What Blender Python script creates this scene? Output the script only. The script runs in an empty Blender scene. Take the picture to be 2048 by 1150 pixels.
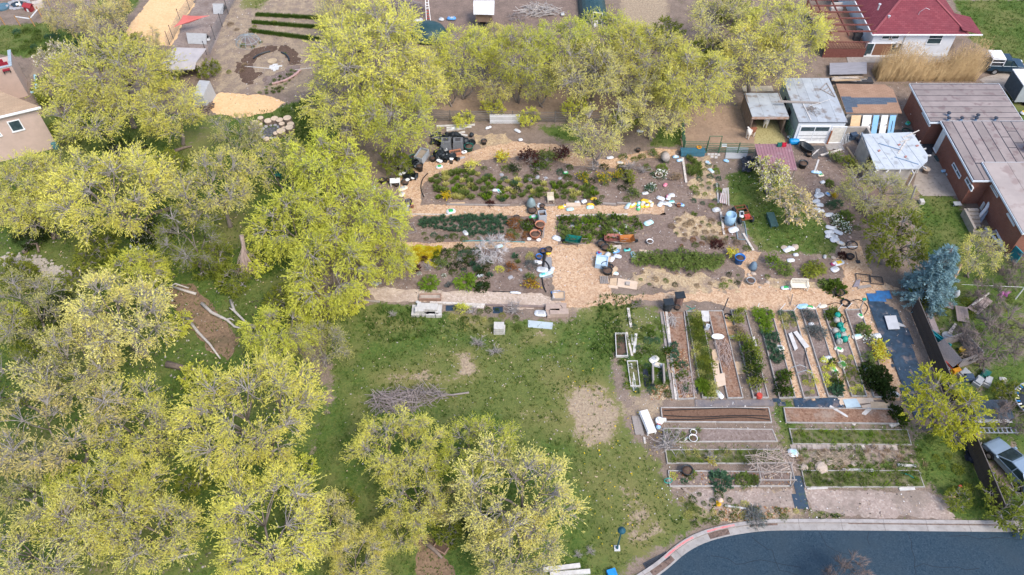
import bpy,math,random
import numpy as np
from mathutils import Vector,Matrix,noise as mnoise
from mathutils.geometry import tessellate_polygon
R=math.radians
SC=bpy.context.scene
COL=SC.collection
random.seed(7)
RNG=np.random.default_rng(7)
FPX,PITCH,CAMH=1593.0,R(50),54.0
cam_d=bpy.data.cameras.new('camera');cam=bpy.data.objects.new('camera',cam_d);COL.objects.link(cam)
cam.location=(0,0,CAMH);cam.rotation_euler=(R(90)-PITCH,0,0)
cam_d.sensor_width=36;cam_d.lens=36*FPX/2048;cam_d.clip_start=.5;cam_d.clip_end=3000
SC.camera=cam
SUN_EL,SUN_AZ=R(52),R(140)
wd=bpy.data.worlds.new('World');SC.world=wd;wd.use_nodes=True
nt=wd.node_tree;bg=nt.nodes['Background']
sky=nt.nodes.new('ShaderNodeTexSky');sky.sky_type='NISHITA';sky.sun_disc=False
sky.sun_elevation=SUN_EL;sky.sun_rotation=SUN_AZ;sky.dust_density=2.0;sky.air_density=1.0;sky.ozone_density=1.0
nt.links.new(sky.outputs[0],bg.inputs[0]);bg.inputs[1].default_value=.15
sd=bpy.data.lights.new('sun','SUN');so=bpy.data.objects.new('sun',sd);COL.objects.link(so)
sd.energy=1.45;sd.angle=R(22);sd.color=(1,.93,.84)
so.location=(30,-30,80)
sdir=Vector((math.sin(SUN_AZ)*math.cos(SUN_EL),math.cos(SUN_AZ)*math.cos(SUN_EL),math.sin(SUN_EL)))
so.rotation_euler=sdir.to_track_quat('Z','Y').to_euler()
SC.view_settings.view_transform='Standard';SC.view_settings.look='None'
SC.view_settings.gamma=1;SC.view_settings.use_curve_mapping=False
SC.view_settings.exposure=1.03
SC.cycles.max_bounces=9;SC.cycles.diffuse_bounces=6;SC.cycles.transmission_bounces=6
SC.cycles.use_denoising=True
_f=np.array([0,math.cos(PITCH),-math.sin(PITCH)]);_u=np.array([0,math.sin(PITCH),math.cos(PITCH)])
def G(px,py,z=0.0):
 d=_f+(px-1024)/FPX*np.array([1,0,0])-(py-575)/FPX*_u
 t=(z-CAMH)/d[2]
 return Vector((t*d[0],t*d[1],z))
def PXM(px,py,z=0.0):
 return FPX/(G(px,py,z)-Vector((0,0,CAMH))).length
def heading(a,b):
 d=G(*b)-G(*a);return math.atan2(d.y,d.x)
def rnd(a,b):return random.uniform(a,b)
MATS={}
def M(name,a,b=None,sc=3.0,det=5,rough=.85,bump=0.0,metal=0,rand=0.0,lo=.35,hi=.65,stretch=None,trans=0,spec=.3,c=None,csc=20,camt=.3):
 if name in MATS:return MATS[name]
 m=bpy.data.materials.new(name);m.use_nodes=True;MATS[name]=m
 n=m.node_tree.nodes;l=m.node_tree.links;p=n['Principled BSDF']
 b=b or tuple(x*.75 for x in a)
 tc=n.new('ShaderNodeTexCoord');src=tc.outputs['Object']
 if stretch:
  mp=n.new('ShaderNodeMapping');mp.inputs['Scale'].default_value=stretch;l.new(src,mp.inputs[0]);src=mp.outputs[0]
 nz=n.new('ShaderNodeTexNoise');nz.inputs['Scale'].default_value=sc;nz.inputs['Detail'].default_value=det;nz.inputs['Roughness'].default_value=.65
 l.new(src,nz.inputs['Vector'])
 mr=n.new('ShaderNodeMapRange');mr.inputs[1].default_value=lo;mr.inputs[2].default_value=hi;l.new(nz.outputs[0],mr.inputs[0])
 mx=n.new('ShaderNodeMix');mx.data_type='RGBA';l.new(mr.outputs[0],mx.inputs[0])
 mx.inputs[6].default_value=(*a,1);mx.inputs[7].default_value=(*b,1);out=mx.outputs[2]
 if c:
  n2=n.new('ShaderNodeTexNoise');n2.inputs['Scale'].default_value=csc;n2.inputs['Detail'].default_value=3;l.new(src,n2.inputs['Vector'])
  r2=n.new('ShaderNodeMapRange');r2.inputs[1].default_value=.55;r2.inputs[2].default_value=.68;r2.inputs[4].default_value=camt*2;l.new(n2.outputs[0],r2.inputs[0])
  m2=n.new('ShaderNodeMix');m2.data_type='RGBA';l.new(r2.outputs[0],m2.inputs[0]);l.new(out,m2.inputs[6]);m2.inputs[7].default_value=(*c,1);out=m2.outputs[2]
 if rand:
  oi=n.new('ShaderNodeObjectInfo');hs=n.new('ShaderNodeHueSaturation')
  r1=n.new('ShaderNodeMapRange');r1.inputs[3].default_value=1-rand;r1.inputs[4].default_value=1+rand;l.new(oi.outputs['Random'],r1.inputs[0]);l.new(r1.outputs[0],hs.inputs['Value'])
  ml=n.new('ShaderNodeMath');ml.operation='MULTIPLY_ADD';ml.inputs[1].default_value=rand*.08;ml.inputs[2].default_value=.5-rand*.04
  fr=n.new('ShaderNodeMath');fr.operation='FRACT';m7=n.new('ShaderNodeMath');m7.operation='MULTIPLY';m7.inputs[1].default_value=7.13
  l.new(oi.outputs['Random'],m7.inputs[0]);l.new(m7.outputs[0],fr.inputs[0]);l.new(fr.outputs[0],ml.inputs[0]);l.new(ml.outputs[0],hs.inputs['Hue'])
  l.new(out,hs.inputs['Color']);out=hs.outputs[0]
 l.new(out,p.inputs['Base Color']);p.inputs['Roughness'].default_value=rough;p.inputs['Metallic'].default_value=metal
 p.inputs['Specular IOR Level'].default_value=spec
 if bump:
  bp=n.new('ShaderNodeBump');bp.inputs['Strength'].default_value=bump;bp.inputs['Distance'].default_value=.05
  l.new(nz.outputs[0],bp.inputs['Height']);l.new(bp.outputs[0],p.inputs['Normal'])
 if trans:
  tr=n.new('ShaderNodeBsdfTranslucent');l.new(out,tr.inputs[0]);ms=n.new('ShaderNodeMixShader');ms.inputs[0].default_value=trans
  l.new(p.outputs[0],ms.inputs[1]);l.new(tr.outputs[0],ms.inputs[2]);l.new(ms.outputs[0],n['Material Output'].inputs[0])
 return m
def loose_mat(name,cols,vsc,nsc=.25,bump=.5,rough=.95,tint=None,tlo=.45,thi=.65,dark=None):
 """chips / soil / gravel: voronoi cells each take one of several colours, patchy large-scale tint"""
 m=bpy.data.materials.new(name);m.use_nodes=True;MATS[name]=m
 n=m.node_tree.nodes;l=m.node_tree.links;p=n['Principled BSDF'];p.inputs['Roughness'].default_value=rough;p.inputs['Specular IOR Level'].default_value=.15
 g=n.new('ShaderNodeNewGeometry')
 nw=n.new('ShaderNodeTexNoise');nw.inputs['Scale'].default_value=vsc*.6;l.new(g.outputs['Position'],nw.inputs['Vector'])
 ad=n.new('ShaderNodeMix');ad.data_type='VECTOR';ad.inputs[0].default_value=.06;l.new(g.outputs['Position'],ad.inputs[4]);l.new(nw.outputs['Color'],ad.inputs[5])
 v=n.new('ShaderNodeTexVoronoi');v.inputs['Scale'].default_value=vsc;l.new(ad.outputs[1],v.inputs['Vector'])
 sp=n.new('ShaderNodeSeparateColor');l.new(v.outputs['Color'],sp.inputs[0])
 cr=n.new('ShaderNodeValToRGB');e=cr.color_ramp.elements
 while len(e)<len(cols):e.new(.5)
 for i,c in enumerate(cols):e[i].position=i/(len(cols)-1);e[i].color=(*c,1)
 l.new(sp.outputs[0],cr.inputs[0]);out=cr.outputs[0]
 if tint:
  nz=n.new('ShaderNodeTexNoise');nz.inputs['Scale'].default_value=nsc;nz.inputs['Detail'].default_value=7;nz.inputs['Roughness'].default_value=.7;l.new(g.outputs['Position'],nz.inputs['Vector'])
  mr=n.new('ShaderNodeMapRange');mr.inputs[1].default_value=tlo;mr.inputs[2].default_value=thi;mr.inputs[4].default_value=.8;l.new(nz.outputs[0],mr.inputs[0])
  mx=n.new('ShaderNodeMix');mx.data_type='RGBA';l.new(mr.outputs[0],mx.inputs[0]);l.new(out,mx.inputs[6]);mx.inputs[7].default_value=(*tint,1);out=mx.outputs[2]
 if dark:
  n3=n.new('ShaderNodeTexNoise');n3.inputs['Scale'].default_value=1.7;n3.inputs['Detail'].default_value=8;n3.inputs['Roughness'].default_value=.75;l.new(g.outputs['Position'],n3.inputs['Vector'])
  r3=n.new('ShaderNodeMapRange');r3.inputs[1].default_value=.52;r3.inputs[2].default_value=.66;r3.inputs[4].default_value=.85;l.new(n3.outputs[0],r3.inputs[0])
  m3=n.new('ShaderNodeMix');m3.data_type='RGBA';l.new(r3.outputs[0],m3.inputs[0]);l.new(out,m3.inputs[6]);m3.inputs[7].default_value=(*dark,1);out=m3.outputs[2]
 l.new(out,p.inputs['Base Color'])
 bp=n.new('ShaderNodeBump');bp.inputs['Strength'].default_value=bump;bp.inputs['Distance'].default_value=.06;l.new(sp.outputs[1],bp.inputs['Height']);l.new(bp.outputs[0],p.inputs['Normal'])
 return m
def course_mat(name,a,b,mortar,scale,bw,rh,axes='xy',msize=.02,bump=.3,tint=None):
 """courses of bricks or shingles too small to pick apart"""
 m=bpy.data.materials.new(name);m.use_nodes=True;MATS[name]=m
 n=m.node_tree.nodes;l=m.node_tree.links;p=n['Principled BSDF'];p.inputs['Roughness'].default_value=.9;p.inputs['Specular IOR Level'].default_value=.15
 tc=n.new('ShaderNodeTexCoord');sx=n.new('ShaderNodeSeparateXYZ');cx=n.new('ShaderNodeCombineXYZ');l.new(tc.outputs['Object'],sx.inputs[0])
 if axes=='wall':
  ad=n.new('ShaderNodeMath');ad.operation='ADD';l.new(sx.outputs[0],ad.inputs[0]);l.new(sx.outputs[1],ad.inputs[1]);l.new(ad.outputs[0],cx.inputs[0]);l.new(sx.outputs[2],cx.inputs[1])
 else:
  l.new(sx.outputs['xyz'.index(axes[0])],cx.inputs[0]);l.new(sx.outputs['xyz'.index(axes[1])],cx.inputs[1])
 br=n.new('ShaderNodeTexBrick');br.inputs['Scale'].default_value=scale;br.inputs['Brick Width'].default_value=bw;br.inputs['Row Height'].default_value=rh;br.inputs['Mortar Size'].default_value=msize
 br.inputs['Color1'].default_value=(*a,1);br.inputs['Color2'].default_value=(*b,1);br.inputs['Mortar'].default_value=(*mortar,1);l.new(cx.outputs[0],br.inputs['Vector'])
 nz=n.new('ShaderNodeTexNoise');nz.inputs['Scale'].default_value=.8;nz.inputs['Detail'].default_value=8;l.new(tc.outputs['Object'],nz.inputs['Vector'])
 mr=n.new('ShaderNodeMapRange');mr.inputs[1].default_value=.4;mr.inputs[2].default_value=.7;mr.inputs[4].default_value=.5;l.new(nz.outputs[0],mr.inputs[0])
 mx=n.new('ShaderNodeMix');mx.data_type='RGBA';l.new(mr.outputs[0],mx.inputs[0]);l.new(br.outputs[0],mx.inputs[6]);mx.inputs[7].default_value=(*(tint or tuple(x*.7 for x in a)),1)
 l.new(mx.outputs[2],p.inputs['Base Color'])
 bp=n.new('ShaderNodeBump');bp.inputs['Strength'].default_value=bump;bp.inputs['Distance'].default_value=.02;bp.invert=True;l.new(br.outputs['Fac'],bp.inputs['Height']);l.new(bp.outputs[0],p.inputs['Normal'])
 return m
class MB:
 def __init__(s):s.v=[];s.f=[];s.mi=[];s.cur=0
 def add(s,vs,fs):
  o=len(s.v);s.v+=[tuple(v)for v in vs];s.f+=[tuple(i+o for i in f)for f in fs];s.mi+=[s.cur]*len(fs);return s
 def slot(s,i):s.cur=i;return s
 def box(s,x0,x1,y0,y1,z0,z1,m=None):
  vs=[Vector(p)for p in((x0,y0,z0),(x1,y0,z0),(x1,y1,z0),(x0,y1,z0),(x0,y0,z1),(x1,y0,z1),(x1,y1,z1),(x0,y1,z1))]
  if m is not None:vs=[m@v for v in vs]
  return s.add(vs,[(0,3,2,1),(4,5,6,7),(0,1,5,4),(1,2,6,5),(2,3,7,6),(3,0,4,7)])
 def bar(s,a,b,w,h,up=(0,0,1)):
  a=Vector(a);b=Vector(b);d=(b-a);L=d.length;d.normalize();u=Vector(up)
  sd_=d.cross(u)
  if sd_.length<1e-3:sd_=d.cross(Vector((1,0,0)))
  sd_.normalize();u=sd_.cross(d)
  vs=[]
  for q in(a,b):
   for i,j in((-1,-1),(1,-1),(1,1),(-1,1)):vs.append(q+sd_*(i*w/2)+u*(j*h/2))
  return s.add(vs,[(0,1,2,3),(7,6,5,4),(0,4,5,1),(1,5,6,2),(2,6,7,3),(3,7,4,0)])
 def tube(s,pts,r,n=6,cap=True):
  pts=[Vector(p)for p in pts];rs=r if isinstance(r,(list,tuple))else[r]*len(pts)
  vs=[];fs=[];prev=None
  for i,p in enumerate(pts):
   d=(pts[min(i+1,len(pts)-1)]-pts[max(i-1,0)]).normalized()
   if prev is None:prev=d.orthogonal().normalized()
   x=prev-d*prev.dot(d)
   x=x.normalized()if x.length>1e-5 else d.orthogonal().normalized()
   prev=x;y=d.cross(x)
   for k in range(n):
    t=2*math.pi*k/n;vs.append(p+(x*math.cos(t)+y*math.sin(t))*rs[i])
  for i in range(len(pts)-1):
   for k in range(n):
    a=i*n+k;b=i*n+(k+1)%n;fs.append((a,b,b+n,a+n))
  if cap:fs.append(tuple(reversed(range(n))));fs.append(tuple(range(len(vs)-n,len(vs))))
  return s.add(vs,fs)
 def lathe(s,prof,n=14,c=(0,0,0),m=None,sx=1,sy=1):
  vs=[];fs=[]
  for r,z in prof:
   for k in range(n):
    t=2*math.pi*k/n;v=Vector((c[0]+r*math.cos(t)*sx,c[1]+r*math.sin(t)*sy,c[2]+z));vs.append(m@v if m is not None else v)
  for i in range(len(prof)-1):
   for k in range(n):
    a=i*n+k;b=i*n+(k+1)%n;fs.append((a,b,b+n,a+n))
  fs.append(tuple(reversed(range(n))));fs.append(tuple(range(len(vs)-n,len(vs))))
  return s.add(vs,fs)
 def prism(s,poly,z0,z1,m=None):
  n=len(poly);vs=[Vector((p[0],p[1],z0))for p in poly]+[Vector((p[0],p[1],z1))for p in poly]
  if m is not None:vs=[m@v for v in vs]
  fs=[tuple(reversed(range(n))),tuple(range(n,2*n))]+[(i,(i+1)%n,n+(i+1)%n,n+i)for i in range(n)]
  return s.add(vs,fs)
 def slab(s,top,th):
  n=len(top);vs=[Vector(p)for p in top]+[Vector(p)-Vector((0,0,th))for p in top]
  fs=[tuple(range(n)),tuple(reversed(range(n,2*n)))]+[(i,n+i,n+(i+1)%n,(i+1)%n)for i in range(n)]
  return s.add(vs,fs)
 def mesh(s,name,mats,smooth=False):
  me=bpy.data.meshes.new(name);me.from_pydata(s.v,[],s.f)
  for m in(mats if isinstance(mats,(list,tuple))else[mats]):me.materials.append(m)
  if any(s.mi):me.polygons.foreach_set('material_index',s.mi)
  if smooth:me.polygons.foreach_set('use_smooth',[True]*len(s.f))
  me.update();return me
def obj(name,mb,mat,parent=None,smooth=False,loc=None,rz=0,label=None):
 me=mb.mesh(name,mat,smooth)if isinstance(mb,MB)else mb
 o=bpy.data.objects.new(name,me);COL.objects.link(o)
 if parent:o.parent=parent
 if loc is not None:o.location=loc
 o.rotation_euler.z=rz
 if label:o['label']=label
 return o
def tag(o,label,cat,group=None):
 o['label']=label;o['category']=cat
 if group:o['group']=group
 return o
def thing(name,label,cat,loc=(0,0,0),rz=0,group=None):
 o=bpy.data.objects.new(name,None);COL.objects.link(o);o.empty_display_size=.2
 o.location=loc;o.rotation_euler.z=rz;return tag(o,label,cat,group)
def one(name,mb,mat,label,cat,loc=(0,0,0),rz=0,group=None,smooth=False):
 return tag(obj(name,mb,mat,None,smooth,loc,rz),label,cat,group)
def struct(name,mb,mat,parent=None,smooth=False):
 o=obj(name,mb,mat,parent,smooth)
 if not parent:o['kind']='structure'
 return o
def stuff(o):o['kind']='stuff';return o
KIDS={}
def dup(o,loc,rz=0,scale=1.0,label=None,group=None,mats=None):
 r=o.copy();COL.objects.link(r);r.location=loc;r.rotation_euler=(0,0,rz)
 r.scale=scale if isinstance(scale,(tuple,list))else(scale,)*3
 if label:r['label']=label
 if group:r['group']=group
 if o.name not in KIDS:KIDS[o.name]=[(c,list(c.children))for c in o.children]
 for c,gs in KIDS[o.name]:
  k=c.copy();COL.objects.link(k);k.parent=r
  if mats and c.name.split('.')[0]in mats and k.data:
   for i,mm in enumerate(mats[c.name.split('.')[0]]):
    if mm:k.material_slots[i].link='OBJECT';k.material_slots[i].material=mm
  for g in gs:
   d=g.copy();COL.objects.link(d);d.parent=k
 if mats and r.data and '' in mats:
  for i,mm in enumerate(mats['']):
   if mm:r.material_slots[i].link='OBJECT';r.material_slots[i].material=mm
 return r
def np_mesh(name,V,F,mats,mi=None,smooth=False):
 me=bpy.data.meshes.new(name);k=F.shape[1]
 me.vertices.add(len(V));me.vertices.foreach_set('co',np.ascontiguousarray(V,dtype=np.float32).ravel())
 me.loops.add(F.size);me.loops.foreach_set('vertex_index',np.ascontiguousarray(F,dtype=np.int32).ravel())
 me.polygons.add(len(F));me.polygons.foreach_set('loop_start',np.arange(0,F.size,k,dtype=np.int32))
 for m in(mats if isinstance(mats,(list,tuple))else[mats]):me.materials.append(m)
 if mi is not None:me.polygons.foreach_set('material_index',np.ascontiguousarray(mi,dtype=np.int32))
 me.update(calc_edges=True);me.validate();return me
def fbm(x,y,s=1.0,o=4):
 return mnoise.fractal(Vector((x*s,y*s,3.7)),1.0,2.0,o)
def wob(poly,step=.16,amp=.2,s=.9):
 out=[];n=len(poly)
 for i in range(n):
  a=poly[i];b=poly[(i+1)%n];L=(b-a).length;k=max(1,int(L/step))
  for j in range(k):
   p=a.lerp(b,j/k);q=p.copy();h_=amp*.45
   q.x+=amp*fbm(p.x,p.y,s)+h_*fbm(p.x+5,p.y,4.1,2);q.y+=amp*fbm(p.x+31,p.y+17,s)+h_*fbm(p.x,p.y+9,4.1,2);out.append(q)
 return out
def sheet(name,px,z,mat,amp=.2,kind='structure',parent=None,world=False,step=.16):
 poly=[Vector((p[0],p[1],0))if world else G(*p)for p in px]
 if amp:poly=wob(poly,step,amp)
 for p in poly:p.z=z
 tri=tessellate_polygon([poly]);mb=MB()
 mb.add(poly,[t if(poly[t[1]]-poly[t[0]]).cross(poly[t[2]]-poly[t[0]]).z>0 else t[::-1]for t in tri])
 o=obj(name,mb,mat,parent)
 if kind:o['kind']=kind
 return o
def pip(poly,X,Y):
 inside=np.zeros(X.shape,bool);n=len(poly);j=n-1
 for i in range(n):
  xi,yi=poly[i][0],poly[i][1];xj,yj=poly[j][0],poly[j][1]
  c=((yi>Y)!=(yj>Y))&(X<(xj-xi)*(Y-yi)/(yj-yi+1e-12)+xi);inside^=c;j=i
 return inside
def dist_edge(poly,X,Y):
 D=np.full(X.shape,1e9);n=len(poly)
 for i in range(n):
  ax,ay=poly[i][0],poly[i][1];bx,by=poly[(i+1)%n][0],poly[(i+1)%n][1]
  dx,dy=bx-ax,by-ay;t=np.clip(((X-ax)*dx+(Y-ay)*dy)/(dx*dx+dy*dy+1e-12),0,1)
  D=np.minimum(D,np.hypot(X-ax-t*dx,Y-ay-t*dy))
 return D
# ================================================================ GROUND
LAWNS=[
 ([(640,640),(760,603),(840,612),(1000,640),(1140,640),(1190,588),(1290,590),(1275,640),(1240,650),(1222,760),(1262,870),(1320,930),(1340,980),(1400,1058),(1290,1112),(1230,1160),(560,1160),(620,900),(670,780)],1.0),
 ([(1455,350),(1530,325),(1600,400),(1650,440),(1675,490),(1660,512),(1600,503),(1520,503),(1500,470),(1480,430),(1460,400)],1.15),
 ([(1838,390),(1905,392),(1915,410),(1965,470),(1965,520),(1850,520),(1828,440)],1.1),
 ([(1825,860),(1900,860),(1990,960),(2060,1000),(2060,1042),(1908,1042),(1900,1000),(1850,970),(1830,900)],1.0),
 ([(1910,0),(2060,0),(2060,130),(1990,110),(1935,75)],1.1),
 ([(440,232),(560,215),(640,190),(660,300),(560,330),(450,300)],1.2),
 ([(1325,255),(1365,255),(1366,292),(1300,292)],1.2),
 ([(1070,250),(1160,250),(1190,300),(1100,275)],.9),
 ([(-20,52),(90,45),(170,70),(160,110),(60,115),(-20,108)],1.0),
 ([(140,200),(330,250),(400,320),(300,330),(140,300)],1.0),
 ([(200,-20),(300,-20),(250,40),(180,40)],.9),
 ([(480,-20),(560,-20),(520,20),(480,18)],.8),
 ([(1545,800),(1590,800),(1600,870),(1580,900),(1560,900),(1552,850)],.95),
 ([(1560,848),(1840,850),(1840,862),(1575,862)],.8),([(1580,860),(1815,862),(1825,890),(1585,889)],.85),
 ([(1330,860),(1400,858),(1400,884),(1330,886)],.9),([(1350,886),(1560,884),(1560,905),(1350,903)],.55),
 ([(1380,902),(1560,900),(1560,926),(1400,926)],.62),([(1600,925),(1850,915),(1850,945),(1600,945)],.8),([(1605,944),(1835,942),(1845,974),(1612,974)],.9),
 ([(1225,610),(1320,610),(1340,700),(1350,790),(1260,800),(1225,700)],.72),
 ([(1340,990),(1400,1000),(1440,1042),(1390,1060)],.75),([(1660,1015),(1700,1030),(1640,1042),(1610,1020)],.9),
 ([(1830,590),(2060,570),(2060,860),(1990,960),(1900,800)],.66),
 ([(-20,300),(560,300),(560,640),(660,780),(600,1160),(-20,1160)],.8),
 ([(500,330),(640,430),(640,560),(520,560)],1.1),([(330,770),(400,700),(460,720),(420,900),(330,1000)],1.15),([(470,590),(560,600),(540,680),(440,640)],1.1),
]
DRY=[
 ([(735,745),(860,728),(890,745),(960,750),(950,768),(860,775),(750,772)],.92),([(902,710),(945,708),(965,752),(925,758)],1.35),([(860,705),(885,703),(888,716),(862,718)],1.1),([(760,640),(840,640),(835,660),(790,660)],.8),([(1000,820),(1060,800),(1200,850),(1150,880),(1050,850)],.7),([(1130,770),(1200,765),(1230,790),(1250,830),(1230,890),(1180,900),(1150,880),(1125,810)],1.15),
 ([(1225,930),(1250,930),(1345,1060),(1290,1115),(1250,1050),(1230,980)],.85),([(1150,860),(1290,840),(1360,1010),(1300,1115),(1180,1110)],.42),([(720,725),(1010,690),(1210,770),(1120,850),(800,800)],.36),([(1250,1040),(1300,1070),(1310,1100),(1250,1090)],1.1),
 ([(1080,650),(1110,668),(1100,682),(1055,680)],1.0),([(910,620),(980,640),(990,665),(930,660)],.8),([(1190,600),(1300,600),(1280,700),(1240,700)],.5),([(1240,770),(1340,780),(1320,860),(1250,860)],.6),
 ([(860,580),(1200,640),(1190,590),(1130,600)],.7),([(690,780),(730,790),(740,870),(715,860)],.8),([(420,-20),(660,-20),(640,190),(420,190)],.55),([(1240,-20),(1340,-20),(1330,80),(1240,60)],.9),
 ([(60,110),(170,95),(120,200),(50,180)],.6),([(1370,975),(1600,975),(1600,1045),(1370,1050)],.75),
]
xs=np.concatenate([[-600,-300,-160,-110,-88],np.arange(-78,78.1,.5),[88,110,160,300,600]])
ys=np.concatenate([[-300,-100,-30,4],np.arange(10,112.1,.5),[125,160,250,400,700]])
GX,GY=np.meshgrid(xs,ys);gfl=np.full(GX.shape,.22);dfl=np.zeros(GX.shape)
gfl[(GX<-18)&(GY<70)]=.7;gfl[(GX>38)&(GY<50)]=.75;gfl[(GY<20)|(np.abs(GX)>70)|(GY>100)]=.75;gfl[(GX>54)&(GY<74)]=.75
for px,w in LAWNS:
 p=[G(*q)for q in px];ins=pip(p,GX,GY);d=dist_edge(p,GX,GY)*np.where(ins,1,-1);gfl=np.maximum(gfl,w*np.clip(.5+d/1.6,0,1))
for px,w in DRY:
 p=[G(*q)for q in px];ins=pip(p,GX,GY);d=dist_edge(p,GX,GY)*np.where(ins,1,-1);dfl=np.maximum(dfl,w*np.clip(.5+d/2.0,0,1))
nx,ny=len(xs),len(ys)
idx=np.arange(nx*ny).reshape(ny,nx)
Fq=np.stack([idx[:-1,:-1],idx[:-1,1:],idx[1:,1:],idx[1:,:-1]],-1).reshape(-1,4)
Vg=np.stack([GX,GY,np.zeros(GX.shape)],-1).reshape(-1,3)
def ground_material():
 m=bpy.data.materials.new('ground');m.use_nodes=True;n=m.node_tree.nodes;l=m.node_tree.links;p=n['Principled BSDF']
 p.inputs['Roughness'].default_value=.95;p.inputs['Specular IOR Level'].default_value=.1
 g=n.new('ShaderNodeNewGeometry');pos=g.outputs['Position']
 def noise(sc,det=6,ro=.65):
  z=n.new('ShaderNodeTexNoise');z.inputs['Scale'].default_value=sc;z.inputs['Detail'].default_value=det;z.inputs['Roughness'].default_value=ro;l.new(pos,z.inputs['Vector']);return z.outputs[0]
 def mrange(v,a,b,c=0,d=1):
  r=n.new('ShaderNodeMapRange');r.inputs[1].default_value=a;r.inputs[2].default_value=b;r.inputs[3].default_value=c;r.inputs[4].default_value=d;l.new(v,r.inputs[0]);return r.outputs[0]
 def math_(op,a,b):
  q=n.new('ShaderNodeMath');q.operation=op
  for i,v in enumerate((a,b)):
   if isinstance(v,(int,float)):q.inputs[i].default_value=v
   else:l.new(v,q.inputs[i])
  return q.outputs[0]
 def mix(f,a,b):
  x=n.new('ShaderNodeMix');x.data_type='RGBA';l.new(f,x.inputs[0])
  for s_,v in((6,a),(7,b)):
   if isinstance(v,tuple):x.inputs[s_].default_value=(*v,1)
   else:l.new(v,x.inputs[s_])
  return x.outputs[2]
 def attr(k):
  a=n.new('ShaderNodeAttribute');a.attribute_name=k;return a.outputs['Fac']
 big,mid,fine,vf=noise(.16,5),noise(.9,7,.7),noise(5,6,.7),noise(16,4,.7)
 dirt=mix(mrange(mid,.38,.62),(.25,.19,.152),(.155,.115,.092))
 dirt=mix(mrange(vf,.5,.62,0,.75),dirt,(.34,.275,.22))
 straw=mix(mrange(fine,.4,.6),(.44,.345,.24),(.27,.205,.145))
 straw=mix(mrange(vf,.56,.7,0,.6),straw,(.55,.46,.36))
 gr=mix(mrange(mid,.36,.64),(.042,.088,.017),(.085,.14,.032))
 gr=mix(mrange(fine,.45,.68,0,.8),gr,(.15,.18,.042))
 gr=mix(mrange(big,.46,.68,0,.6),gr,(.235,.20,.085))
 gr=mix(mrange(vf,.56,.72,0,.5),gr,(.30,.265,.14))
 jit=math_('ADD',math_('MULTIPLY',math_('SUBTRACT',mid,.5),1.5),math_('MULTIPLY',math_('SUBTRACT',fine,.5),1.1))
 fd=mrange(math_('ADD',attr('dry'),jit),.42,.58)
 fg=mrange(math_('ADD',attr('grass'),jit),.42,.62)
 yel=mrange(attr('dry'),.05,1.0,0,.75);gr=mix(yel,gr,(.25,.215,.085))
 base=mix(fd,dirt,straw)
 col=mix(fg,base,gr)
 fd2=mrange(math_('ADD',attr('dry'),math_('MULTIPLY',jit,1.3)),.74,.92)
 col=mix(fd2,col,straw)
 l.new(col,p.inputs['Base Color'])
 bp=n.new('ShaderNodeBump');bp.inputs['Strength'].default_value=.7;bp.inputs['Distance'].default_value=.12;l.new(math_('ADD',fine,math_('MULTIPLY',vf,.5)),bp.inputs['Height']);l.new(bp.outputs[0],p.inputs['Normal'])
 return m
gme=np_mesh('ground',Vg,Fq,ground_material())
for k,a in(('grass',gfl),('dry',dfl)):
 at=gme.attributes.new(k,'FLOAT','POINT');at.data.foreach_set('value',a.astype(np.float32).ravel())
go=obj('ground',gme,None);go['kind']='structure'
CHIPS=loose_mat('wood_chips',[(.365,.215,.125),(.505,.335,.21),(.60,.435,.295),(.44,.275,.165)],9,.3,.5,tint=(.33,.215,.145),tlo=.47,thi=.72)
PALECHIP=loose_mat('pale_chips',[(.36,.28,.22),(.52,.42,.34),(.44,.34,.27),(.60,.50,.42)],9,.4,.5,tint=(.30,.225,.18),tlo=.48,thi=.7)
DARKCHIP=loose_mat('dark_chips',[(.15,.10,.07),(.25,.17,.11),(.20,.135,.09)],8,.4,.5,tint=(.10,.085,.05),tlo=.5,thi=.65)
SOIL=loose_mat('garden_soil',[(.165,.118,.095),(.24,.177,.145),(.19,.14,.113),(.28,.212,.175)],7,.45,.6,tint=(.12,.085,.075),tlo=.45,thi=.7,dark=(.25,.2,.175))
DARKSOIL=loose_mat('dark_soil',[(.085,.055,.04),(.14,.092,.068),(.11,.072,.053)],9,.6,.6,tint=(.07,.045,.035),tlo=.5,thi=.7)
STRAW=loose_mat('straw',[(.42,.31,.18),(.54,.42,.27),(.34,.24,.145),(.48,.36,.22)],10,.9,.7,tint=(.24,.18,.145),tlo=.47,thi=.6)
SAND=loose_mat('sand',[(.68,.44,.23),(.74,.50,.28),(.64,.40,.20)],7,.5,.25,tint=(.58,.37,.19),tlo=.5,thi=.75)
PADDOCK=loose_mat('paddock_dirt',[(.29,.20,.14),(.33,.235,.165),(.26,.18,.125)],5,.35,.3,tint=(.21,.15,.11),tlo=.45,thi=.7)
GREYDIRT=loose_mat('grey_dirt',[(.22,.175,.155),(.30,.245,.215),(.26,.205,.18)],7,.4,.4,tint=(.165,.12,.1),tlo=.45,thi=.65)
HAY=loose_mat('hay',[(.33,.29,.13),(.42,.37,.18),(.27,.235,.10)],10,.5,.5)
GRAVEL=loose_mat('pale_gravel',[(.28,.215,.185),(.38,.305,.265),(.32,.25,.215),(.46,.38,.33)],9,.4,.5,tint=(.22,.18,.15),tlo=.45,thi=.6)
CONC=M('concrete',(.37,.345,.325),(.27,.25,.235),1.2,8,c=(.24,.21,.19),csc=3.5,bump=.15)
OLDCONC=M('old_concrete',(.40,.345,.295),(.30,.255,.215),.8,8,c=(.2,.17,.15),csc=3,bump=.15)
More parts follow.
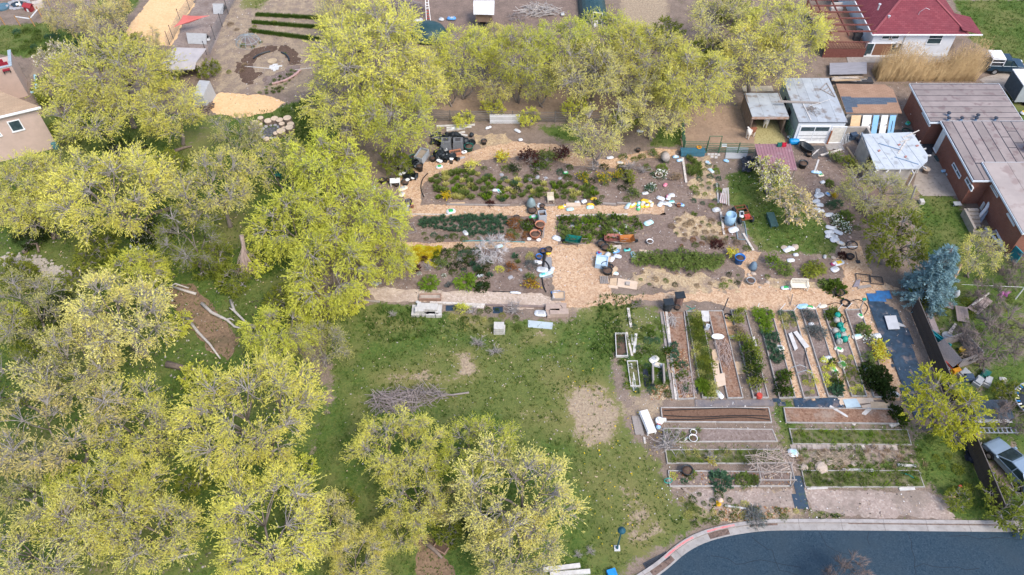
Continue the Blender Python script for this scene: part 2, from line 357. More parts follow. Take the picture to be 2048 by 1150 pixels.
sheet('wood_chip_path',[(805,395),(800,350),(840,328),(900,313),(960,298),(1010,283),(1110,288),(1150,306),(1190,321),(1230,318),(1300,298),(1352,298),(1352,313),(1290,318),(1230,337),(1150,332),(1080,314),(1000,314),(930,327),(880,346),(850,365),(842,395),(838,411),(1000,411),(1330,411),(1330,429),(1113,433),(1113,489),(1208,487),(1218,560),(1228,600),(1190,613),(1165,617),(1130,612),(1108,592),(1103,520),(1085,494),(690,502),(680,486),(1085,482),(1085,432),(812,432),(800,420)],.012,CHIPS,.25)
sheet('wood_chip_path',[(1205,588),(1300,588),(1400,578),(1480,575),(1492,545),(1468,520),(1490,500),(1522,503),(1503,540),(1512,565),(1620,575),(1680,565),(1690,540),(1665,525),(1680,500),(1720,480),(1745,560),(1795,575),(1735,592),(1745,640),(1775,700),(1806,790),(1795,800),(1500,622),(1400,604),(1290,600),(1230,613)],.016,CHIPS,.25)
sheet('wood_chip_path',[(1540,618),(1728,618),(1800,800),(1588,799)],.012,CHIPS,.12)
sheet('gravel_path',[(735,576),(800,572),(850,581),(1000,584),(1085,588),(1132,600),(1132,614),(1040,617),(860,604),(750,601)],.008,PALECHIP,.2)
sheet('sand_yard',[(262,45),(300,0),(330,-25),(405,-25),(345,91),(258,90),(248,65)],.012,SAND,.25)
sheet('sand_yard',[(405,200),(440,184),(530,191),(570,204),(545,224),(480,236),(430,228)],.012,SAND,.3)
sheet('poultry_run_floor',[(408,-25),(478,-25),(420,112),(340,100)],.008,GREYDIRT,.1)
sheet('paddock_floor',[(866,163),(1110,170),(1260,198),(1370,212),(1475,212),(1490,185),(1560,186),(1580,295),(1440,302),(1362,292),(1362,250),(1290,242),(866,219)],.008,PADDOCK,.2)
sheet('pathside_yard',[(690,-20),(1150,-20),(1150,140),(690,120)],.004,M('yard_dirt',(.23,.165,.135),(.15,.11,.09),.8,7,c=(.36,.27,.2),csc=6),.3)
sheet('garden_plot',[(845,396),(852,366),(882,347),(932,329),(1000,317),(1080,317),(1150,335),(1230,341),(1290,322),(1350,316),(1374,320),(1378,405),(1340,408),(845,407)],.016,SOIL,.15)
sheet('garden_plot',[(1376,318),(1424,308),(1444,420),(1478,470),(1490,510),(1462,522),(1270,522),(1222,492),(1300,483),(1300,436),(1330,424),(1378,406)],.012,SOIL,.2)
sheet('garden_plot',[(818,434),(1084,432),(1084,483),(818,485)],.016,SOIL,.1)
sheet('garden_plot',[(1115,434),(1305,431),(1305,482),(1115,488)],.020,SOIL,.1)
sheet('garden_plot',[(740,503),(1088,497),(1100,520),(1098,587),(850,580),(740,572)],.012,SOIL,.2)
sheet('garden_plot',[(1235,492),(1470,522),(1470,560),(1300,552),(1215,540)],.016,SOIL,.3)
sheet('garden_plot',[(1520,506),(1600,510),(1660,520),(1684,545),(1672,572),(1560,570),(1512,560)],.020,SOIL,.25)
sheet('garden_plot',[(1598,318),(1640,300),(1725,300),(1765,400),(1735,470),(1690,500),(1668,478),(1640,425),(1612,390)],.012,SOIL,.3)
sheet('straw_mulch',[(1385,318),(1424,309),(1446,415),(1428,425),(1405,418),(1383,395)],.020,STRAW,.6)
sheet('straw_mulch',[(1335,438),(1400,428),(1440,450),(1440,490),(1400,480),(1350,462)],.020,STRAW,.9)
sheet('straw_mulch',[(1260,540),(1380,545),(1470,560),(1485,580),(1380,582),(1260,570)],.024,STRAW,.8)
sheet('straw_mulch',[(1535,556),(1620,566),(1670,566),(1640,576),(1540,574)],.024,STRAW,.3)
sheet('straw_mulch',[(948,272),(1010,268),(1030,285),(960,296)],.018,STRAW,.4)
sheet('gravel_verge',[(1612,979),(1850,981),(1900,1000),(1908,1036),(1700,1036),(1622,1018)],.008,GRAVEL,.3)
sheet('gravel_verge',[(1345,977),(1584,979),(1594,1018),(1520,1036),(1470,1028),(1400,1010)],.008,GRAVEL,.5)
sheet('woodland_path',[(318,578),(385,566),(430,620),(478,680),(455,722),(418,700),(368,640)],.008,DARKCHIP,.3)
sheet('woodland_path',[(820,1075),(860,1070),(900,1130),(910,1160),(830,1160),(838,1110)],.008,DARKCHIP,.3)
sheet('weed_mat_strip',[(1390,800),(1545,799),(1545,812),(1390,816)],.008,M('weed_mat_dusty',(.10,.10,.115),(.19,.16,.145),2,7),.1)  # strip of grey weed fabric at the foot of the beds
sheet('patio',[(1692,113),(1900,113),(1900,126),(1696,126)],.06,CONC,0)
sheet('driveway',[(1958,160),(2070,120),(2070,180),(1990,178)],.008,OLDCONC,.2)
sheet('back_patio',[(1826,372),(1836,335),(1872,300),(1893,345),(1925,392),(1845,392)],.02,OLDCONC,0)
sheet('back_patio',[(1690,262),(1770,258),(1860,262),(1880,300),(1850,330),(1730,300)],.008,M('dark_asphalt',(.07,.07,.075),(.045,.045,.05),3),.1)  # the second yard is dark grey asphalt, slightly mottled
sheet('shed_apron',[(1640,275),(1682,283),(1690,300),(1656,300)],.012,CONC,.05)
EDGE_PX=[(1150,1260),(1240,1200),(1300,1163),(1335,1138),(1370,1108),(1405,1088),(1450,1074),(1510,1064),(1570,1061),(1700,1061),(1900,1063),(2100,1065),(2600,1070)]
def smooth_line(pts,n=8):
 out=[]
 for i in range(len(pts)-1):
  p0,p1,p2,p3=pts[max(i-1,0)],pts[i],pts[i+1],pts[min(i+2,len(pts)-1)]
  for k in range(n):
   t=k/n;out.append(.5*((2*p1)+(p2-p0)*t+(2*p0-5*p1+4*p2-p3)*t*t+(3*p1-p0-3*p2+p3)*t**3))
 return out+[pts[-1]]
EDGE=smooth_line([G(*p)for p in EDGE_PX])
def offset(line,d):
 out=[]
 for i,p in enumerate(line):
  t=(line[min(i+1,len(line)-1)]-line[max(i-1,0)]);t.z=0;t.normalize();out.append(p+Vector((-t.y,t.x,0))*d)
 return out
asph=loose_mat('asphalt',[(.016,.036,.058),(.033,.058,.083),(.022,.045,.068),(.044,.07,.097)],14,.3,.35,.85,tint=(.036,.056,.074),tlo=.42,thi=.7)
mbr=MB();road_poly=[Vector((p.x,p.y,.008))for p in EDGE]+[Vector((80,5,.008)),Vector((80,-60,.008)),Vector((-10,-60,.008)),Vector((-10,5,.008))]
tri=tessellate_polygon([road_poly]);mbr.add(road_poly,[t if(road_poly[t[1]]-road_poly[t[0]]).cross(road_poly[t[2]]-road_poly[t[0]]).z>0 else t[::-1]for t in tri])
road=struct('road',mbr,asph)
crackm=M('tar_seam',(.018,.03,.045))
for px in([(1818,1062),(1822,1100),(1828,1130),(1834,1165)],[(1740,1064),(1733,1078),(1740,1090)],[(1830,1132),(1900,1136),(1960,1140)],[(1500,1075),(1540,1100),(1560,1135),(1610,1160)],[(1640,1066),(1655,1090),(1700,1112),(1735,1150)],[(1900,1070),(1935,1076),(1990,1074),(2048,1080)],[(1420,1110),(1470,1125),(1530,1120),(1600,1130)]):
 pts=[G(*p)for p in px];pts=wob(pts+pts[::-1],.5,.25)[:max(4,len(wob(pts+pts[::-1],.5,.25))//2)];a=offset(pts,.022);b=offset(pts,-.022);mb=MB()
 mb.add([Vector((p.x,p.y,.012))for p in a+b[::-1]],[tuple(range(2*len(pts)))[::-1]]);obj('tar_seam',mb,crackm,road)
acc=[0]
for i in range(1,len(EDGE)):acc.append(acc[-1]+(EDGE[i]-EDGE[i-1]).length)
def at_len(s):
 for i in range(1,len(acc)):
  if acc[i]>=s:return EDGE[i-1].lerp(EDGE[i],(s-acc[i-1])/(acc[i]-acc[i-1]))
 return EDGE[-1]
LN=[at_len(s)for s in np.arange(0,acc[-1],.5)]
gut=struct('gutter',MB().add([(*p.xy,.004)for p in offset(LN,.0)[:2]]+[(*p.xy,.004)for p in offset(LN,.02)[:2][::-1]],[(0,1,2,3)]),CONC)
kerb=struct('kerb',MB().add([(*p.xy,.01)for p in offset(LN,.55)[:2]]+[(*p.xy,.01)for p in offset(LN,.57)[:2][::-1]],[(0,1,2,3)]),CONC)
KERBM=M('kerb_concrete',(.40,.37,.355),(.30,.275,.265),2,8,c=(.28,.25,.23),csc=5)
def strip(i0,i1,d0,d1,z0,z1,gap=.022):
 ln=LN[i0:i1+1];a=offset(LN,d0)[i0:i1+1];b=offset(LN,d1)[i0:i1+1];mb=MB()
 ta=(ln[1]-ln[0]).normalized()*gap;a[0]=a[0]+ta;b[0]=b[0]+ta;n=len(ln)
 vs=[(*p.xy,z1)for p in a]+[(*p.xy,z1)for p in b]+[(*p.xy,z0)for p in a]+[(*p.xy,z0)for p in b]
 fs=[]
 for i in range(n-1):fs+=[(i,i+1,n+i+1,n+i),(2*n+i,2*n+i+1,i+1,i),(n+i,n+i+1,3*n+i+1,3*n+i)]
 fs+=[(0,n,3*n,2*n),(n-1,3*n-1,4*n-1,2*n-1)]
 return mb.add(vs,fs)
for i in range(0,min(len(LN)-7,150),6):
 obj('gutter_slab',strip(i,i+6,.0,.53,.0,.016),CONC,gut);obj('kerb_stone',strip(i,i+6,.555,.80,.0,.12+.001*(i%2)),KERBM,kerb)
redp=M('red_kerb_paint',(.62,.16,.17),(.50,.33,.30),5,6)
def near_i(px):p=G(*px);return min(range(len(LN)),key=lambda i:(LN[i]-p).length)
for a,b in(((1345,1135),(1400,1092)),((1418,1085),(1480,1066))):
 obj('red_paint',strip(near_i(a),near_i(b),.58,.72,.1215,.1245),redp,kerb)
ddm=loose_mat('gutter_dirt',[(.13,.09,.075),(.2,.14,.115),(.1,.07,.06)],8,.5,.5)
for a,b,w in(((1310,1160),(1352,1122),.4),((1420,1082),(1460,1072),.42),((1500,1065),(1560,1061),.14),((1700,1061),(2000,1064),.06)):
 i0,i1=near_i(a),near_i(b);st_=stuff(obj('gutter_dirt',strip(i0,i1,.53-w,.53,.004,.0185),ddm,None))
gp=G(1313,1122);gh=heading((1292,1138),(1338,1114))
dr=thing('storm_drain','black iron drain grate set along the curved kerb edge','drain',(gp.x,gp.y,.05),gh)
IRON=M('iron',(.05,.06,.075),(.03,.035,.045),6,rough=.6)
obj('frame',MB().box(-.95,.95,-.26,-.2,-.05,.01).box(-.95,.95,.2,.26,-.05,.01).box(-.95,-.9,-.2,.2,-.05,.01).box(.9,.95,-.2,.2,-.05,.01).box(-.9,.9,-.2,.2,-.05,-.045),IRON,dr)
gb=MB()
obj('grate_bar',MB().box(-.9,.9,-.015,.015,-.03,.006),IRON,dr).location=(0,-.1,0)
for y in(0,.1):k=bpy.data.objects['grate_bar'].copy();COL.objects.link(k);k.parent=dr;k.location=(0,y,0)
def blades(name,polys,dens,mat,hmin,hmax,w=.03,nb=3,keep=None,seed=1):
 rg=np.random.default_rng(seed);P=[]
 for px,wgt in polys:
  p=[G(*q)for q in px];X0,X1=min(a.x for a in p),max(a.x for a in p);Y0,Y1=min(a.y for a in p),max(a.y for a in p)
  X0,X1,Y0,Y1=max(X0,-70),min(X1,70),max(Y0,15),min(Y1,97)
  n=int((X1-X0)*(Y1-Y0)*dens*wgt);x=rg.uniform(X0,X1,n);y=rg.uniform(Y0,Y1,n);k=pip(p,x,y);P.append(np.stack([x[k],y[k]],1))
 P=np.concatenate(P)
 if keep is not None:P=P[keep(P)]
 n=len(P);B=np.repeat(P,nb,0);N=len(B);h=rg.uniform(hmin,hmax,N);a=rg.uniform(0,6.283,N);ln=rg.uniform(.2,.9,N)*h
 B=B+rg.normal(0,.07,B.shape);ox,oy=np.cos(a),np.sin(a);V=np.zeros((N,3,3));ww=w*rg.uniform(.6,1.5,N)
 V[:,0,0]=B[:,0]-oy*ww;V[:,0,1]=B[:,1]+ox*ww;V[:,1,0]=B[:,0]+oy*ww;V[:,1,1]=B[:,1]-ox*ww
 V[:,2,0]=B[:,0]+ox*ln;V[:,2,1]=B[:,1]+oy*ln;V[:,2,2]=h;V[:,:2,2]=-.01
 me=np_mesh(name,V.reshape(-1,3),np.arange(N*3).reshape(-1,3),mat);return stuff(obj(name,me,None))
def gkeep(P):
 g=np.zeros(len(P),bool);ix=np.clip(np.searchsorted(xs,P[:,0]),0,nx-1);iy=np.clip(np.searchsorted(ys,P[:,1]),0,ny-1)
 v=gfl[iy,ix]-.55*dfl[iy,ix];nz=np.array([fbm(a,b,.55,3)for a,b in P]);return v+.55*nz>.52
GRASSM=M('grass_blade',(.058,.118,.02),(.12,.17,.036),.45,6,trans=.3,spec=.1,c=(.2,.17,.07),csc=.9,camt=.35)
blades('grass',LAWNS,11,GRASSM,.08,.22,.035,3,gkeep,3)
LUSH=M('lush_grass',(.055,.105,.02),(.085,.14,.03),.8,5,trans=.3,spec=.1)
blades('long_grass',[([(1195,612),(1200,590),(1290,592),(1275,612),(1245,640),(1235,720),(1180,720),(1190,650)],1),([(700,620),(830,610),(850,640),(1000,650),(760,690)],.8),([(560,215),(640,190),(650,290),(560,280)],1),([(1330,1050),(1440,1000),(1400,1058)],.5),([(1610,1020),(1690,1030),(1640,1042)],1)],16,LUSH,.15,.4,.045,3,None,5)
print('ground done')
# ================================================================ TREES
BARK=M('bark',(.25,.21,.19),(.15,.122,.108),3,6,bump=.3,stretch=(1,1,.3))
BARKG=M('grey_twig_bark',(.38,.345,.33),(.24,.215,.205),4,5)
BARKP=M('purple_twig_bark',(.24,.19,.175),(.16,.125,.115),4,5)
def leafmat(name,a,b,trans=.5):return M(name,a,b,.5,4,rough=.7,rand=.10,trans=trans,lo=.38,hi=.6,spec=.15,c=tuple(x*1.25 for x in a),csc=2.2,camt=.4)
LEAF={
 'bright':leafmat('leaf_bright',(.84,.79,.19),(.62,.60,.13)),'yellow':leafmat('leaf_yellow',(.86,.785,.22),(.64,.60,.15)),
 'pale':leafmat('leaf_pale',(.87,.80,.27),(.68,.63,.20)),'tan':leafmat('leaf_tan',(.82,.71,.27),(.63,.54,.20)),
 'olive':leafmat('leaf_olive',(.30,.33,.05),(.16,.20,.03)),'green':leafmat('leaf_green',(.10,.16,.02),(.065,.11,.015)),
 'lime':leafmat('leaf_lime',(.77,.77,.14),(.56,.58,.09)),'grey':leafmat('leaf_greygreen',(.62,.59,.20),(.38,.37,.11)),'gold':leafmat('leaf_gold',(.62,.62,.07),(.42,.44,.045)),
 'dark':leafmat('leaf_dark',(.045,.075,.018),(.03,.05,.012)),'red':leafmat('leaf_maroon',(.12,.05,.04),(.07,.03,.028)),
 'blossom':leafmat('petal',(.80,.74,.68),(.66,.58,.50),.3),'pinkblossom':leafmat('petal_pink',(.66,.56,.46),(.52,.43,.32),.3)}
def tree_proto(name,seed,Rr=4.5,zc=5.6,clumps=19,subs=16,twigs=8,leaves=8,twl=(.55,1.25),lsz=(.14,.28),lw=.028,flat=.62,h0=.26,clump_r=1.3,leaf='bright',droop=.18,base_r=.22,lean=.5,stems=1,bark=BARK,twm=BARKG,up=.45,flower=None,ffrac=0,twr=.017,limbs=4):
 rs=random.Random(seed);rg=np.random.default_rng(seed)
 root=bpy.data.objects.new(name,None);COL.objects.link(root);root.empty_display_size=.3
 C=[];tries=0
 while len(C)<clumps and tries<4000:
  tries+=1;a=rs.uniform(0,6.283);q=math.sqrt(rs.random());el=rs.uniform(-.25,1)
  r=Rr*(.35+.5*q)*(.8+.35*math.sin(a*2+seed)*.5+.2*rs.random());z=zc+Rr*flat*el*(1-.55*(r/Rr)**2)*.95-Rr*.12
  p=Vector((r*math.cos(a),r*math.sin(a),z))
  if all((p-c).length>clump_r*1.18 for c in C):C.append(p)
 trunk=MB();forks=[]
 for s in range(stems):
  b=Vector((0,0,-.1))if stems==1 else Vector((rs.uniform(-.4,.4),rs.uniform(-.4,.4),-.1))
  f=Vector((rs.uniform(-lean,lean),rs.uniform(-lean,lean),zc*(h0+rs.uniform(0,.1))))
  if stems>1:f+=Vector((math.cos(6.28*s/stems),math.sin(6.28*s/stems),0))*.9
  mid=b.lerp(f,.55)+Vector((rs.uniform(-.15,.15),rs.uniform(-.15,.15),0))
  br=base_r/math.sqrt(stems)*1.1
  trunk.tube([b,b+Vector((0,0,.3)),mid,f],[br*1.35,br,br*.88,br*.75],8);forks.append((f,br*.75))
 order=sorted(C,key=lambda c:math.atan2(c.y,c.x));per=max(1,math.ceil(len(order)/(limbs*stems)))
 sub_base=[]
 for i in range(0,len(order),per):
  grp=order[i:i+per];cen=sum(grp,Vector())/len(grp);f,fr=min(forks,key=lambda q:(q[0].xy-cen.xy*.5).length)if stems>1 else forks[0]
  k=f.lerp(cen,.5)+Vector((0,0,.35+rs.uniform(-.2,.4)))+Vector((rs.uniform(-.4,.4),rs.uniform(-.4,.4),0))
  trunk.tube([f-Vector((0,0,.1)),f.lerp(k,.5)+Vector((rs.uniform(-.15,.15),rs.uniform(-.15,.15),.1)),k],[fr*.7,fr*.55,fr*.42],6)
  for c in grp:
   m=k.lerp(c,.5)+Vector((rs.uniform(-.3,.3),rs.uniform(-.3,.3),rs.uniform(0,.4)))
   trunk.tube([k-Vector((0,0,.05)),m,c],[fr*.38,fr*.27,fr*.14],5);sub_base.append((c,m))
 S0=[];S1=[]
 tw_s=MB()
 for c,m in sub_base:
  cr=clump_r*rs.uniform(.6,1.4);outw=Vector((c.x,c.y,0));outw=outw.normalized()if outw.length>.3 else Vector((0,0,0))
  for j in range(subs):
   d=Vector((rs.gauss(0,1),rs.gauss(0,1),rs.gauss(0,.8)+up))+outw*.55;d.normalize();e=c+d*cr*rs.uniform(.55,1.05);s=c.lerp(m,rs.uniform(0,.35))
   mm=s.lerp(e,.5)+Vector((rs.uniform(-.12,.12),rs.uniform(-.12,.12),rs.uniform(0,.2)));tw_s.tube([s,mm,e],[.035,.025,.012],3,False)
   S0.append(mm);S1.append(e)
 S0=np.array(S0);S1=np.array(S1);n=len(S0);K=twigs
 t=rg.uniform(0,1.0,(n,K,1));B=S0[:,None]*(1-t)+S1[:,None]*t
 D=(S1-S0)[:,None]/(np.linalg.norm(S1-S0,axis=1)[:,None,None]+1e-6)*1.1+rg.normal(0,.55,(n,K,3))+np.array([0,0,up*.6-droop]);D/=np.linalg.norm(D,axis=2,keepdims=True)
 L=rg.uniform(*twl,(n,K,1));B=B.reshape(-1,3);D=D.reshape(-1,3);L=L.reshape(-1,1);T=len(B)
 ref=np.tile(np.array([0,0,1.]),(T,1));X=np.cross(D,ref);X/=np.linalg.norm(X,axis=1,keepdims=True)+1e-6;Y=np.cross(D,X)
 Vt=np.stack([B+X*twr,B-X*twr*.5+Y*twr*.87,B-X*twr*.5-Y*twr*.87,B+D*L+np.array([0,0,-droop])*L*.5],1).reshape(-1,3)
 o=np.arange(T)[:,None]*4;Ft=np.concatenate([o+[0,1,3],o+[1,2,3],o+[2,0,3]])
 FS=np.array([t_ for f in tw_s.f for t_ in((f[0],f[1],f[2]),(f[0],f[2],f[3]))])+len(Vt)
 if leaves:
  q=rg.uniform(.15,1.05,(T,leaves,1));LB=B[:,None]+D[:,None]*L[:,None]*q+np.array([0,0,-droop])*(L[:,None]*.5*q**2)
  LD=D[:,None]*1.1+rg.normal(0,.45,(T,leaves,3));LD/=np.linalg.norm(LD,axis=2,keepdims=True);LB=LB.reshape(-1,3);LD=LD.reshape(-1,3);N=len(LB)
  ll=rg.uniform(*lsz,(N,1));W=np.cross(LD,rg.normal(0,1,(N,3))+np.array([0,0,1.2]));W/=np.linalg.norm(W,axis=1,keepdims=True)+1e-6;W*=lw*rg.uniform(.7,1.4,(N,1))
  Vl=np.stack([LB,LB+LD*ll*.5+W,LB+LD*ll,LB+LD*ll*.5-W],1).reshape(-1,3);Fl=np.arange(N*4).reshape(-1,4)
  mi=np.zeros(N,int);mats=[LEAF[leaf]]
  if flower:mi[rg.random(N)<ffrac]=1;mats.append(LEAF[flower])
  cro=obj('crown',np_mesh(name+'_crown',Vl,Fl,mats,mi),None,root)
 tw=obj('twigs',np_mesh(name+'_twigs',np.concatenate([Vt,np.array(tw_s.v)]),np.concatenate([Ft,FS]),twm),None,root)
 obj('trunk',trunk,bark,root,True)
 ext=np.hypot((B+D*L)[:,0],(B+D*L)[:,1]);root['_r']=float(np.percentile(ext,97));root['_zc']=zc
 return root
def place_tree(proto,px,py,rpx,label,group=None,leaf=None,rz=None,zs=1.0,cat='tree',name=None,fl=None,wood=None):
 R0,z0=proto['_r'],proto['_zc'];z=5.0
 for _ in range(4):s=rpx/PXM(px,py,z)/R0;z=z0*s*zs
 p=G(px,py,z);mats={}
 if leaf or fl:mats['crown']=[LEAF[leaf]if leaf else None]+([LEAF[fl]]if fl else[])
 if wood:mats['twigs']=mats['trunk']=[wood]
 r=dup(proto,(p.x,p.y,0),rnd(0,6.28)if rz is None else rz,(s*rnd(.93,1.07),s*rnd(.93,1.07),s*zs),label,group,mats)
 r['category']=cat
 if name:r.name=name
 for k in('_r','_zc'):
  if k in r:del r[k]
 return r
PROTOS=[]
def proto(*a,**k):p=tree_proto(*a,**k);PROTOS.append(p);return p
WA=proto('elm_tree',11,clumps=19)
WB=proto('elm_tree',23,clumps=22,clump_r=1.3,limbs=5,leaf='yellow',up=.35)
WC=proto('elm_tree',37,clumps=15,clump_r=1.7,subs=17,limbs=3,droop=.3,leaf='bright',flat=.75,zc=6.2)
WD=proto('elm_tree',58,clumps=18,stems=3,clump_r=1.4,zc=6.8,flat=.9,Rr=4.0,h0=.2,leaf='lime',limbs=2)
SA=proto('elm_tree',71,clumps=17,subs=16,leaves=5,twigs=8,leaf='pale',lw=.036,lsz=(.14,.3))
SB=proto('elm_tree',83,clumps=14,subs=14,leaves=5,twigs=7,leaf='tan',lw=.036,lsz=(.14,.3),flat=.8,stems=2,limbs=3,up=.6)
WE=proto('willow_tree',97,clumps=13,subs=14,twigs=8,leaves=9,twl=(.9,1.7),lsz=(.25,.45),lw=.04,droop=.55,leaf='lime',up=.25,clump_r=1.5)
BA=proto('bare_tree',101,clumps=15,subs=16,twigs=8,leaves=0,stems=3,limbs=2,zc=3.6,flat=.8,Rr=3.5,twr=.022,twl=(.5,1.2),twm=BARKP,bark=BARKP,base_r=.15,clump_r=1.2)
BL=proto('blossom_tree',113,clumps=15,subs=10,twigs=5,leaves=6,Rr=2.6,zc=2.9,clump_r=.85,lsz=(.12,.22),lw=.06,leaf='lime',flower='blossom',ffrac=.45,twl=(.3,.6),base_r=.12,twr=.012)
MP=proto('maple_tree',127,clumps=18,subs=13,twigs=6,leaves=11,Rr=3.6,zc=3.9,clump_r=1.2,lsz=(.11,.21),lw=.055,leaf='gold',twl=(.35,.8),flat=.6,limbs=4)
US=proto('sapling',131,clumps=9,subs=9,twigs=6,leaves=6,Rr=2.2,zc=1.5,flat=.5,clump_r=.9,twl=(.4,.8),lsz=(.2,.36),lw=.06,stems=3,limbs=1,base_r=.07,h0=.25,leaf='olive',twr=.012)
TG='spring trees of the shady grove';TR_='row of trees behind the paddock fence'
for t in[
 (WA,222,152,104,'wide yellow green tree beside the beige poultry shed',TG,'bright'),
 (SA,192,232,74,'yellow leafed tree touching the corner of the stucco house',TG,'bright'),
 (WA,340,222,72,'leafy tree between the poultry shed and the sandy clearing',TG,'bright'),
 (SB,475,275,62,'thin grey green tree just below the ring of log stumps',TG,'grey'),
 (WB,62,378,78,'yellow tree covering the foot of the stucco house wall',TG,'bright'),
 (WB,225,385,108,'broad bright yellow tree above the white flowering bush',TG,'bright'),
 (SA,78,412,68,'small crown over the thick fallen trunk beside the stone creek',TG,'bright'),
 (SB,150,345,62,'open crowned tree below the green drum at the house corner',TG,'yellow'),
 (SA,430,372,92,'yellow tree whose limb has snapped above the hanging dead branch',TG,'yellow'),
 (SB,380,480,78,'thin olive tree over the dark ground beside the white flowering bush',TG,'olive'),
 (SB,560,330,70,'pale crown between log stump ring and tall willow',TG,'bright'),
 (WE,655,330,88,'feathery willow crown beside the sandy path to the pot piles',TG,'lime'),
 (WE,590,440,92,'willow crown hanging over the dark green glade',TG,'lime'),
 (WE,720,430,98,'biggest willow crown covering the west end of the garlic bed',TG,'lime'),
 (WE,660,535,105,'drooping willow over the west end of the chip path',TG,'lime'),
 (WE,775,515,58,'young willow leaning over the yellow stonecrop patch',TG,'lime'),
 (WD,742,110,112,'tall yellow green tree standing over the crop rows',TR_,'bright'),
 (WC,690,205,92,'big tree crown beside the circular garden',TR_,'bright'),
 (WA,790,235,98,'big lime tree above the heap of black pots',TR_,'lime'),
 (WA,715,60,72,'tree top beside the grey branch pile',TR_,'yellow'),
 (WD,830,170,72,'narrow tree crown against the black dome',TR_,'bright'),
 (WD,925,112,66,'slim lime tree between the black dome and white coop',TR_,'lime'),
 (WD,1035,120,66,'slim tree directly behind the white fence panel',TR_,'lime'),
 (WD,975,95,50,'small thin tree below the white coop on stilts',TR_,'bright'),
 (WD,1120,95,62,'lime tree in front of the dark hoop house door',TR_,'lime'),
 (WA,1215,80,78,'lime tree crown beside the dark hoop house',TR_,'lime'),
 (SB,900,165,50,'thin upright tree rising over the stack of white planks',TR_,'lime'),
 (SB,1000,172,50,'thin upright tree beside the white picket fence',TR_,'bright'),
 (SB,1085,165,52,'slender forked tree between the white picket fence and the half bare tree',TR_,'lime'),
 (SA,1178,150,82,'pale grey yellow tree over the middle of the rail fence',TR_,'pale'),
 (WB,1300,110,86,'bright tree crown below the stubble field',TR_,'bright'),
 (WB,1385,165,92,'yellow green tree reaching over the llama paddock',TR_,'bright'),
 (SA,1310,220,62,'pale crown over the small dark lawn by the paddock corner',TR_,'pale'),
 (SB,1200,262,76,'half bare tree with grey limbs over the garden edge',TR_,'pale'),
 (SB,1270,160,70,'thin grey crown in the middle of the tree row',TR_,'grey'),
 (WA,1568,62,84,'large tree beside the maroon pergola',TR_,'bright'),
 (SA,1520,110,76,'yellow tree behind the llama shelter',TR_,'yellow'),
 (SB,1440,45,74,'thin tree over the pale track behind the paddock',TR_,'pale'),
 (SB,680,15,52,'grey yellow crown over the branch pile',TR_,'pale'),
 (SB,50,620,70,'sparse grey tree on the bank below the stone creek',TG,'grey'),
 (SA,240,632,100,'pale yellow tree beside the wooded chip path',TG,'pale'),
 (WE,270,545,66,'bushy yellow green tree below the white flowering bush',TG,'lime'),
 (SA,150,725,90,'pale crown between the creek bank and the deep shade',TG,'pale'),
 (SB,40,770,80,'olive crown at the shaded edge of the grove',TG,'olive'),
 (SB,115,862,108,'tan flushed tree with a leaning bare trunk',TG,'tan'),
 (SA,275,850,86,'round pale yellow tree with a fork above the shaded gap',TG,'bright'),
 (WB,503,832,134,'largest round tree beside the lawn and the deep shade',TG,'bright'),
 (WE,560,665,66,'small lime tree at the end of the fallen white limb',TG,'lime'),
 (SB,640,690,60,'half bare drooping tree at the lawn corner',TG,'grey'),
 (SB,20,955,80,'grey green crown at the edge of the lower grove',TG,'grey'),
 (WA,215,1010,104,'yellow crown joining the tan tree and the lower grove',TG,'bright'),
 (SA,310,1060,88,'broad pale crown filling the lower grove',TG,'yellow'),
 (SA,80,1095,100,'pale tree filling the corner of the lower grove',TG,'pale'),
 (WB,535,1062,118,'broad yellow tree below the grey forked trunk',TG,'bright'),
 (SA,655,1050,62,'pale crown beside the bare soil patch in the grove',TG,'pale'),
 (WA,795,895,84,'bright tree with a tall leaning trunk below the brush pile',TG,'bright'),
 (WA,955,895,74,'bright lime tree top beside the lawn',TG,'lime'),
 (SA,1035,990,112,'large round pale tree beside the lamp post lawn',TG,'pale'),
 (SA,830,990,70,'pale tree over the wooden frame in the grove',TG,'bright'),
 (SA,1030,1105,88,'pale tree above the two fallen poles',TG,'pale'),
 (SB,905,1005,52,'thin brown tree between two pale crowns',TG,'tan'),
 (WA,800,1065,48,'small yellow tree beside the brown woodland path',TG,'bright'),
 (WB,712,1125,58,'yellow crown at the bottom edge beside the woodland path',TG,'yellow')]:
 place_tree(t[0],t[1],t[2],t[3]*(1.1 if t[2]>560 else 1.04),*t[4:])
place_tree(MP,1885,815,78,'round yellow green maple over the dark board fence',None,'gold',name='maple_tree')
place_tree(MP,1790,478,68,'olive gold tree above the wire panels on the chips',None,'olive',name='maple_tree')
place_tree(SA,1758,390,70,'grey olive tree in front of the white roofed carport',None,'grey',zs=.75)
place_tree(SB,1960,512,52,'golden leafed small tree beside the brick house wall',None,'yellow',name='maple_tree')
place_tree(US,2010,1010,52,'low olive green bushy thicket between the silver car and the kerb',None,'olive',name='thicket',cat='thicket')
place_tree(BL,1545,352,50,'white blossom tree beside the maroon metal roof','blossom trees on the small lawn','lime',name='blossom_tree')
place_tree(BL,1590,412,52,'pinkish blossom tree in the middle of the small lawn','blossom trees on the small lawn','tan',fl='pinkblossom',name='blossom_tree')
place_tree(BL,118,112,40,'white blossom tree behind the stucco house',None,'grey',name='blossom_tree')
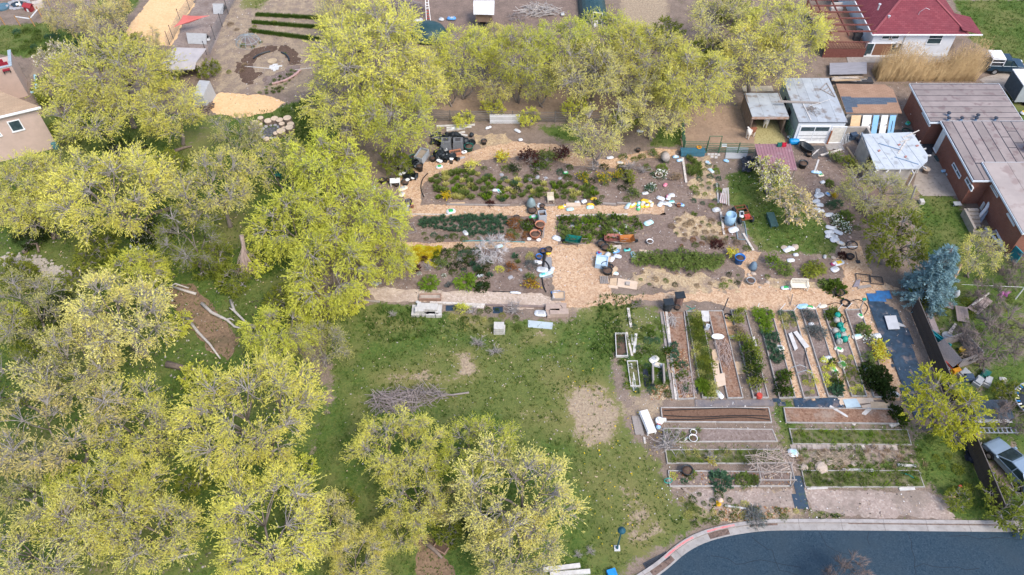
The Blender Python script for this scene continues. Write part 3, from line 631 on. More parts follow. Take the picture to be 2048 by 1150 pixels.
for a in[(1990,680,82,'large tangled bare purple grey tree beside the roofless playhouse'),(1975,600,42,'bare brown tree behind the wooden pallets'),(2040,840,52,'bare twiggy tree beside the trampoline'),(2035,545,42,'dry bare bush below the brick house corner')]:
 place_tree(BA,a[0],a[1],a[2],a[3],'bare trees in the side yard',name='bare_tree')
place_tree(BA,984,500,46,'bare silver grey shrub tree crossing the chip path',None,name='bare_tree',wood=M('silver_bark',(.60,.57,.57),(.47,.44,.44),4))
for k in(1150,1050):
 pass
place_tree(BA,1690,1150,46,'bare budding tree top rising over the blue asphalt',None,name='bare_tree',zs=1.4)
for px,py,r,lb in[(140,40,46,'tall slim poplar with a bare trunk by the duck pen'),(205,45,52,'tall slim poplar beside the sand yard'),(228,12,40,'thin poplar behind the sand yard'),(300,85,30,'small thin tree at the sand yard edge')]:
 place_tree(SB,px,py,r,lb,'poplars along the sand yard','tan',zs=1.25,name='poplar_tree')
k=0
for px,py,r,lf in[(330,330,40,'olive'),(190,500,44,'olive'),(300,470,40,'dark'),(420,520,46,'olive'),(470,560,42,'olive'),(520,520,40,'lime'),(560,600,44,'olive'),(600,590,40,'lime'),(350,650,34,'lime'),(390,760,36,'lime'),(30,550,40,'olive'),(110,620,38,'dark'),(60,690,46,'olive'),(385,960,34,'olive'),(440,940,30,'lime'),(120,960,36,'lime'),(610,940,36,'lime'),(690,1010,34,'olive'),(890,1060,36,'olive'),(960,1050,36,'dark'),(880,930,26,'lime'),(640,640,36,'olive'),(700,600,36,'lime'),(340,150,34,'olive'),(110,180,40,'olive'),(130,260,36,'olive'),(250,300,40,'dark'),(60,460,40,'dark'),(160,560,38,'olive'),(20,640,38,'lime'),(790,330,40,'olive'),(700,330,36,'lime'),(1330,180,40,'olive'),(1150,215,36,'lime'),(1255,240,36,'olive'),(1060,235,26,'lime'),(985,215,26,'lime'),(930,240,24,'lime'),(1420,100,40,'olive'),(1470,20,44,'olive'),(1340,60,36,'olive'),(420,140,26,'olive'),(200,110,36,'olive'),(250,90,36,'olive'),(1920,1000,30,'olive'),(1840,600,26,'olive'),(2010,780,26,'olive')]:
 o=place_tree(US,px,py,r,'low leafy sapling filling the shade under the taller trees','saplings of the undergrowth',lf,cat='sapling',name='sapling');k+=1
def spruce():
 rs=random.Random(5);rg=np.random.default_rng(5);root=thing('blue_spruce','silver blue spruce standing at the end of the dark board fence','spruce');H=7.0
 t=MB().tube([(0,0,-.1),(0,0,3),(0,0,H)],[.16,.1,.02],7);VB=[];VD=[]
 for i in range(15):
  z=.5+(H-.8)*i/15;r=2.25*(1-i/16)**.8+.15;n=int(6+r*4)
  for j in range(n):
   a=6.28*j/n+rs.random();L=r*rs.uniform(.78,1.1);e=Vector((L*math.cos(a),L*math.sin(a),z-.12*L+rs.uniform(-.1,.15)))
   t.tube([(0,0,z),e],[.035,.012],3,False)
   for q in range(int(8+L*16)):
    u_=rs.uniform(.3,1.03);b=Vector((0,0,z)).lerp(e,u_);sp=.3*(1.15-u_*.5)
    d=(e-Vector((0,0,z))).normalized()*.8+Vector((rs.gauss(0,.8),rs.gauss(0,.8),rs.gauss(.25,.35)));d.normalize()
    VB.append(b);VD.append(d*sp*rs.uniform(.8,1.4))
 B=np.repeat(np.array(VB),3,0)+rg.normal(0,.05,(len(VB)*3,3));D=np.repeat(np.array(VD),3,0)+rg.normal(0,.07,B.shape)
 W=np.cross(D,rg.normal(0,1,D.shape));W/=np.linalg.norm(W,axis=1,keepdims=True);W*=.032
 V=np.stack([B,B+D*.5+W,B+D,B+D*.5-W],1).reshape(-1,3)
 obj('crown',np_mesh('spruce_crown',V,np.arange(len(V)).reshape(-1,4),leafmat('spruce_needles',(.24,.37,.40),(.15,.26,.28),.1)),None,root);obj('trunk',t,BARK,root)
 return root
sp_=spruce();p=G(1842,598);sp_.location=(p.x,p.y,0)
for p_ in PROTOS:
 for c in list(p_.children):bpy.data.objects.remove(c)
 bpy.data.objects.remove(p_)
print('trees',len(bpy.data.objects))
# ================================================================ BUILDINGS
def ray(px,py):return Vector(tuple(_f+(px-1024)/FPX*np.array([1,0,0])-(py-575)/FPX*_u))
def GY(px,py,Y):d=ray(px,py);t=Y/d.y;return Vector((t*d.x,Y,CAMH+t*d.z))
def GXp(px,py,X):d=ray(px,py);t=X/d.x;return Vector((X,t*d.y,CAMH+t*d.z))
WHITEP=M('white_paint',(.80,.80,.79),(.68,.69,.70),1.5,7,spec=.3,c=(.5,.49,.47),csc=3,camt=.2)
GLASS=M('window_glass',(.03,.05,.06),(.06,.09,.10),1.5,2,rough=.08,spec=.6)
TRIMW=M('white_trim',(.82,.83,.84),(.7,.72,.74),4,4)
DKTRIM=M('dark_trim',(.06,.06,.065),(.04,.04,.045),4)
def win(root,a,b,axis='y',mull=0,transom=0,name='window',fw=.07,frame=None,pane=None):
 """a window given by two opposite corners on its wall (world); frame bars stand proud, the pane sits inside them"""
 o=Vector(root.location);a=Vector(a)-o;b=Vector(b)-o;lo=[min(a[i],b[i])for i in range(3)];hi=[max(a[i],b[i])for i in range(3)]
 f=MB();g=MB();fr=frame or TRIMW
 if axis=='y':
  y=lo[1];x0,x1,z0,z1=lo[0],hi[0],lo[2],hi[2]
  def bx(mb,p,q,r,s,d):mb.box(p,q,y-d,y+.05,r,s)
 else:
  x=lo[0];x0,x1,z0,z1=lo[1],hi[1],lo[2],hi[2]
  def bx(mb,p,q,r,s,d):mb.box(x-d,x+.05,p,q,r,s)
 bx(f,x0-fw,x1+fw,z1,z1+fw,.06);bx(f,x0-fw*1.4,x1+fw*1.4,z0-fw,z0,.10);bx(f,x0-fw,x0,z0,z1,.06);bx(f,x1,x1+fw,z0,z1,.06)
 for k in range(mull):c=x0+(x1-x0)*(k+1)/(mull+1);bx(f,c-fw*.4,c+fw*.4,z0,z1,.05)
 for k in range(transom):c=z0+(z1-z0)*(k+1)/(transom+1);bx(f,x0,x1,c-fw*.35,c+fw*.35,.047)
 w=obj(name,f,fr,root);bx(g,x0,x1,z0,z1,.02);obj('pane',g,pane or GLASS,w);return w
def house(name,label,cat,loc):return thing(name,label,cat,loc)
Y0=80.6
red=house('red_roof_house','white house with a dark red shingle hip roof and pergola','house',(41.4,Y0,0))
WALLW=M('white_wall_paint',(.70,.72,.76),(.62,.645,.69),1.2,8,c=(.55,.55,.56),csc=4,camt=.12)
obj('wall',MB().box(0,9.4,0,14,0,3.3),WALLW,red)
SHR=course_mat('red_shingles',(.185,.042,.055),(.235,.062,.075),(.10,.03,.038),1,.45,.19,'xy',.012,.4,tint=(.15,.042,.055))
ex,e0=-.42,3.15;W=10.9;hw=W/2;ri=3.7;mb=MB();ey=.03-.4;D2=15
A,B_,C_,D_=(ex,ey,e0),(ex+W,ey,e0),(ex+W,D2,e0),(ex,D2,e0);P1,P2=(ex+hw,ey+hw,e0+ri),(ex+hw,D2-hw,e0+ri)
roof=obj('roof',MB().add([A,B_,C_,D_,P1,P2],[(0,1,4),(1,2,5,4),(2,3,5),(3,0,4,5),(0,3,2,1)]),SHR,red)
obj('side_roof',MB().slab([(ex+W-.9,ey+.01,e0+.60),(ex+W+1.55,ey+.01,e0+.02),(ex+W+1.55,3.2,e0+.02),(ex+W-.9,3.2,e0+.60)],.1),SHR,red)
RC=M('ridge_shingle',(.30,.085,.095),(.24,.065,.075),6)
for p,q in((A,P1),(B_,P1),(P1,P2)):obj('ridge_cap',MB().bar(Vector(p)+Vector((0,0,.03)),Vector(q)+Vector((0,0,.03)),.24,.05),RC,roof)
obj('gutter',MB().box(ex-.05,ex+W+1.6,ey-.12,ey-.01,e0-.1,e0+.03),TRIMW,red);obj('gutter',MB().box(ex-.12,ex-.01,ey,D2,e0-.1,e0+.03),TRIMW,red)
PIPE=M('vent_metal',(.62,.63,.66),(.5,.51,.54),8,metal=.3,rough=.5)
for px,py in((1772,46),(1736,30),(1735,14)):
 d=ray(px,py);t=(Y0+1.4)/d.y;lx=t*d.x-41.4
 obj('roof_vent',MB().lathe([(.09,-.2),(.09,.45),(.16,.46),(.16,.55)],8,(max(lx,.5),1.3+(46-py)*.07,e0+.8+(46-py)*.05)),PIPE,red)
sd_=obj('dish_antenna',MB().tube([(4.9,1.6,e0+1.1),(4.9,1.5,e0+1.7)],.03,5).tube([(4.9,1.5,e0+1.7),(5.3,1.3,e0+2.3),(5.8,1.3,e0+2.1)],.025,5).box(4.75,5.1,1.35,1.65,e0+.85,e0+1.15),PIPE,red)
for a,b,mu,tr_ in(((1768,66),(1781,77),0,1),((1783,66),(1796,77),0,1),((1862,66),(1879,87),0,1)):win(red,GY(*a,Y0),GY(*b,Y0),'y',mu,tr_)
p,q=GY(1735,87,Y0),GY(1796,113,Y0);gd=win(red,(p.x,Y0,.12),(q.x,Y0,p.z),'y',0,0,'sliding_door',frame=TRIMW)
BLIND=M('brown_blind',(.27,.135,.085),(.2,.1,.06),2,stretch=(1,1,12));x0=p.x-41.4
obj('blind',MB().box(x0+.95,x0+2.9,-.045,-.021,.2,p.z-.08),BLIND,gd);obj('mullion',MB().box(x0+.8,x0+.92,-.06,.03,.12,p.z),TRIMW,gd)
pp=GY(1812,70,Y0).x-41.4
obj('drain_pipe',MB().tube([(pp,-.08,3.05),(pp,-.08,.3)],.05,6),M('pipe_grey',(.52,.55,.58)),red);obj('meter_box',MB().box(pp-.75,pp-.4,-.16,0,1.3,1.9),PIPE,red)
obj('foundation',MB().box(-.03,9.43,-.04,14,0,.35),M('painted_block',(.70,.71,.72),(.6,.6,.6),2),red)
MAR=M('maroon_timber',(.20,.075,.06),(.14,.05,.042),4,stretch=(1,1,1));DKB=M('red_brown_deck',(.33,.19,.12),(.24,.135,.09),2)
px0,px1=36.2,41.0
dk=thing('deck','red brown timber deck with slatted railing under the pergola','deck',(px0,80.4,0))
for i in range(26):obj('deck_board',MB().box(0,px1-px0,.02+i*.36,.36+i*.36,1.15,1.2),DKB,dk)if i==0 else None
db=bpy.data.objects['deck_board']
for i in range(1,26):k=db.copy();COL.objects.link(k);k.parent=dk;k.location=(0,i*.36,0)
obj('skirt',MB().box(0,px1-px0,-.02,.01,0,1.14),MAR,dk)
obj('rail',MB().box(0,px1-px0,-.1,0,2.05,2.13),MAR,dk);obj('rail',MB().box(-.1,-.01,0,9.3,2.05,2.13),MAR,dk)
bl=MB().box(.03,.09,-.07,-.03,1.2,2.05);b0=obj('baluster',bl,MAR,dk)
for i in range(1,26):k=b0.copy();COL.objects.link(k);k.parent=dk;k.location=(i*.185,0,0)
for i in range(14):k=b0.copy();COL.objects.link(k);k.parent=dk;k.location=(-.12,.15+i*.66,0)
pg=thing('pergola','maroon timber pergola of bare rafters beside the white house','pergola',(px0,80.4,0))
for y in(.1,4.4,9.2):obj('post',MB().box(.02,.17,y,y+.15,1.2,3.12),MAR,pg)
for x in(.0,1.9):obj('beam',MB().box(x,x+.12,-.5,10.2,3.13,3.3),MAR,pg)
r0=obj('rafter',MB().box(-.6,px1-px0+.45,0,.12,3.31,3.47),MAR,pg)
for i in range(1,8):k=r0.copy();COL.objects.link(k);k.parent=pg;k.location=(0,i*1.35,0)
one('barbecue',MB().box(-.45,.45,-.3,.3,.55,.95).lathe([(.3,0),(.34,.2),(.28,.36),(.05,.42)],10,(0,0,.95),sx=1.4).box(-.4,.4,-.25,.25,0,.55),DKTRIM,'black covered barbecue grill on the timber deck','grill',(40.3,82.2,1.2))
one('patio_sofa',MB().box(-.7,.7,-.35,.35,0,.4).box(-.7,.7,.2,.4,.4,.8),M('pale_cushion',(.6,.55,.52)),'pale outdoor sofa at the far end of the deck','sofa',(39.6,88.6,1.2))
def reeds():
 rg=np.random.default_rng(3);N=4200;t=rg.random(N);a=np.array(G(1752,163));b=np.array(G(1950,163));B=a+(b-a)*t[:,None];B[:,1]+=rg.uniform(-.1,2.0,N);B[:,2]=0
 h=rg.uniform(2.0,4.6,N)*(.75+.25*np.sin(t*9));D=np.stack([rg.normal(.17,.13,N),rg.normal(0,.13,N),np.ones(N)],1)*h[:,None];w=rg.uniform(.012,.022,N)
 V=np.zeros((N,4,3));V[:,0]=B;V[:,0,0]-=w;V[:,1]=B;V[:,1,0]+=w;V[:,2]=B;V[:,2,1]+=w;V[:,3]=B+D
 o=np.arange(N)[:,None]*4;F=np.concatenate([o+[0,1,3],o+[1,2,3],o+[2,0,3]])
 P=B+D;k=rg.random(N)<.5;P=P[k];n=len(P);d=rg.normal(0,.5,(n,3))+[.35,0,.6];d*=.28;W=np.cross(d,[0,1,.2]);W/=np.linalg.norm(W,axis=1,keepdims=True);W*=.025
 V2=np.stack([P-d*.3,P+d*.3+W,P+d,P+d*.3-W],1).reshape(-1,3);F2=np.concatenate([np.arange(n)[:,None]*4+[0,1,2],np.arange(n)[:,None]*4+[0,2,3]])+4*N
 stuff(obj('reeds',np_mesh('reeds',np.concatenate([V.reshape(-1,3),V2]),np.concatenate([F,F2]),M('dry_reed',(.60,.44,.235),(.44,.30,.15),1.2,4,trans=.15)),None))
reeds()
FL=G(1599,243,2.75);FR=G(1692,241,2.75);BLp=G(1568,157,2.75);gw,gdp=FR.x-FL.x,BLp.y-FL.y
ga=thing('garage','white clapboard garage with a flat grey roof and windowed door','garage',(FL.x,FL.y,0))
TEAL=M('darker_siding',(.36,.45,.44),(.29,.37,.37),2,6,c=(.2,.24,.24),csc=4,stretch=(1,1,6));SID=M('white_siding',(.68,.70,.73),(.58,.61,.64),2,6,c=(.5,.5,.5),csc=5,camt=.15,stretch=(.5,.5,8))  # side walls darker and greener than the front siding
obj('side_wall',MB().box(0,gw,.12,gdp,0,2.66),TEAL,ga);obj('front_wall',MB().box(-.01,gw+.01,0,.11,0,2.66),SID,ga)
ROOFG=M('grey_roof_membrane',(.40,.43,.46),(.31,.335,.365),.7,8,c=(.24,.22,.21),csc=1.2,camt=.5,rand=.08)
rf=obj('roof',MB().box(-.13,gw+.13,-.13,gdp+.1,2.67,2.75),M('roof_edge',(.12,.13,.15)),ga)
for i in range(5):obj('roof_sheet',MB().box(-.1+i*(gw+.2)/5+.01,-.1+(i+1)*(gw+.2)/5-.01,-.1,gdp+.08,2.75,2.765+.002*(i%2)),ROOFG,rf)
a,b=GY(1603,253,FL.y),GY(1650,280,FL.y);dr_=win(ga,(a.x,FL.y,.1),(b.x,FL.y,a.z),'y',1,0,'garage_door',.09,pane=WHITEP)
zz=a.z;xx=a.x-FL.x;wd_=b.x-a.x
for i in range(2):obj('door_glass',MB().box(xx+.05+i*wd_/2,xx+wd_/2-.05+i*wd_/2,-.045,-.021,zz-.55,zz-.08),GLASS,dr_)
for z in(.5,.95):obj('door_groove',MB().box(xx,xx+wd_,-.024,-.021,z,z+.04),DKTRIM,dr_)
a,b=GY(1666,254,FL.y),GY(1682,281,FL.y);win(ga,(a.x,FL.y,.05),(b.x,FL.y,a.z),'y',0,0,'door',.07,pane=M('cream_door',(.74,.70,.62)))
obj('side_window',MB().box(-.04,.0,4.6,5.4,1.2,1.9),DKTRIM,ga);obj('side_window',MB().box(-.04,.0,2.6,3.5,1.2,1.9),DKTRIM,ga)
WOODG=M('weathered_wood',(.34,.30,.275),(.24,.21,.19),3,6,stretch=(6,6,1));WOODP=M('pale_board',(.62,.57,.52),(.48,.43,.38),3,6,c=(.3,.27,.25),csc=6);WOODN=M('new_timber',(.60,.42,.26),(.48,.33,.2),3);WHB=M('white_board',(.60,.58,.56),(.46,.44,.42),2,6)
def beam_on(name,label,cat,a,b,z,w,h,mat,group=None):
 A=G(*a,z);Bq=G(*b,z);L=(Bq-A).length;return one(name,MB().box(0,L,-w/2,w/2,0,h),mat,label,cat,A,math.atan2(Bq.y-A.y,Bq.x-A.x),group)
beam_on('timber_beam','long weathered beam lying across the white garage roof','beam',(1556,204),(1640,207),2.78,.2,.15,WOODG)
beam_on('board','pale narrow board on the white garage roof','board',(1606,208),(1622,241),2.78,.1,.05,WHB)
beam_on('board','thin white strip propped on the weathered roof beam','board',(1617,213),(1660,199),2.96,.06,.03,WHB)
def twigs(name,label,cat,p,rad,n,mat,h=.5,lmin=.5,lmax=1.5,r=.02,group=None,flat=.35,sx=1,sy=1,seed=None,z0=0):
 rs=random.Random(seed if seed is not None else int(p.x*100+p.y));mb=MB()
 for i in range(n):
  a=rs.uniform(0,6.28);q=rad*math.sqrt(rs.random());c=Vector((q*math.cos(a)*sx,q*math.sin(a)*sy,rs.uniform(.03,h)*(1-.6*q/rad)))
  d=Vector((rs.gauss(0,1)*sx,rs.gauss(0,1)*sy,rs.gauss(0,flat)));d.normalize();L=rs.uniform(lmin,lmax)/2;A=c-d*L;Bq=c+d*L;A.z=max(A.z,.02);Bq.z=max(Bq.z,.02)
  m=c+Vector((rs.uniform(-.1,.1),rs.uniform(-.1,.1),rs.uniform(0,.12)));mb.tube([A,m,Bq],[r*1.2,r,r*.4],3,False)
 o=one(name,mb,mat,label,cat,(p.x,p.y,z0),0,group);o['kind']='thing';return o
twigs('twig_tangle','tangle of dark twigs on the white garage roof','twigs',G(1629,223,2.77),.7,40,BARK,.25,.3,.9,.015,z0=2.77)
tr_=thing('broken_truss','broken triangular wooden frame lying on the garage roof corner','frame',(G(1652,180,2.77).x,G(1652,180,2.77).y,2.77))
cpt=Vector(tr_.location)
PT=[G(*q,2.8)-cpt for q in((1641,178),(1653,166),(1670,194))]
for i in range(3):obj('bar',MB().bar(PT[i],PT[(i+1)%3],.1,.05),WOODG,tr_)
for i in range(3):obj('brace',MB().bar(PT[0].lerp(PT[2],.2+.25*i),PT[1].lerp(PT[2],.3+.2*i)+Vector((0,0,.03)),.07,.05),WOODG,tr_)
FL=G(1505,232,2.35);FR=G(1577,231,2.35);BLp=G(1487,186,2.1);sw,sdp=FR.x-FL.x,BLp.y-FL.y
ls=thing('animal_shelter','open fronted plywood animal shelter with a pale sheet roof','shelter',(FL.x,FL.y,0))
PLY=M('old_plywood',(.24,.17,.125),(.17,.12,.09),2.5,6,stretch=(1,1,.4),c=(.3,.26,.23),csc=4)
obj('side_wall',MB().box(.02,.1,.2,sdp-.05,0,2.2),PLY,ls);obj('side_wall',MB().box(sw-.12,sw-.04,.6,sdp-.05,0,2.2),PLY,ls);obj('back_wall',MB().box(.02,sw-.04,sdp-.12,sdp-.04,0,2.05),PLY,ls)
for x in(.1,sw-.22):obj('post',MB().box(x,x+.12,.1,.22,0,2.18),PLY,ls)
rf=obj('roof',MB().add([(-.05,-.06,2.3),(sw+.05,-.06,2.3),(sw+.05,sdp,2.1),(-.05,sdp,2.1),(-.05,-.06,2.22),(sw+.05,-.06,2.22),(sw+.05,sdp,2.02),(-.05,sdp,2.02)],[(0,1,2,3),(7,6,5,4),(0,4,5,1),(1,5,6,2),(2,6,7,3),(3,7,4,0)]),DKTRIM,ls)
for i in range(3):
 x0,x1=-.04+i*(sw+.08)/3+.008,-.04+(i+1)*(sw+.08)/3-.008;obj('roof_sheet',MB().slab([(x0,-.05,2.315),(x1,-.05,2.315),(x1,sdp-.01,2.115),(x0,sdp-.01,2.115)],.012),ROOFG,rf)
RUSTW=M('rusty_fascia',(.33,.17,.10),(.45,.38,.34),4,6);obj('fascia',MB().box(-.05,sw+.05,-.1,-.065,2.0,2.3),RUSTW,ls)
sheet('hay_bedding',[(1508,292),(1570,288),(1556,240),(1512,240)],.018,HAY,.3)
one('plywood_sheet',MB().box(-1.7,1.7,-.5,.5,0,.06),M('cream_ply',(.55,.48,.38)),'cream plywood sheet laid flat behind the animal shelter','plywood sheet',G(1515,178,0),0)
for i,(px,py)in enumerate(((1476,188),(1581,262))):
 pass
LO=Vector((34.9,67.5,0));bs=thing('shingled_shed','old shed with a patched brown and blue shingle roof','shed',LO)
BRS=course_mat('brown_shingles',(.30,.185,.125),(.35,.225,.155),(.2,.12,.085),1,.5,.16,'xy',.012,.3);BLS=course_mat('blue_shingles',(.075,.10,.14),(.10,.13,.17),(.05,.065,.09),1,.5,.16,'xy',.012,.3)
obj('wall',MB().box(.25,5.6,.15,3.6,0,2.0),M('shed_stucco',(.45,.43,.41),(.35,.33,.31)),bs)
def rz_(y):return 2.0+.62*(y/3.9)
obj('roof',MB().slab([(0,-.05,rz_(-.05)),(5.85,-.05,rz_(-.05)),(5.75,3.3,rz_(3.3)),(5.0,4.0,rz_(4)),(-.2,4.1,rz_(4.1))],.09),BRS,bs)
obj('roof_patch',MB().slab([(.02,.0,rz_(0)+.012),(.75,.0,rz_(0)+.012),(.75,.75,rz_(.75)+.012),(1.4,.75,rz_(.75)+.012),(1.4,1.15,rz_(1.15)+.012),(4.6,1.15,rz_(1.15)+.012),(4.6,1.4,rz_(1.4)+.012),(5.7,1.4,rz_(1.4)+.012),(5.7,2.1,rz_(2.1)+.012),(1.0,2.1,rz_(2.1)+.012),(1.0,2.25,rz_(2.25)+.012),(-.05,2.25,rz_(2.25)+.012)],.01),BLS,bs)
obj('side_roof',MB().slab([(-.2,4.1,2.55),(0,-.05,1.98),(-.75,.3,1.0),(-.9,3.9,1.2)],.07),M('rotten_roof',(.15,.10,.075),(.36,.25,.14),3,6),bs)
obj('end_wall',MB().box(-.75,-.68,.5,3.6,0,1.25),M('grey_panel',(.42,.45,.46)),bs);obj('arch_opening',MB().lathe([(.5,0),(.5,.04)],12,(0,0,0),Matrix.Translation((-.75,2.2,.62))@Matrix.Rotation(R(-90),4,'Y'),sx=1.1),DKTRIM,bs)
DOORW=M('door_white',(.78,.77,.75),(.66,.66,.65),1.5,5);DOORB=M('door_blue',(.20,.42,.68),(.26,.48,.70),1.5,5);DOORP=M('door_ply',(.66,.47,.28),(.55,.38,.22),2,6,stretch=(1,5,1))
y_top=LO.y-.14
for i,(xa,xb,mt,lb)in enumerate(((1702,1721,DOORP,'bare plywood panel leaning on the shingled shed beside its corner'),(1725,1742,DOORW,'white door leaning between the plywood panel and a blue door'),(1746,1757,DOORB,'blue door leaning between two white doors'),(1762,1775,DOORW,'white door leaning between two blue doors'),(1779,1791,DOORB,'outer blue door with a dark stripe at the end of the leaning row'))):
 a=G(xa,227,1.75);b=G(xb,227,1.75);w=b.x-a.x
 d=one('leaning_door',MB().add([(0,0,1.75),(w,0,1.75),(w-.12,-1.25,.02),(-.12,-1.25,.02),(0,.05,1.72),(w,.05,1.72),(w-.12,-1.2,.0),(-.12,-1.2,.0)],[(0,3,2,1),(4,5,6,7),(0,1,5,4),(1,2,6,5),(2,3,7,6),(3,0,4,7)]),mt,lb,'door',(a.x,y_top,0),0,'doors leaning on the shingled shed')
 obj('knob',MB().box(w-.22,w-.16,-.74,-.66,1.0,1.12),DKTRIM,d)if i in(1,3)else(obj('stripe',MB().bar((w*.5,-.35,1.3),(w*.35,-1.0,.42),.05,.03),DKTRIM,d)if i==4 else None)
bh=thing('brick_house','long red brick house with flat brown seamed roofs','house',(42.5,48.6,0))
BRICK=course_mat('red_brick',(.24,.085,.055),(.31,.115,.075),(.26,.17,.14),1,.24,.085,'wall',.012,.3,tint=(.2,.075,.055))
RTAR=M('roof_tar',(.035,.037,.05),(.06,.055,.065),3);RSH=M('brown_roll_roofing',(.30,.25,.235),(.235,.195,.185),.6,8,c=(.20,.15,.145),csc=1.3,camt=.5,rand=.10);RSH2=M('pale_roll_roofing',(.375,.32,.295),(.31,.265,.248),.5,8,c=(.27,.21,.195),csc=.8,camt=.5,rand=.06)
FAS=M('fascia_white',(.72,.76,.80),(.6,.64,.68),3)
O=Vector((42.5,48.6,0))
def wing(x0,x1,y0,y1,z,wx=.45,wy=.45):
 obj('wall',MB().box(x0+wx,x1-.3,y0+wy,y1-.3,0,z-.22),BRICK,bh)
 f=obj('fascia',MB().box(x0,x1,y0,y1,z-.22,z-.03),FAS,bh);obj('gravel_stop',MB().box(x0+.06,x1-.06,y0+.06,y1-.06,z-.03,z-.012),RTAR,f);return f
f1=wing(-.35,9.2,15.8,22.3,3.2);f2=wing(.6,14,6.9,15.76,3.42);f3=wing(2.25,16,-.1,9.3,3.62)
def strips_x(par,x0,x1,ys,z,mat):
 for i in range(len(ys)-1):obj('roof_strip',MB().box(x0,x1,ys[i]+.045,ys[i+1]-.045,z-.012,z+.003*(i%3)),mat,par)
strips_x(f1,-.25,9.1,[15.95,16.5,17.35,18.3,19.25,20.2,21.15,22.15],3.2,RSH)
def strips_y(par,y0,y1,xs_,z,mat,gap=.05):
 for i in range(len(xs_)-1):obj('roof_strip',MB().box(xs_[i]+gap,xs_[i+1]-gap,y0,y1,z-.012,z+.003*(i%3)),mat,par)
strips_y(f2,9.4,15.65,[1.7,2.7,3.7,4.7,5.7],3.42,RSH);strips_y(f2,7.0,15.65,[.72,1.7],3.42,RSH)
for i,(x0,y0,x1,y1)in enumerate(((5.7,9.4,6.6,11.6),(5.7,11.6,6.6,13.2),(5.7,13.2,6.6,15.65),(6.6,9.4,7.6,12.3),(6.6,12.3,7.6,14.1),(6.6,14.1,7.6,15.65),(7.6,9.4,13.8,12.9),(7.6,12.9,13.8,15.65))):obj('roof_strip',MB().box(x0+.05,x1-.05,y0+.05,y1-.05,3.408,3.42+.003*(i%3)),RSH,f2)
strips_y(f2,7.0,9.25,[1.7,2.2],3.42,RSH)
strips_y(f3,-.02,9.2,[2.33,4.6,6.9,9.2,15.9],3.62,RSH2,.012)
BRKC=M('chimney_brick',(.38,.16,.09),(.3,.12,.07),6);obj('chimney',MB().box(7.2,8.2,10.5,11.6,3.4,4.6),BRKC,bh)
VB_=M('vent_blue',(.25,.38,.55),(.16,.24,.36),8,metal=.4,rough=.4);VC=M('vent_cap',(.04,.05,.07))
for px,py in((1896,230),(1896,240),(1922,240),(1951,240),(1954,234),(1990,240)):
 p=G(px,py,3.3)-O;v=obj('roof_vent',MB().lathe([(.13,0),(.13,.35)],9,(p.x,p.y,3.2)),VB_,bh);obj('cap',MB().lathe([(.2,.35),(.2,.43),(.08,.5)],9,(p.x,p.y,3.2)),VC,v)
xw=.15+.45+.0;X1=O.x+.1;X2=O.x+1.05;X3=O.x+2.7
def winx(a,b,X,**k):return win(bh,GXp(*a,X),GXp(*b,X),'x',**k)
winx((1846,226),(1860,250),X1,mull=1)
dsl=winx((1868,296),(1892,268),X2,name='side_door',pane=DOORW)
winx((1906,330),(1922,352),X2,mull=1);winx((1932,360),(1946,376),X2,mull=1)
winx((1983,372),(1996,392),X3,mull=1);winx((2016,428),(2029,450),X3,mull=1);winx((1992,462),(2006,486),X3,mull=1)
winx((1955,432),(1968,405),X3,name='back_door',pane=DOORW)
st_=thing('concrete_steps','concrete basement steps with a low wall beside the white back door','steps',(43.2,54.0,0))
for i in range(5):obj('step',MB().box(0,1.0,-.35*i,.35-.35*i-.01,0,.95-i*.17),OLDCONC,st_)
obj('side_wall',MB().box(-.25,-.02,-2.2,.4,0,.85),OLDCONC,st_);obj('end_wall',MB().box(-.25,1.9,-2.45,-2.21,0,.55),OLDCONC,st_)
Z=2.4;PTS=[G(1725,268,Z),G(1824,264,Z),G(1856,310,Z),G(1855,322,Z),G(1838,337,Z),G(1752,338,Z)];LO=PTS[5].copy();LO.z=0
cp=thing('carport','stucco carport with a white roof cut off at its corner','carport',LO);L2=[p-LO for p in PTS]
WR=M('white_roof_sheet',(.49,.52,.55),(.41,.445,.475),.9,7,c=(.29,.30,.31),csc=1.6,camt=.4)
rf=obj('roof',MB().slab([(p.x,p.y,Z)for p in L2[::-1]][::-1],.12),WR,cp)
cen=sum(L2,Vector())/6
for i in range(6):
 a,b=L2[i],L2[(i+1)%6]
 if i in(1,3,4):
  for t in((.15,.42,.7,.95)if i!=3 else(.5,)):
   p=a.lerp(b,t);q=cen.lerp(p,.55);e=p+(p-cen).normalized()*.45;obj('rafter',MB().bar((q.x,q.y,Z-.2),(e.x,e.y,Z-.2),.09,.14),WHB,cp)
for i in range(5):x=.9+i*.95;obj('roof_seam',MB().bar((x-.75,5.0,Z+.012),(x,.25,Z+.012),.03,.02),M('seam',(.42,.47,.52)),rf)
STU=M('carport_stucco',(.42,.385,.35),(.33,.30,.275),1,7)
obj('back_wall',MB().box(.2,5.0,5.0,5.2,0,2.25),STU,cp);obj('front_wall',MB().box(.26,3.7,.25,.4,0,2.25),STU,cp);obj('side_wall',MB().box(.05,.25,2.4,5.0,0,2.25),STU,cp);obj('side_wall',MB().box(.05,.25,.3,1.1,0,2.25),STU,cp)
for p in(L2[2],L2[4]):q=cen.lerp(p,.9);obj('post',MB().box(q.x-.06,q.x+.06,q.y-.06,q.y+.06,0,Z-.13),WHB,cp)
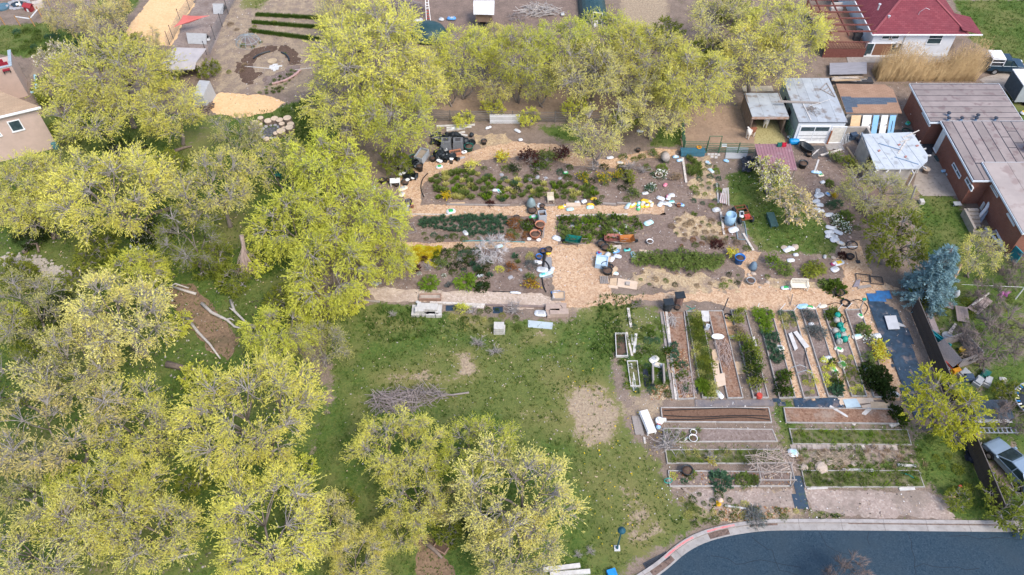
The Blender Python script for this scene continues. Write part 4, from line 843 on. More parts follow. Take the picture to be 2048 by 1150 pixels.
for i,(a,b,w,lb)in enumerate((((1757,287),(1801,300),.07,'grey stick lying across the white carport roof'),((1789,314),(1837,329),.06,'lower grey stick on the white carport roof'),((1796,307),(1812,283),.12,'pale plank on the white carport roof'),((1801,284),(1819,278),.1,'short pale plank on the white carport roof'),((1805,276),(1838,261),.1,'white plank overhanging the back of the carport roof'))):beam_on('plank',lb,'plank',a,b,Z+.02+.03*(i==3),w,.05,WOODP if i>1 else VB_,'planks on the carport roof')
for px,py,lb in((1758,302,'brick on the carport roof near its west edge'),(1834,292,'brick on the carport roof near its east edge'),(1798,290,'brick between the planks on the carport roof'),(1811,314,'brick beside a wire ring on the carport roof')):
 p=G(px,py,Z+.01);one('brick',MB().box(-.14,.14,-.08,.08,0,.09),M('loose_brick',(.42,.20,.17)),lb,'brick',(p.x,p.y,Z+.005),rnd(0,1),'bricks on the carport roof')
LO=Vector((24.4,58.75,0));ms=thing('metal_shelter','low shelter with a maroon ribbed metal roof beside the blossom tree','shelter',LO)
MR=M('maroon_metal',(.30,.16,.18),(.25,.13,.15),1,6,rough=.5,c=(.36,.25,.26),csc=2,camt=.3)
mrf=obj('roof',MB().slab([(0,0,1.8),(3.45,0,1.8),(3.55,3.6,2.1),(-.1,3.6,2.1)],.04),MR,ms)
for i in range(12):x=.15+i*.29;obj('rib',MB().bar((x,.01,1.812),(x+.005*i,3.58,2.112),.05,.04),MR,mrf)
for x,y,h in((.15,.15,1.75),(3.25,.15,1.75),(.1,3.4,2.03),(3.3,3.4,2.03)):obj('post',MB().box(x,x+.1,y,y+.1,0,h),WOODG,ms)
obj('back_panel',MB().box(.1,3.4,3.3,3.38,0,1.95),WOODG,ms)
for px,py,c,lb in((1567,292,(.55,.02,.05),'bright red fuel can on the maroon metal roof'),(1558,292,(.02,.16,.13),'dark green can beside the red can on the maroon roof')):
 p=G(px,py,2.1);t=thing('fuel_can',lb,'can',(p.x,p.y,2.08));m=M('can_%d'%px,c,rough=.4);obj('body',MB().box(-.2,.2,-.14,.14,0,.36),m,t);obj('spout',MB().tube([(.1,0,.36),(.2,0,.5)],.05,6),m,t);obj('handle',MB().bar((-.15,0,.43),(.05,0,.43),.05,.04).bar((-.15,0,.36),(-.15,0,.44),.05,.04),m,t)
H3=5.3;C0=G(80,213,H3);rz3=math.atan2(1.49,3.33)
sh=thing('stucco_house','beige stucco house with a tan shingle roof','house',(C0.x,C0.y,0),rz3)
STB=M('beige_stucco',(.55,.415,.355),(.48,.365,.31),1.2,7,bump=.1);TSH=course_mat('tan_shingles',(.46,.33,.22),(.39,.275,.18),(.3,.2,.14),1,.5,.17,'xy',.012,.3)
dd2=Vector((math.cos(R(153.8)-rz3),math.sin(R(153.8)-rz3),0))
e1=Vector((-14,0,0));e2=dd2*14
obj('wall',MB().prism([(-14,.35),(-.45,.35),(-.45+e2.x,.35+e2.y)],0,H3-.1),STB,sh)
srf=obj('roof',MB().slab([(.0,-.02,H3),(e2.x,e2.y-.02,H3+.25),(-14,-.02,H3)],.14),TSH,sh)
obj('gutter',MB().box(-14.2,.05,-.14,-.03,H3-.18,H3+.02),TRIMW,sh)
sh.rotation_euler.z=rz3
class _F:pass
for x0,x1,z0,z1 in((-3.4,-2.45,3.1,4.2),(-5.6,-4.6,3.0,4.0)):
 fr=obj('window',MB().box(x0-.1,x1+.1,.29,.349,z1,z1+.1).box(x0-.14,x1+.14,.24,.349,z0-.12,z0).box(x0-.1,x0,.29,.349,z0,z1).box(x1,x1+.1,.29,.349,z0,z1),TRIMW,sh);obj('pane',MB().box(x0,x1,.32,.349,z0,z1),GLASS,fr)
bw=G(57,192,0);hb=3.8;tw=thing('stucco_wing','tall beige stucco parapet block behind the stucco house','house wing',(bw.x,bw.y,0),rz3)
obj('wall',MB().box(-6,0,0,3.2,0,3.3),STB,tw);obj('parapet',MB().box(-6,0,0,.25,3.3,3.9),STB,tw);obj('parapet',MB().box(-.25,0,.26,3.2,3.3,3.9),STB,tw);obj('coping',MB().box(-6.03,.04,-.04,.29,3.9,3.97),M('blue_coping',(.38,.45,.5)),tw);obj('coping',MB().box(-.29,.04,.3,3.24,3.9,3.97),MATS['blue_coping'],tw)
REDC=M('red_cushion',(.30,.02,.035),(.22,.015,.03),4)
for px,py,lb in((4,136,'dark red deck chair on the stucco roof deck'),(14,141,'dark red deck chair beside the parapet wall')):
 p=G(px,py,3.5);t=thing('deck_chair',lb,'chair',(p.x,p.y,3.3),rz3,'red chairs on the roof deck');obj('seat',MB().box(-.35,.35,-.35,.35,.35,.45),REDC,t);obj('backrest',MB().box(-.35,.35,.3,.4,.45,1.0),REDC,t)
 for x in(-.3,.3):obj('leg',MB().box(x-.03,x+.03,-.3,.3,0,.35),DKTRIM,t)
p=G(113,296);one('rain_barrel',MB().lathe([(.28,0),(.33,.3),(.3,.75),(.1,.82)],12),M('barrel_green',(.10,.24,.25)),'blue green drum at the stucco house corner','barrel',p)
p=G(72,185);sl=thing('slide','pale blue curved plastic slide on the bare yard','slide',p,.1);obj('chute',MB().tube([(-.1,1.7,1.1),(.05,1.2,.9),(.1,.5,.35),(-.2,.0,.12),(-.5,-.1,.1)],[.17,.17,.17,.17,.12],6),M('slide_blue',(.36,.58,.68)),sl);obj('ladder',MB().bar((-.3,1.7,0),(-.3,1.7,1.1),.06,.06).bar((.1,1.7,0),(.1,1.7,1.1),.06,.06).bar((-.3,1.7,.5),(.1,1.7,.5),.05,.05),DKTRIM,sl)
FLp=G(402,151);LO=Vector((-39.0,76.3,0));co=thing('poultry_shed','beige poultry shed with a grey ribbed roof at the run end','shed',LO)
CR=M('grey_metal_roof',(.44,.41,.41),(.36,.335,.34),1,6);BW=M('beige_panel',(.58,.47,.38),(.5,.4,.33),2)
obj('roof',MB().slab([(-.0,-.2,2.1),(3.9,-.2,2.3),(4.6,1.9,2.65),(1.0,2.2,2.6)],.08),CR,co);obj('roof_skirt',MB().add([(0,-.2,2.1),(3.9,-.2,2.3),(3.7,-.75,1.75),(-.2,-.7,1.6),],[(3,2,1,0)]).add([(0,-.2,2.06),(3.9,-.2,2.26),(3.7,-.75,1.71),(-.2,-.7,1.56)],[(0,1,2,3)]),CR,co)
obj('end_wall',MB().prism([(0,0),(2.1,0),(2.1,2.5),(.0,2.1)],0,.08,Matrix.Translation((3.75,-.1,0))@Matrix.Rotation(R(90),4,'Z')@Matrix.Rotation(R(90),4,'X')),BW,co);obj('back_wall',MB().box(.5,3.7,1.75,1.85,0,2.35),BW,co);obj('post',MB().box(.1,.22,-.1,.02,0,2.0),WOODG,co)
GP=M('grey_board',(.40,.41,.43),(.33,.34,.35),2,6,stretch=(1,6,1))
for pts,lb in((((425,7),(447,7),(446,28),(427,28)),'small grey A-frame coop at the top of the poultry run'),(((372,65),(413,67),(413,89),(376,87)),'long grey A-frame coop below the red shade sail')):
 h=1.0;a,b=G(*pts[0],h),G(*pts[1],h);c,d=G(*pts[2],.05),G(*pts[3],.05);L=(b-a).length;dep=a.y-d.y
 t=thing('a_frame_coop',lb,'coop',(d.x,d.y,0),0,'A-frame coops in the poultry run');o_=Vector((d.x,d.y,0));q=[p-o_ for p in(a,b,c,d)]
 obj('front_panel',MB().add([q[0],q[1],q[2],q[3]],[(0,3,2,1)]).add([p+Vector((0,.04,-.03))for p in q],[(0,1,2,3)]).add([q[0],q[1],q[1]+Vector((0,.04,-.03)),q[0]+Vector((0,.04,-.03))],[(0,1,2,3)]),GP,t)
 bb=[Vector((q[0].x,q[0].y,h)),Vector((q[1].x,q[1].y,h)),Vector((q[1].x+.1,q[1].y+dep*.7,.03)),Vector((q[0].x,q[0].y+dep*.7,.03))];obj('back_panel',MB().add(bb,[(0,1,2,3)]).add([p-Vector((0,.04,.03))for p in bb],[(3,2,1,0)]),GP,t)
 obj('end_panel',MB().add([q[1]-Vector((.15,0,0)),q[2]-Vector((.15,0,0)),bb[2]-Vector((.15,0,0))],[(0,1,2),(2,1,0)]),DKTRIM,t)
z=1.6;S=[G(366,30,2.3),G(346,55,1.5),G(420,31,1.9)];o_=Vector((S[0].x,S[0].y,0));SM=M('red_sail',(.62,.19,.17),(.53,.15,.14),1,trans=.2)
def sail(S):
 mb=MB();n=9;cc=sum(S,Vector())/3;vs=[];ix={}
 for i in range(n+1):
  for j in range(n+1-i):
   u_,v_=i/n,j/n;w_=1-u_-v_;p=S[0]*w_+S[1]*u_+S[2]*v_;e=27*u_*v_*w_;edge=4*max(u_*v_,v_*w_,w_*u_)*(1-e)
   p=p.lerp(cc,.16*edge);p.z-=.35*e;ix[i,j]=len(vs);vs.append(p-o_)
 fs=[]
 for i in range(n):
  for j in range(n-i):
   fs.append((ix[i,j],ix[i+1,j],ix[i,j+1]))
   if i+j<n-1:fs.append((ix[i+1,j],ix[i+1,j+1],ix[i,j+1]))
 return mb.add(vs,fs)
one('shade_sail',sail(S),SM,'red triangular shade sail stretched over the poultry run','shade sail',o_,smooth=True)
BLK=M('black_metal',(.03,.03,.035),(.05,.05,.055),5)
fp=[(360,22,45),(345,56,78),(338,70,90),(378,0,20),(455,5,28),(443,33,54),(429,58,80),(412,88,110)]
for px,t_,b_ in fp:p=G(px+2,b_);t=one('fence_post',MB().tube([(0,0,0),(0,0,1.7)],.035,6).lathe([(.05,1.7),(.05,1.85)],6),BLK,'thin black netting post along the poultry run','post',p,0,'posts of the poultry run')
NET=M('net_wire',(.16,.16,.17))
def wire_fence(name,label,cat,pts,h,rows,step,mat,r=.012,postr=0,group=None):
 a0=G(*pts[0]);t=thing(name,label,cat,a0,0,group);W=[G(*p)-a0 for p in pts];mb=MB()
 for k in range(rows):z=h*(k+1)/rows;mb.tube([p+Vector((0,0,z))for p in W],r,3,False)
 for i in range(len(W)-1):
  n=max(1,int((W[i+1]-W[i]).length/step))
  for k in range(n):p=W[i].lerp(W[i+1],k/n);mb.tube([p,p+Vector((0,0,h))],r,3,False)
 stuff(obj('wire_mesh',mb,mat,t));return t
wire_fence('wire_fence','thin grey netting fence on the outer side of the poultry run','fence',[(478,-10),(456,28),(431,80),(420,110)],1.5,8,.3,NET)
wire_fence('wire_fence','thin grey netting fence between sand yard and poultry run','fence',[(400,-10),(364,45),(347,80),(336,96)],1.4,8,.3,NET)
one('hen',MB().lathe([(.02,0),(.16,.08),(.18,.2),(.08,.3),(.02,.33)],8,sx=1.4).lathe([(.07,.3),(.07,.42),(.02,.46)],7,(.2,0,0)),WHITEP,'white hen standing beside the long grey coop','hen',G(417,82))
o_=G(968,56);cw=thing('raised_coop','white roofed coop raised on dark stilts behind the tree row','coop',o_)
a,b,c,d=[G(*p,2.2)-o_ for p in((947,4),(989,4),(988,26),(947,25))];obj('roof',MB().slab([Vector((d.x,d.y,2.0)),Vector((c.x,c.y,2.0)),Vector((b.x,b.y,2.4)),Vector((a.x,a.y,2.4))],.07),WHITEP,cw)
obj('body',MB().box(d.x+.2,c.x-.2,d.y+.3,a.y-.2,.75,1.95),PLY,cw);obj('ramp',MB().add([(-.5,0,.02),(.2,0,.02),(.2,1.3,.8),(-.5,1.3,.8)],[(0,1,2,3),(3,2,1,0)]),DKTRIM,cw)
for x in(d.x+.25,c.x-.35):
 for y in(d.y+.35,a.y-.3):obj('leg',MB().box(x,x+.1,y,y+.1,0,.75),PLY,cw)
o_=G(1193,50);hh=thing('hoop_house','dark green plastic hoop house with a half open end door','greenhouse',o_);DG=M('dark_green_plastic',(.015,.05,.06),(.03,.07,.08),1.5,rough=.45)
n=10;mb=MB();vs=[]
for y in(0,9):
 for i in range(n+1):a=math.pi*i/n;vs.append((-1.7*math.cos(a)-.3,y,1.9*math.sin(a)))
mb.add(vs,[(i,i+1,n+2+i,n+1+i)for i in range(n)]+[tuple(range(n+1,2*n+2))]);obj('cover',mb,DG,hh)
obj('end_wall',MB().add(vs[:n+1],[tuple(range(n+1))[::-1]]),DG,hh);obj('door_frame',MB().bar((-.5,-.05,0),(-.5,-.05,1.75),.1,.08).bar((.6,-.05,0),(.6,-.05,1.55),.1,.08).bar((-.5,-.05,1.75),(.6,-.05,1.6),.1,.08),WHITEP,hh);obj('door',MB().box(-.4,.1,-.5,-.46,0,.9),WHITEP,hh)
p=G(857,72);one('black_dome',MB().lathe([(2.0,0),(1.95,.5),(1.6,1.1),(1.0,1.5),(.1,1.7)],18,sx=1.15),DG,'black tarp covered dome behind the tree row','dome',p,smooth=True)
p=G(388,215);one('grey_shed',MB().add([(0,0,0),(1.6,0,0),(1.6,2.4,0),(0,2.4,0),(.2,0,1.6),(1.4,.2,1.5),(1.4,2.4,1.9),(.2,2.4,1.9)],[(0,1,5,4),(1,2,6,5),(2,3,7,6),(3,0,4,7),(4,5,6,7)]),GP,'small grey board shed beside the sandy clearing','shed',p,-.15)
FX=34.35;DFW=M('dark_fence_board',(.055,.04,.035),(.085,.065,.055),3,6,stretch=(1,1,.5));RAILM=M('grey_rail',(.20,.18,.175),(.14,.125,.12),4)
for y0,y1,lb in((33.0,42.6,'tall dark board fence beside the black weed sheeting'),(24.0,31.2,'tall dark board fence beside the silver car')):
 fn=thing('board_fence',lb,'fence',(FX,y0,0),0,'dark board fences of the side yard');L=y1-y0;pl=MB().box(-.012,.012,0,.17,.05,1.8);pk=None
 for i in range(int(L/.18)):
  if pk is None:pk=obj('plank',pl,DFW,fn);continue
  k=pk.copy();COL.objects.link(k);k.parent=fn;k.location=(rnd(-.006,.006),i*.18,rnd(-.02,.02))
 for z in(.5,1.72):obj('rail',MB().box(.015,.06,0,L,z,z+.09),RAILM,fn)
 for i in range(int(L/2.4)+1):obj('post',MB().box(.062,.15,i*2.4,i*2.4+.1,0,1.88),RAILM,fn)
o_=G(1912,738);ph=thing('roofless_playhouse','weathered grey playhouse without a roof beside the bare tree','playhouse',o_,.35);GW=M('grey_weathered_board',(.30,.27,.265),(.22,.195,.19),3,6,stretch=(5,5,1))
obj('front_wall',MB().box(0,2.2,0,.07,0,1.25),GW,ph);obj('back_wall',MB().box(0,2.2,2.2,2.27,0,1.25),GW,ph);obj('side_wall',MB().box(2.13,2.2,.08,2.19,0,1.25),GW,ph)
obj('side_panel',MB().add([(.0,.0,1.25),(.0,2.27,1.25),(-1.1,2.2,.55),(-1.0,-.1,.45)],[(0,1,2,3),(3,2,1,0)]),GW,ph);obj('side_wall',MB().box(0,.07,.08,2.19,0,1.2),GW,ph)
for x in(.9,1.5):obj('window',MB().box(x,x+.4,-.02,-.002,.6,.95),DKTRIM,ph)
twigs('firewood','split firewood heaped inside the roofless playhouse','firewood',G(1938,715),.7,40,M('cut_wood',(.5,.38,.25),(.25,.18,.13),5),.5,.3,.6,.06,flat=.4);one('yellow_bucket',MB().lathe([(.2,0),(.26,.4)],10),M('yellow_plastic',(.62,.42,.04)),'yellow tub inside the roofless playhouse','tub',G(1921,704))
print('buildings',len(bpy.data.objects))
# ================================================================ PLANTS (patterns first, then each planted one by one)
def plant_proto(name,seed,Rr=.5,H=.5,n=160,lsz=(.12,.22),lw=.03,mode='mound',leaf='green',stems=0,sm=BARKG,flower=None,ffrac=0,sp=.05):
 rg=np.random.default_rng(seed);rs=random.Random(seed);root=bpy.data.objects.new(name,None);COL.objects.link(root);root.empty_display_size=.1
 if mode=='mound':
  d=rg.normal(0,1,(n,3));d[:,2]=np.abs(d[:,2]);d/=np.linalg.norm(d,axis=1,keepdims=True);q=rg.uniform(.55,1.05,(n,1));lump=1+.25*np.sin(d[:,:1]*7+seed)*np.cos(d[:,1:2]*6)
  B=d*q*lump*[Rr,Rr,H];D=d+rg.normal(0,.5,(n,3));D[:,2]+=.2
 elif mode=='blade':
  a=rg.uniform(0,6.283,n);r=Rr*.35*np.sqrt(rg.random(n));B=np.stack([r*np.cos(a),r*np.sin(a),np.zeros(n)],1);o_=rg.uniform(.15,.9,n);D=np.stack([np.cos(a)*o_,np.sin(a)*o_,np.ones(n)],1)
 elif mode=='fern':
  a=rg.uniform(0,6.283,n);s=rg.uniform(.15,1,n);B=np.stack([Rr*s*np.cos(a),Rr*s*np.sin(a),H*(1.5*s-s*s*1.0)+rg.normal(0,.03,n)],1);D=np.stack([np.cos(a),np.sin(a),.4-s],1)+rg.normal(0,.45,(n,3))
 else:
  k=max(stems,5);tips=[];smb=MB()
  for i in range(k):
   a=rs.uniform(0,6.28);r=Rr*math.sqrt(rs.random());e=Vector((r*math.cos(a),r*math.sin(a),H*rs.uniform(.55,1)*(1-.35*r/Rr)));m=Vector((e.x*.35,e.y*.35,e.z*.55))
   smb.tube([(rs.uniform(-sp,sp),rs.uniform(-sp,sp),0),m,e],[.022,.014,.005],3,False);tips.append((m,e))
   for _ in range(3):q=m.lerp(e,rs.uniform(.1,.8));e2=q+Vector((rs.gauss(0,.16),rs.gauss(0,.16),rs.uniform(.02,.2)))*(Rr/.6);smb.tube([q,e2],[.009,.004],3,False);tips.append((q,e2))
  obj('stem',smb,sm,root)
  if n:
   ti=rg.integers(0,len(tips),n);t=rg.uniform(.2,1.05,(n,1));M0=np.array([tuple(x[0])for x in tips])[ti];E0=np.array([tuple(x[1])for x in tips])[ti];B=M0*(1-t)+E0*t+rg.normal(0,.05,(n,3));D=(E0-M0)*1.2+rg.normal(0,.35,(n,3));B[:,2]=np.abs(B[:,2])
 if n:
  D/=np.linalg.norm(D,axis=1,keepdims=True)+1e-6;ll=rg.uniform(*lsz,(n,1));W=np.cross(D,rg.normal(0,.6,(n,3))+[0,0,1]);W/=np.linalg.norm(W,axis=1,keepdims=True)+1e-6;W*=lw*rg.uniform(.7,1.3,(n,1))
  V=np.stack([B,B+D*ll*.5+W,B+D*ll+(np.array([0,0,-.25])*ll if mode=='blade' else 0),B+D*ll*.5-W],1).reshape(-1,3);mi=np.zeros(n,int);mats=[LEAF[leaf]]
  if flower:mi[rg.random(n)<ffrac]=1;mats.append(LEAF[flower])
  obj('foliage',np_mesh(name,V,np.arange(4*n).reshape(-1,4),mats,mi),None,root)
 PROTOS2.append(root);return root
PROTOS2=[]
LEAF['blue']=leafmat('leaf_bluegreen',(.10,.20,.11),(.06,.13,.075));LEAF['mid']=leafmat('leaf_midgreen',(.21,.27,.07),(.13,.18,.04));LEAF['lav']=leafmat('leaf_lavender',(.22,.24,.23),(.15,.165,.16));LEAF['white']=leafmat('petal_white',(.82,.84,.80),(.7,.73,.68),.2);LEAF['sulphur']=leafmat('petal_yellow',(.66,.50,.02),(.5,.38,.02));LEAF['rust']=leafmat('leaf_rust',(.36,.17,.06),(.26,.12,.045));LEAF['dry']=leafmat('leaf_dry',(.40,.30,.19),(.30,.22,.14));LEAF['fresh']=leafmat('leaf_fresh',(.20,.30,.03),(.14,.23,.02))
PM=plant_proto('leafy_plant',1,.34,.35,130,(.12,.24),.045,leaf='mid');PB=plant_proto('blade_plant',2,.4,.4,70,(.3,.55),.03,'blade','blue');PT_=plant_proto('tulip_clump',3,.4,.4,60,(.25,.42),.05,'blade','mid')
PF=plant_proto('fern_clump',4,.6,.55,330,(.14,.28),.035,'fern','fresh');PS=plant_proto('garden_shrub',5,.6,.8,420,(.1,.2),.035,'bush','green',14);PY=plant_proto('flowering_shrub',6,.6,.7,380,(.1,.2),.04,'bush','mid',14,flower='sulphur',ffrac=.35)
PD=plant_proto('dry_shrub',7,.55,.6,0,mode='bush',stems=26);PW=plant_proto('white_flower_clump',8,.5,.3,240,(.08,.16),.045,'mound','green',flower='white',ffrac=.45);PL=plant_proto('round_herb',9,.34,.28,240,(.07,.13),.022,'mound','green');PV=plant_proto('grey_shrub',10,.5,.5,420,(.12,.24),.022,'mound','lav');PG=plant_proto('grass_tuft',12,.3,.3,46,(.25,.5),.018,'blade','fresh')
PX=plant_proto('strawberry_mat',13,.5,.25,300,(.1,.18),.06,'mound','dark')
NP=0
def plant(pr,px,py,s,label,group,leaf=None,cat='plant',name=None,fl=None,z=0.0,sq=1):
 global NP
 p=G(px,py,z);mats={'foliage':[LEAF[leaf]if leaf else None]+([LEAF[fl]]if fl else[])}if(leaf or fl)else None
 r=dup(pr,(p.x,p.y,z),rnd(0,6.28),(s*rnd(.85,1.15),s*rnd(.85,1.15),s*sq*rnd(.85,1.15)),label,group,mats);r['category']=cat;NP+=1
 if name:r.name=name
 return r
FILLS=[]
def fill(pr,px,n,smin,smax,label,group,leaf=None,cat='plant',z=0.0,name=None,sep=.0,fl=None):
 poly=[G(*q,z)for q in px];X0,X1=min(p.x for p in poly),max(p.x for p in poly);Y0_,Y1_=min(p.y for p in poly),max(p.y for p in poly);got=[];t=0
 mass=pr is PG or any(w in label for w in('weed','tuft','tiny','seedling'));VV=[];MI=[];lfs=leaf if isinstance(leaf,list)else[leaf];NN=0
 while len(got)<n and t<n*60:
  t+=1;x,y=rnd(X0,X1),rnd(Y0_,Y1_)
  if not pip(poly,np.array([x]),np.array([y]))[0]or any((x-a)**2+(y-b)**2<sep*sep for a,b in got):continue
  got.append((x,y));s=rnd(smin,smax);lf=random.choice(lfs);mats={'foliage':[LEAF[lf]if lf else None]+([LEAF[fl]]if fl else[])}if(lf or fl)else None;a=rnd(0,6.28);sc=(s*rnd(.85,1.15),s*rnd(.85,1.15),s*rnd(.8,1.2))
  if mass:
   me=pr.children[-1].data;v=np.empty(len(me.vertices)*3,np.float32);me.vertices.foreach_get('co',v);v=v.reshape(-1,3)*np.array(sc);c_,s_=math.cos(a),math.sin(a)
   VV.append(np.stack([v[:,0]*c_-v[:,1]*s_+x,v[:,0]*s_+v[:,1]*c_+y,v[:,2]+z],1));MI.append(np.full(len(v)//4,lfs.index(lf)));continue
  r=dup(pr,(x,y,z),a,sc,label,group,mats);r['category']=cat;FILLS.append(r)
  if name:r.name=name
 if mass:
  V=np.concatenate(VV);nm='grass_tufts' if pr is PG else 'weeds'
  stuff(obj(nm,np_mesh(nm,V,np.arange(len(V)).reshape(-1,4),[LEAF[l or 'mid']for l in lfs],np.concatenate(MI)),None))
g='plants of the curved upper plot'
fill(PT_,[(860,352),(940,342),(1000,360),(1190,372),(1190,395),(1000,398),(870,398)],92,1.0,1.6,'low leafy clump in the curved upper plot',g,['mid','mid','fresh','grey','mid'],sep=.62)
fill(PL,[(850,372),(900,345),(1000,330),(1300,335),(1340,360),(1330,400),(870,402)],46,.7,1.5,'small rounded herb in the curved upper plot','herbs of the curved upper plot',['green','blue','mid','dark'],sep=.8)
fill(PG,[(1060,300),(1260,300),(1300,320),(1060,316)],12,.7,1.2,'grass tuft beside the upper chip path','tufts of the upper chip path','mid')
for a in[(PS,942,338,1.25,'bright yellow green bush at the curve of the upper path','bright'),(PY,1005,322,1.4,'yellow flowering bush beside the upper chip path','lime'),(PS,1060,325,1.9,'dark leafed shrub beside the upright green shrub','red'),(PS,1095,325,1.8,'upright green shrub in the upper plot','mid'),(PS,1078,340,1.4,'green shrub below the upright green shrub','green'),(PS,1122,316,1.6,'purple leafed shrub at the top of the upper plot','red'),(PS,1030,342,1.0,'low dark bush behind the flat stones','dark'),
          (PY,1165,362,1.5,'yellow flowering shrub in the middle of the upper plot','mid'),(PY,1207,362,1.4,'second yellow flowering shrub beside the olive broom','mid'),(PS,1255,362,1.5,'olive broom shrub next to the yellow flowering shrubs','olive'),(PY,1235,355,1.1,'thin yellow shrub between the broom and the flowering shrub','olive'),(PD,1190,340,1.9,'grey leafless shrub behind the yellow flowering shrubs',None),(PD,1255,338,2.0,'wide grey leafless shrub with fine twigs in the upper plot',None),(PD,1285,345,1.5,'grey leafless shrub at the east end of the upper plot',None),(PS,1305,312,1.0,'green shrub by the grey drum on the upper path','mid'),(PL,1247,316,1.2,'round green mound beside the path end','mid'),(PL,1268,320,1.1,'second round green mound beside the path end','mid'),(PL,1285,315,1.2,'third round green mound beside the path end','mid'),(PL,1330,322,1.3,'blue green mound below the grey drum','blue'),(PL,1325,338,1.6,'spreading green mound above the white flowers','fresh'),(PS,1352,358,1.1,'russet twiggy shrub at the east of the upper plot','dry'),(PW,1320,350,1.35,'white flowering cushion in the east of the upper plot',None),(PW,1302,376,1.2,'lower white flowering cushion in the upper plot',None),(PX,980,408,.8,'maroon leafed plant beside the path edge boards','red'),(PY,893,396,1.0,'golden shrub at the west end of the edge boards','sulphur'),(PS,1265,390,1.1,'upright green plant near the yellow sacks','mid'),(PS,1195,408,.8,'dark green bush spilling over the path edge board','green'),(PB,1005,402,1.1,'blue green plant by the path edge boards','blue')]:
 plant(a[0],a[1],a[2],a[3],a[4],g,a[5],'shrub' if a[0]in(PS,PY,PD)else 'plant')
fill(PB,[(1375,318),(1392,318),(1400,352),(1378,352)],9,1.0,1.5,'dark green blade clump in the straw strip','blade clumps of the straw strip','mid',sep=.5)
fill(PL,[(1392,330),(1436,330),(1440,412),(1385,412)],22,.6,1.2,'small green plant set in the straw strip','plants of the straw strip',['mid','blue','fresh'],sep=.7)
fill(PL,[(1335,438),(1440,440),(1480,490),(1360,492)],30,.5,1.1,'dry tuft in the straw covered plot','dry tufts of the straw covered plot',['dry','dry','mid','rust'],sep=.6)
for a in[(PX,1432,490,1.3,'maroon bush in the dry plot','red'),(PY,1462,512,1.2,'yellow green shrub at the corner beside the blue barrel','lime'),(PL,1493,498,1.1,'round green mound by the leaning boards','mid'),(PB,1388,430,1.0,'grass clump at the top of the straw covered plot','mid'),(PB,1420,480,1.2,'dry yellow grass clump in the straw covered plot','dry')]:plant(*a[:5],'plants of the dry plot',a[5])
fill(PB,[(840,438),(985,430),(1012,438),(1010,466),(960,472),(900,462),(840,456)],78,.75,1.15,'blue green leek clump in the long west bed','leeks of the long west bed','blue',sep=.42)
fill(PL,[(845,468),(940,470),(1010,474),(1010,482),(845,482)],12,.6,1.2,'round herb along the edge of the long west bed','herbs of the long west bed',['green','mid','blue'],sep=.7)
fill(PL,[(1020,440),(1055,440),(1055,480),(1020,480)],12,.7,1.4,'mixed leafy plant at the pot end of the west bed','plants at the pot end of the west bed',['mid','olive','green','rust'],sep=.6)
plant(PS,1028,452,1.1,'brown leafed shrub at the east end of the leek bed',g,'rust','shrub');plant(PX,1058,448,1.2,'dark maroon mound beside the flower pots',g,'red');plant(PS,1055,458,1.0,'green bush behind the terracotta pots',g,'green','shrub')
fill(PM,[(1118,438),(1270,436),(1285,450),(1240,478),(1118,484)],44,1.0,1.7,'leafy vegetable in the bed above the wheelbarrows','vegetables above the wheelbarrows',['mid','fresh','mid','green'],sep=.75)
fill(PB,[(1118,440),(1240,438),(1240,470),(1118,470)],14,.7,1.0,'grey green blade plant in the bed above the wheelbarrows','blade plants above the wheelbarrows','blue',sep=.8)
sheet('stonecrop',[(806,494),(885,493),(882,510),(860,518),(880,528),(868,536),(845,522),(832,530),(826,545),(818,538),(812,520)],.05,M('stonecrop',(.42,.36,.02),(.30,.28,.02),3,7,c=(.5,.42,.03),csc=9),.3,kind='stuff')
fill(PL,[(810,497),(880,496),(870,512),(840,518),(822,535)],20,.7,1.1,'yellow stonecrop cushion below the chip path','stonecrop cushions below the chip path','sulphur',sep=.4)
g='plants of the flower plot'
for a in[(PF,860,570,1.5,'bright fern clump beside the lower gravel path','fresh'),(PF,930,568,1.6,'bigger bright fern clump beside the agave','fresh'),(PS,882,535,1.1,'bright green shrub in the flower plot','mid'),(PD,858,538,1.4,'brown dry bush in the flower plot',None),(PD,922,522,1.0,'pale leafless bush in the flower plot',None),(PB,897,572,1.1,'agave like clump between the ferns','lav'),(PL,961,574,1.0,'blue green cabbage beside the fern','blue'),(PX,965,575,1.3,'dark green mat behind the cabbage','dark'),(PX,830,538,.9,'maroon mound in the flower plot','red'),(PX,848,518,.7,'dark red plant by the stonecrop','red'),(PS,1022,540,.95,'red brown bush in the flower plot','rust'),(PY,1062,575,1.3,'orange flushed bush at the corner of the flower plot','rust'),(PV,1062,532,1.1,'silver grey shrub beside the drip hose','lav'),(PB,1030,515,1.3,'blue green iris clump in the flower plot','blue'),(PB,1036,525,1.0,'second iris clump in the flower plot','mid'),(PL,1000,540,1.1,'yellow green mound under the silver shrub tree','lime'),(PB,955,540,1.4,'iris clump beside the silver shrub tree','blue'),(PB,945,530,1.2,'iris clump west of the silver shrub tree','blue'),(PB,980,552,1.1,'iris clump below the silver shrub tree','blue'),(PW,888,552,.5,'white daffodils beside the fern',None),(PW,838,548,.4,'white daffodils near the maroon mound',None),(PV,1060,515,.9,'grey shrub at the top of the drip hose','grey'),(PS,1060,560,1.0,'green spreading plant above the orange flushed bush','mid')]:
 plant(*a[:5],g,a[5],'shrub' if a[0]in(PS,PY,PD)else 'plant')
fill(PL,[(870,500),(950,498),(985,520),(970,560),(900,545),(870,520)],46,.8,1.6,'mounded perennial in the flower plot','perennials of the flower plot',['green','blue','green','mid','dark'],sep=.7)
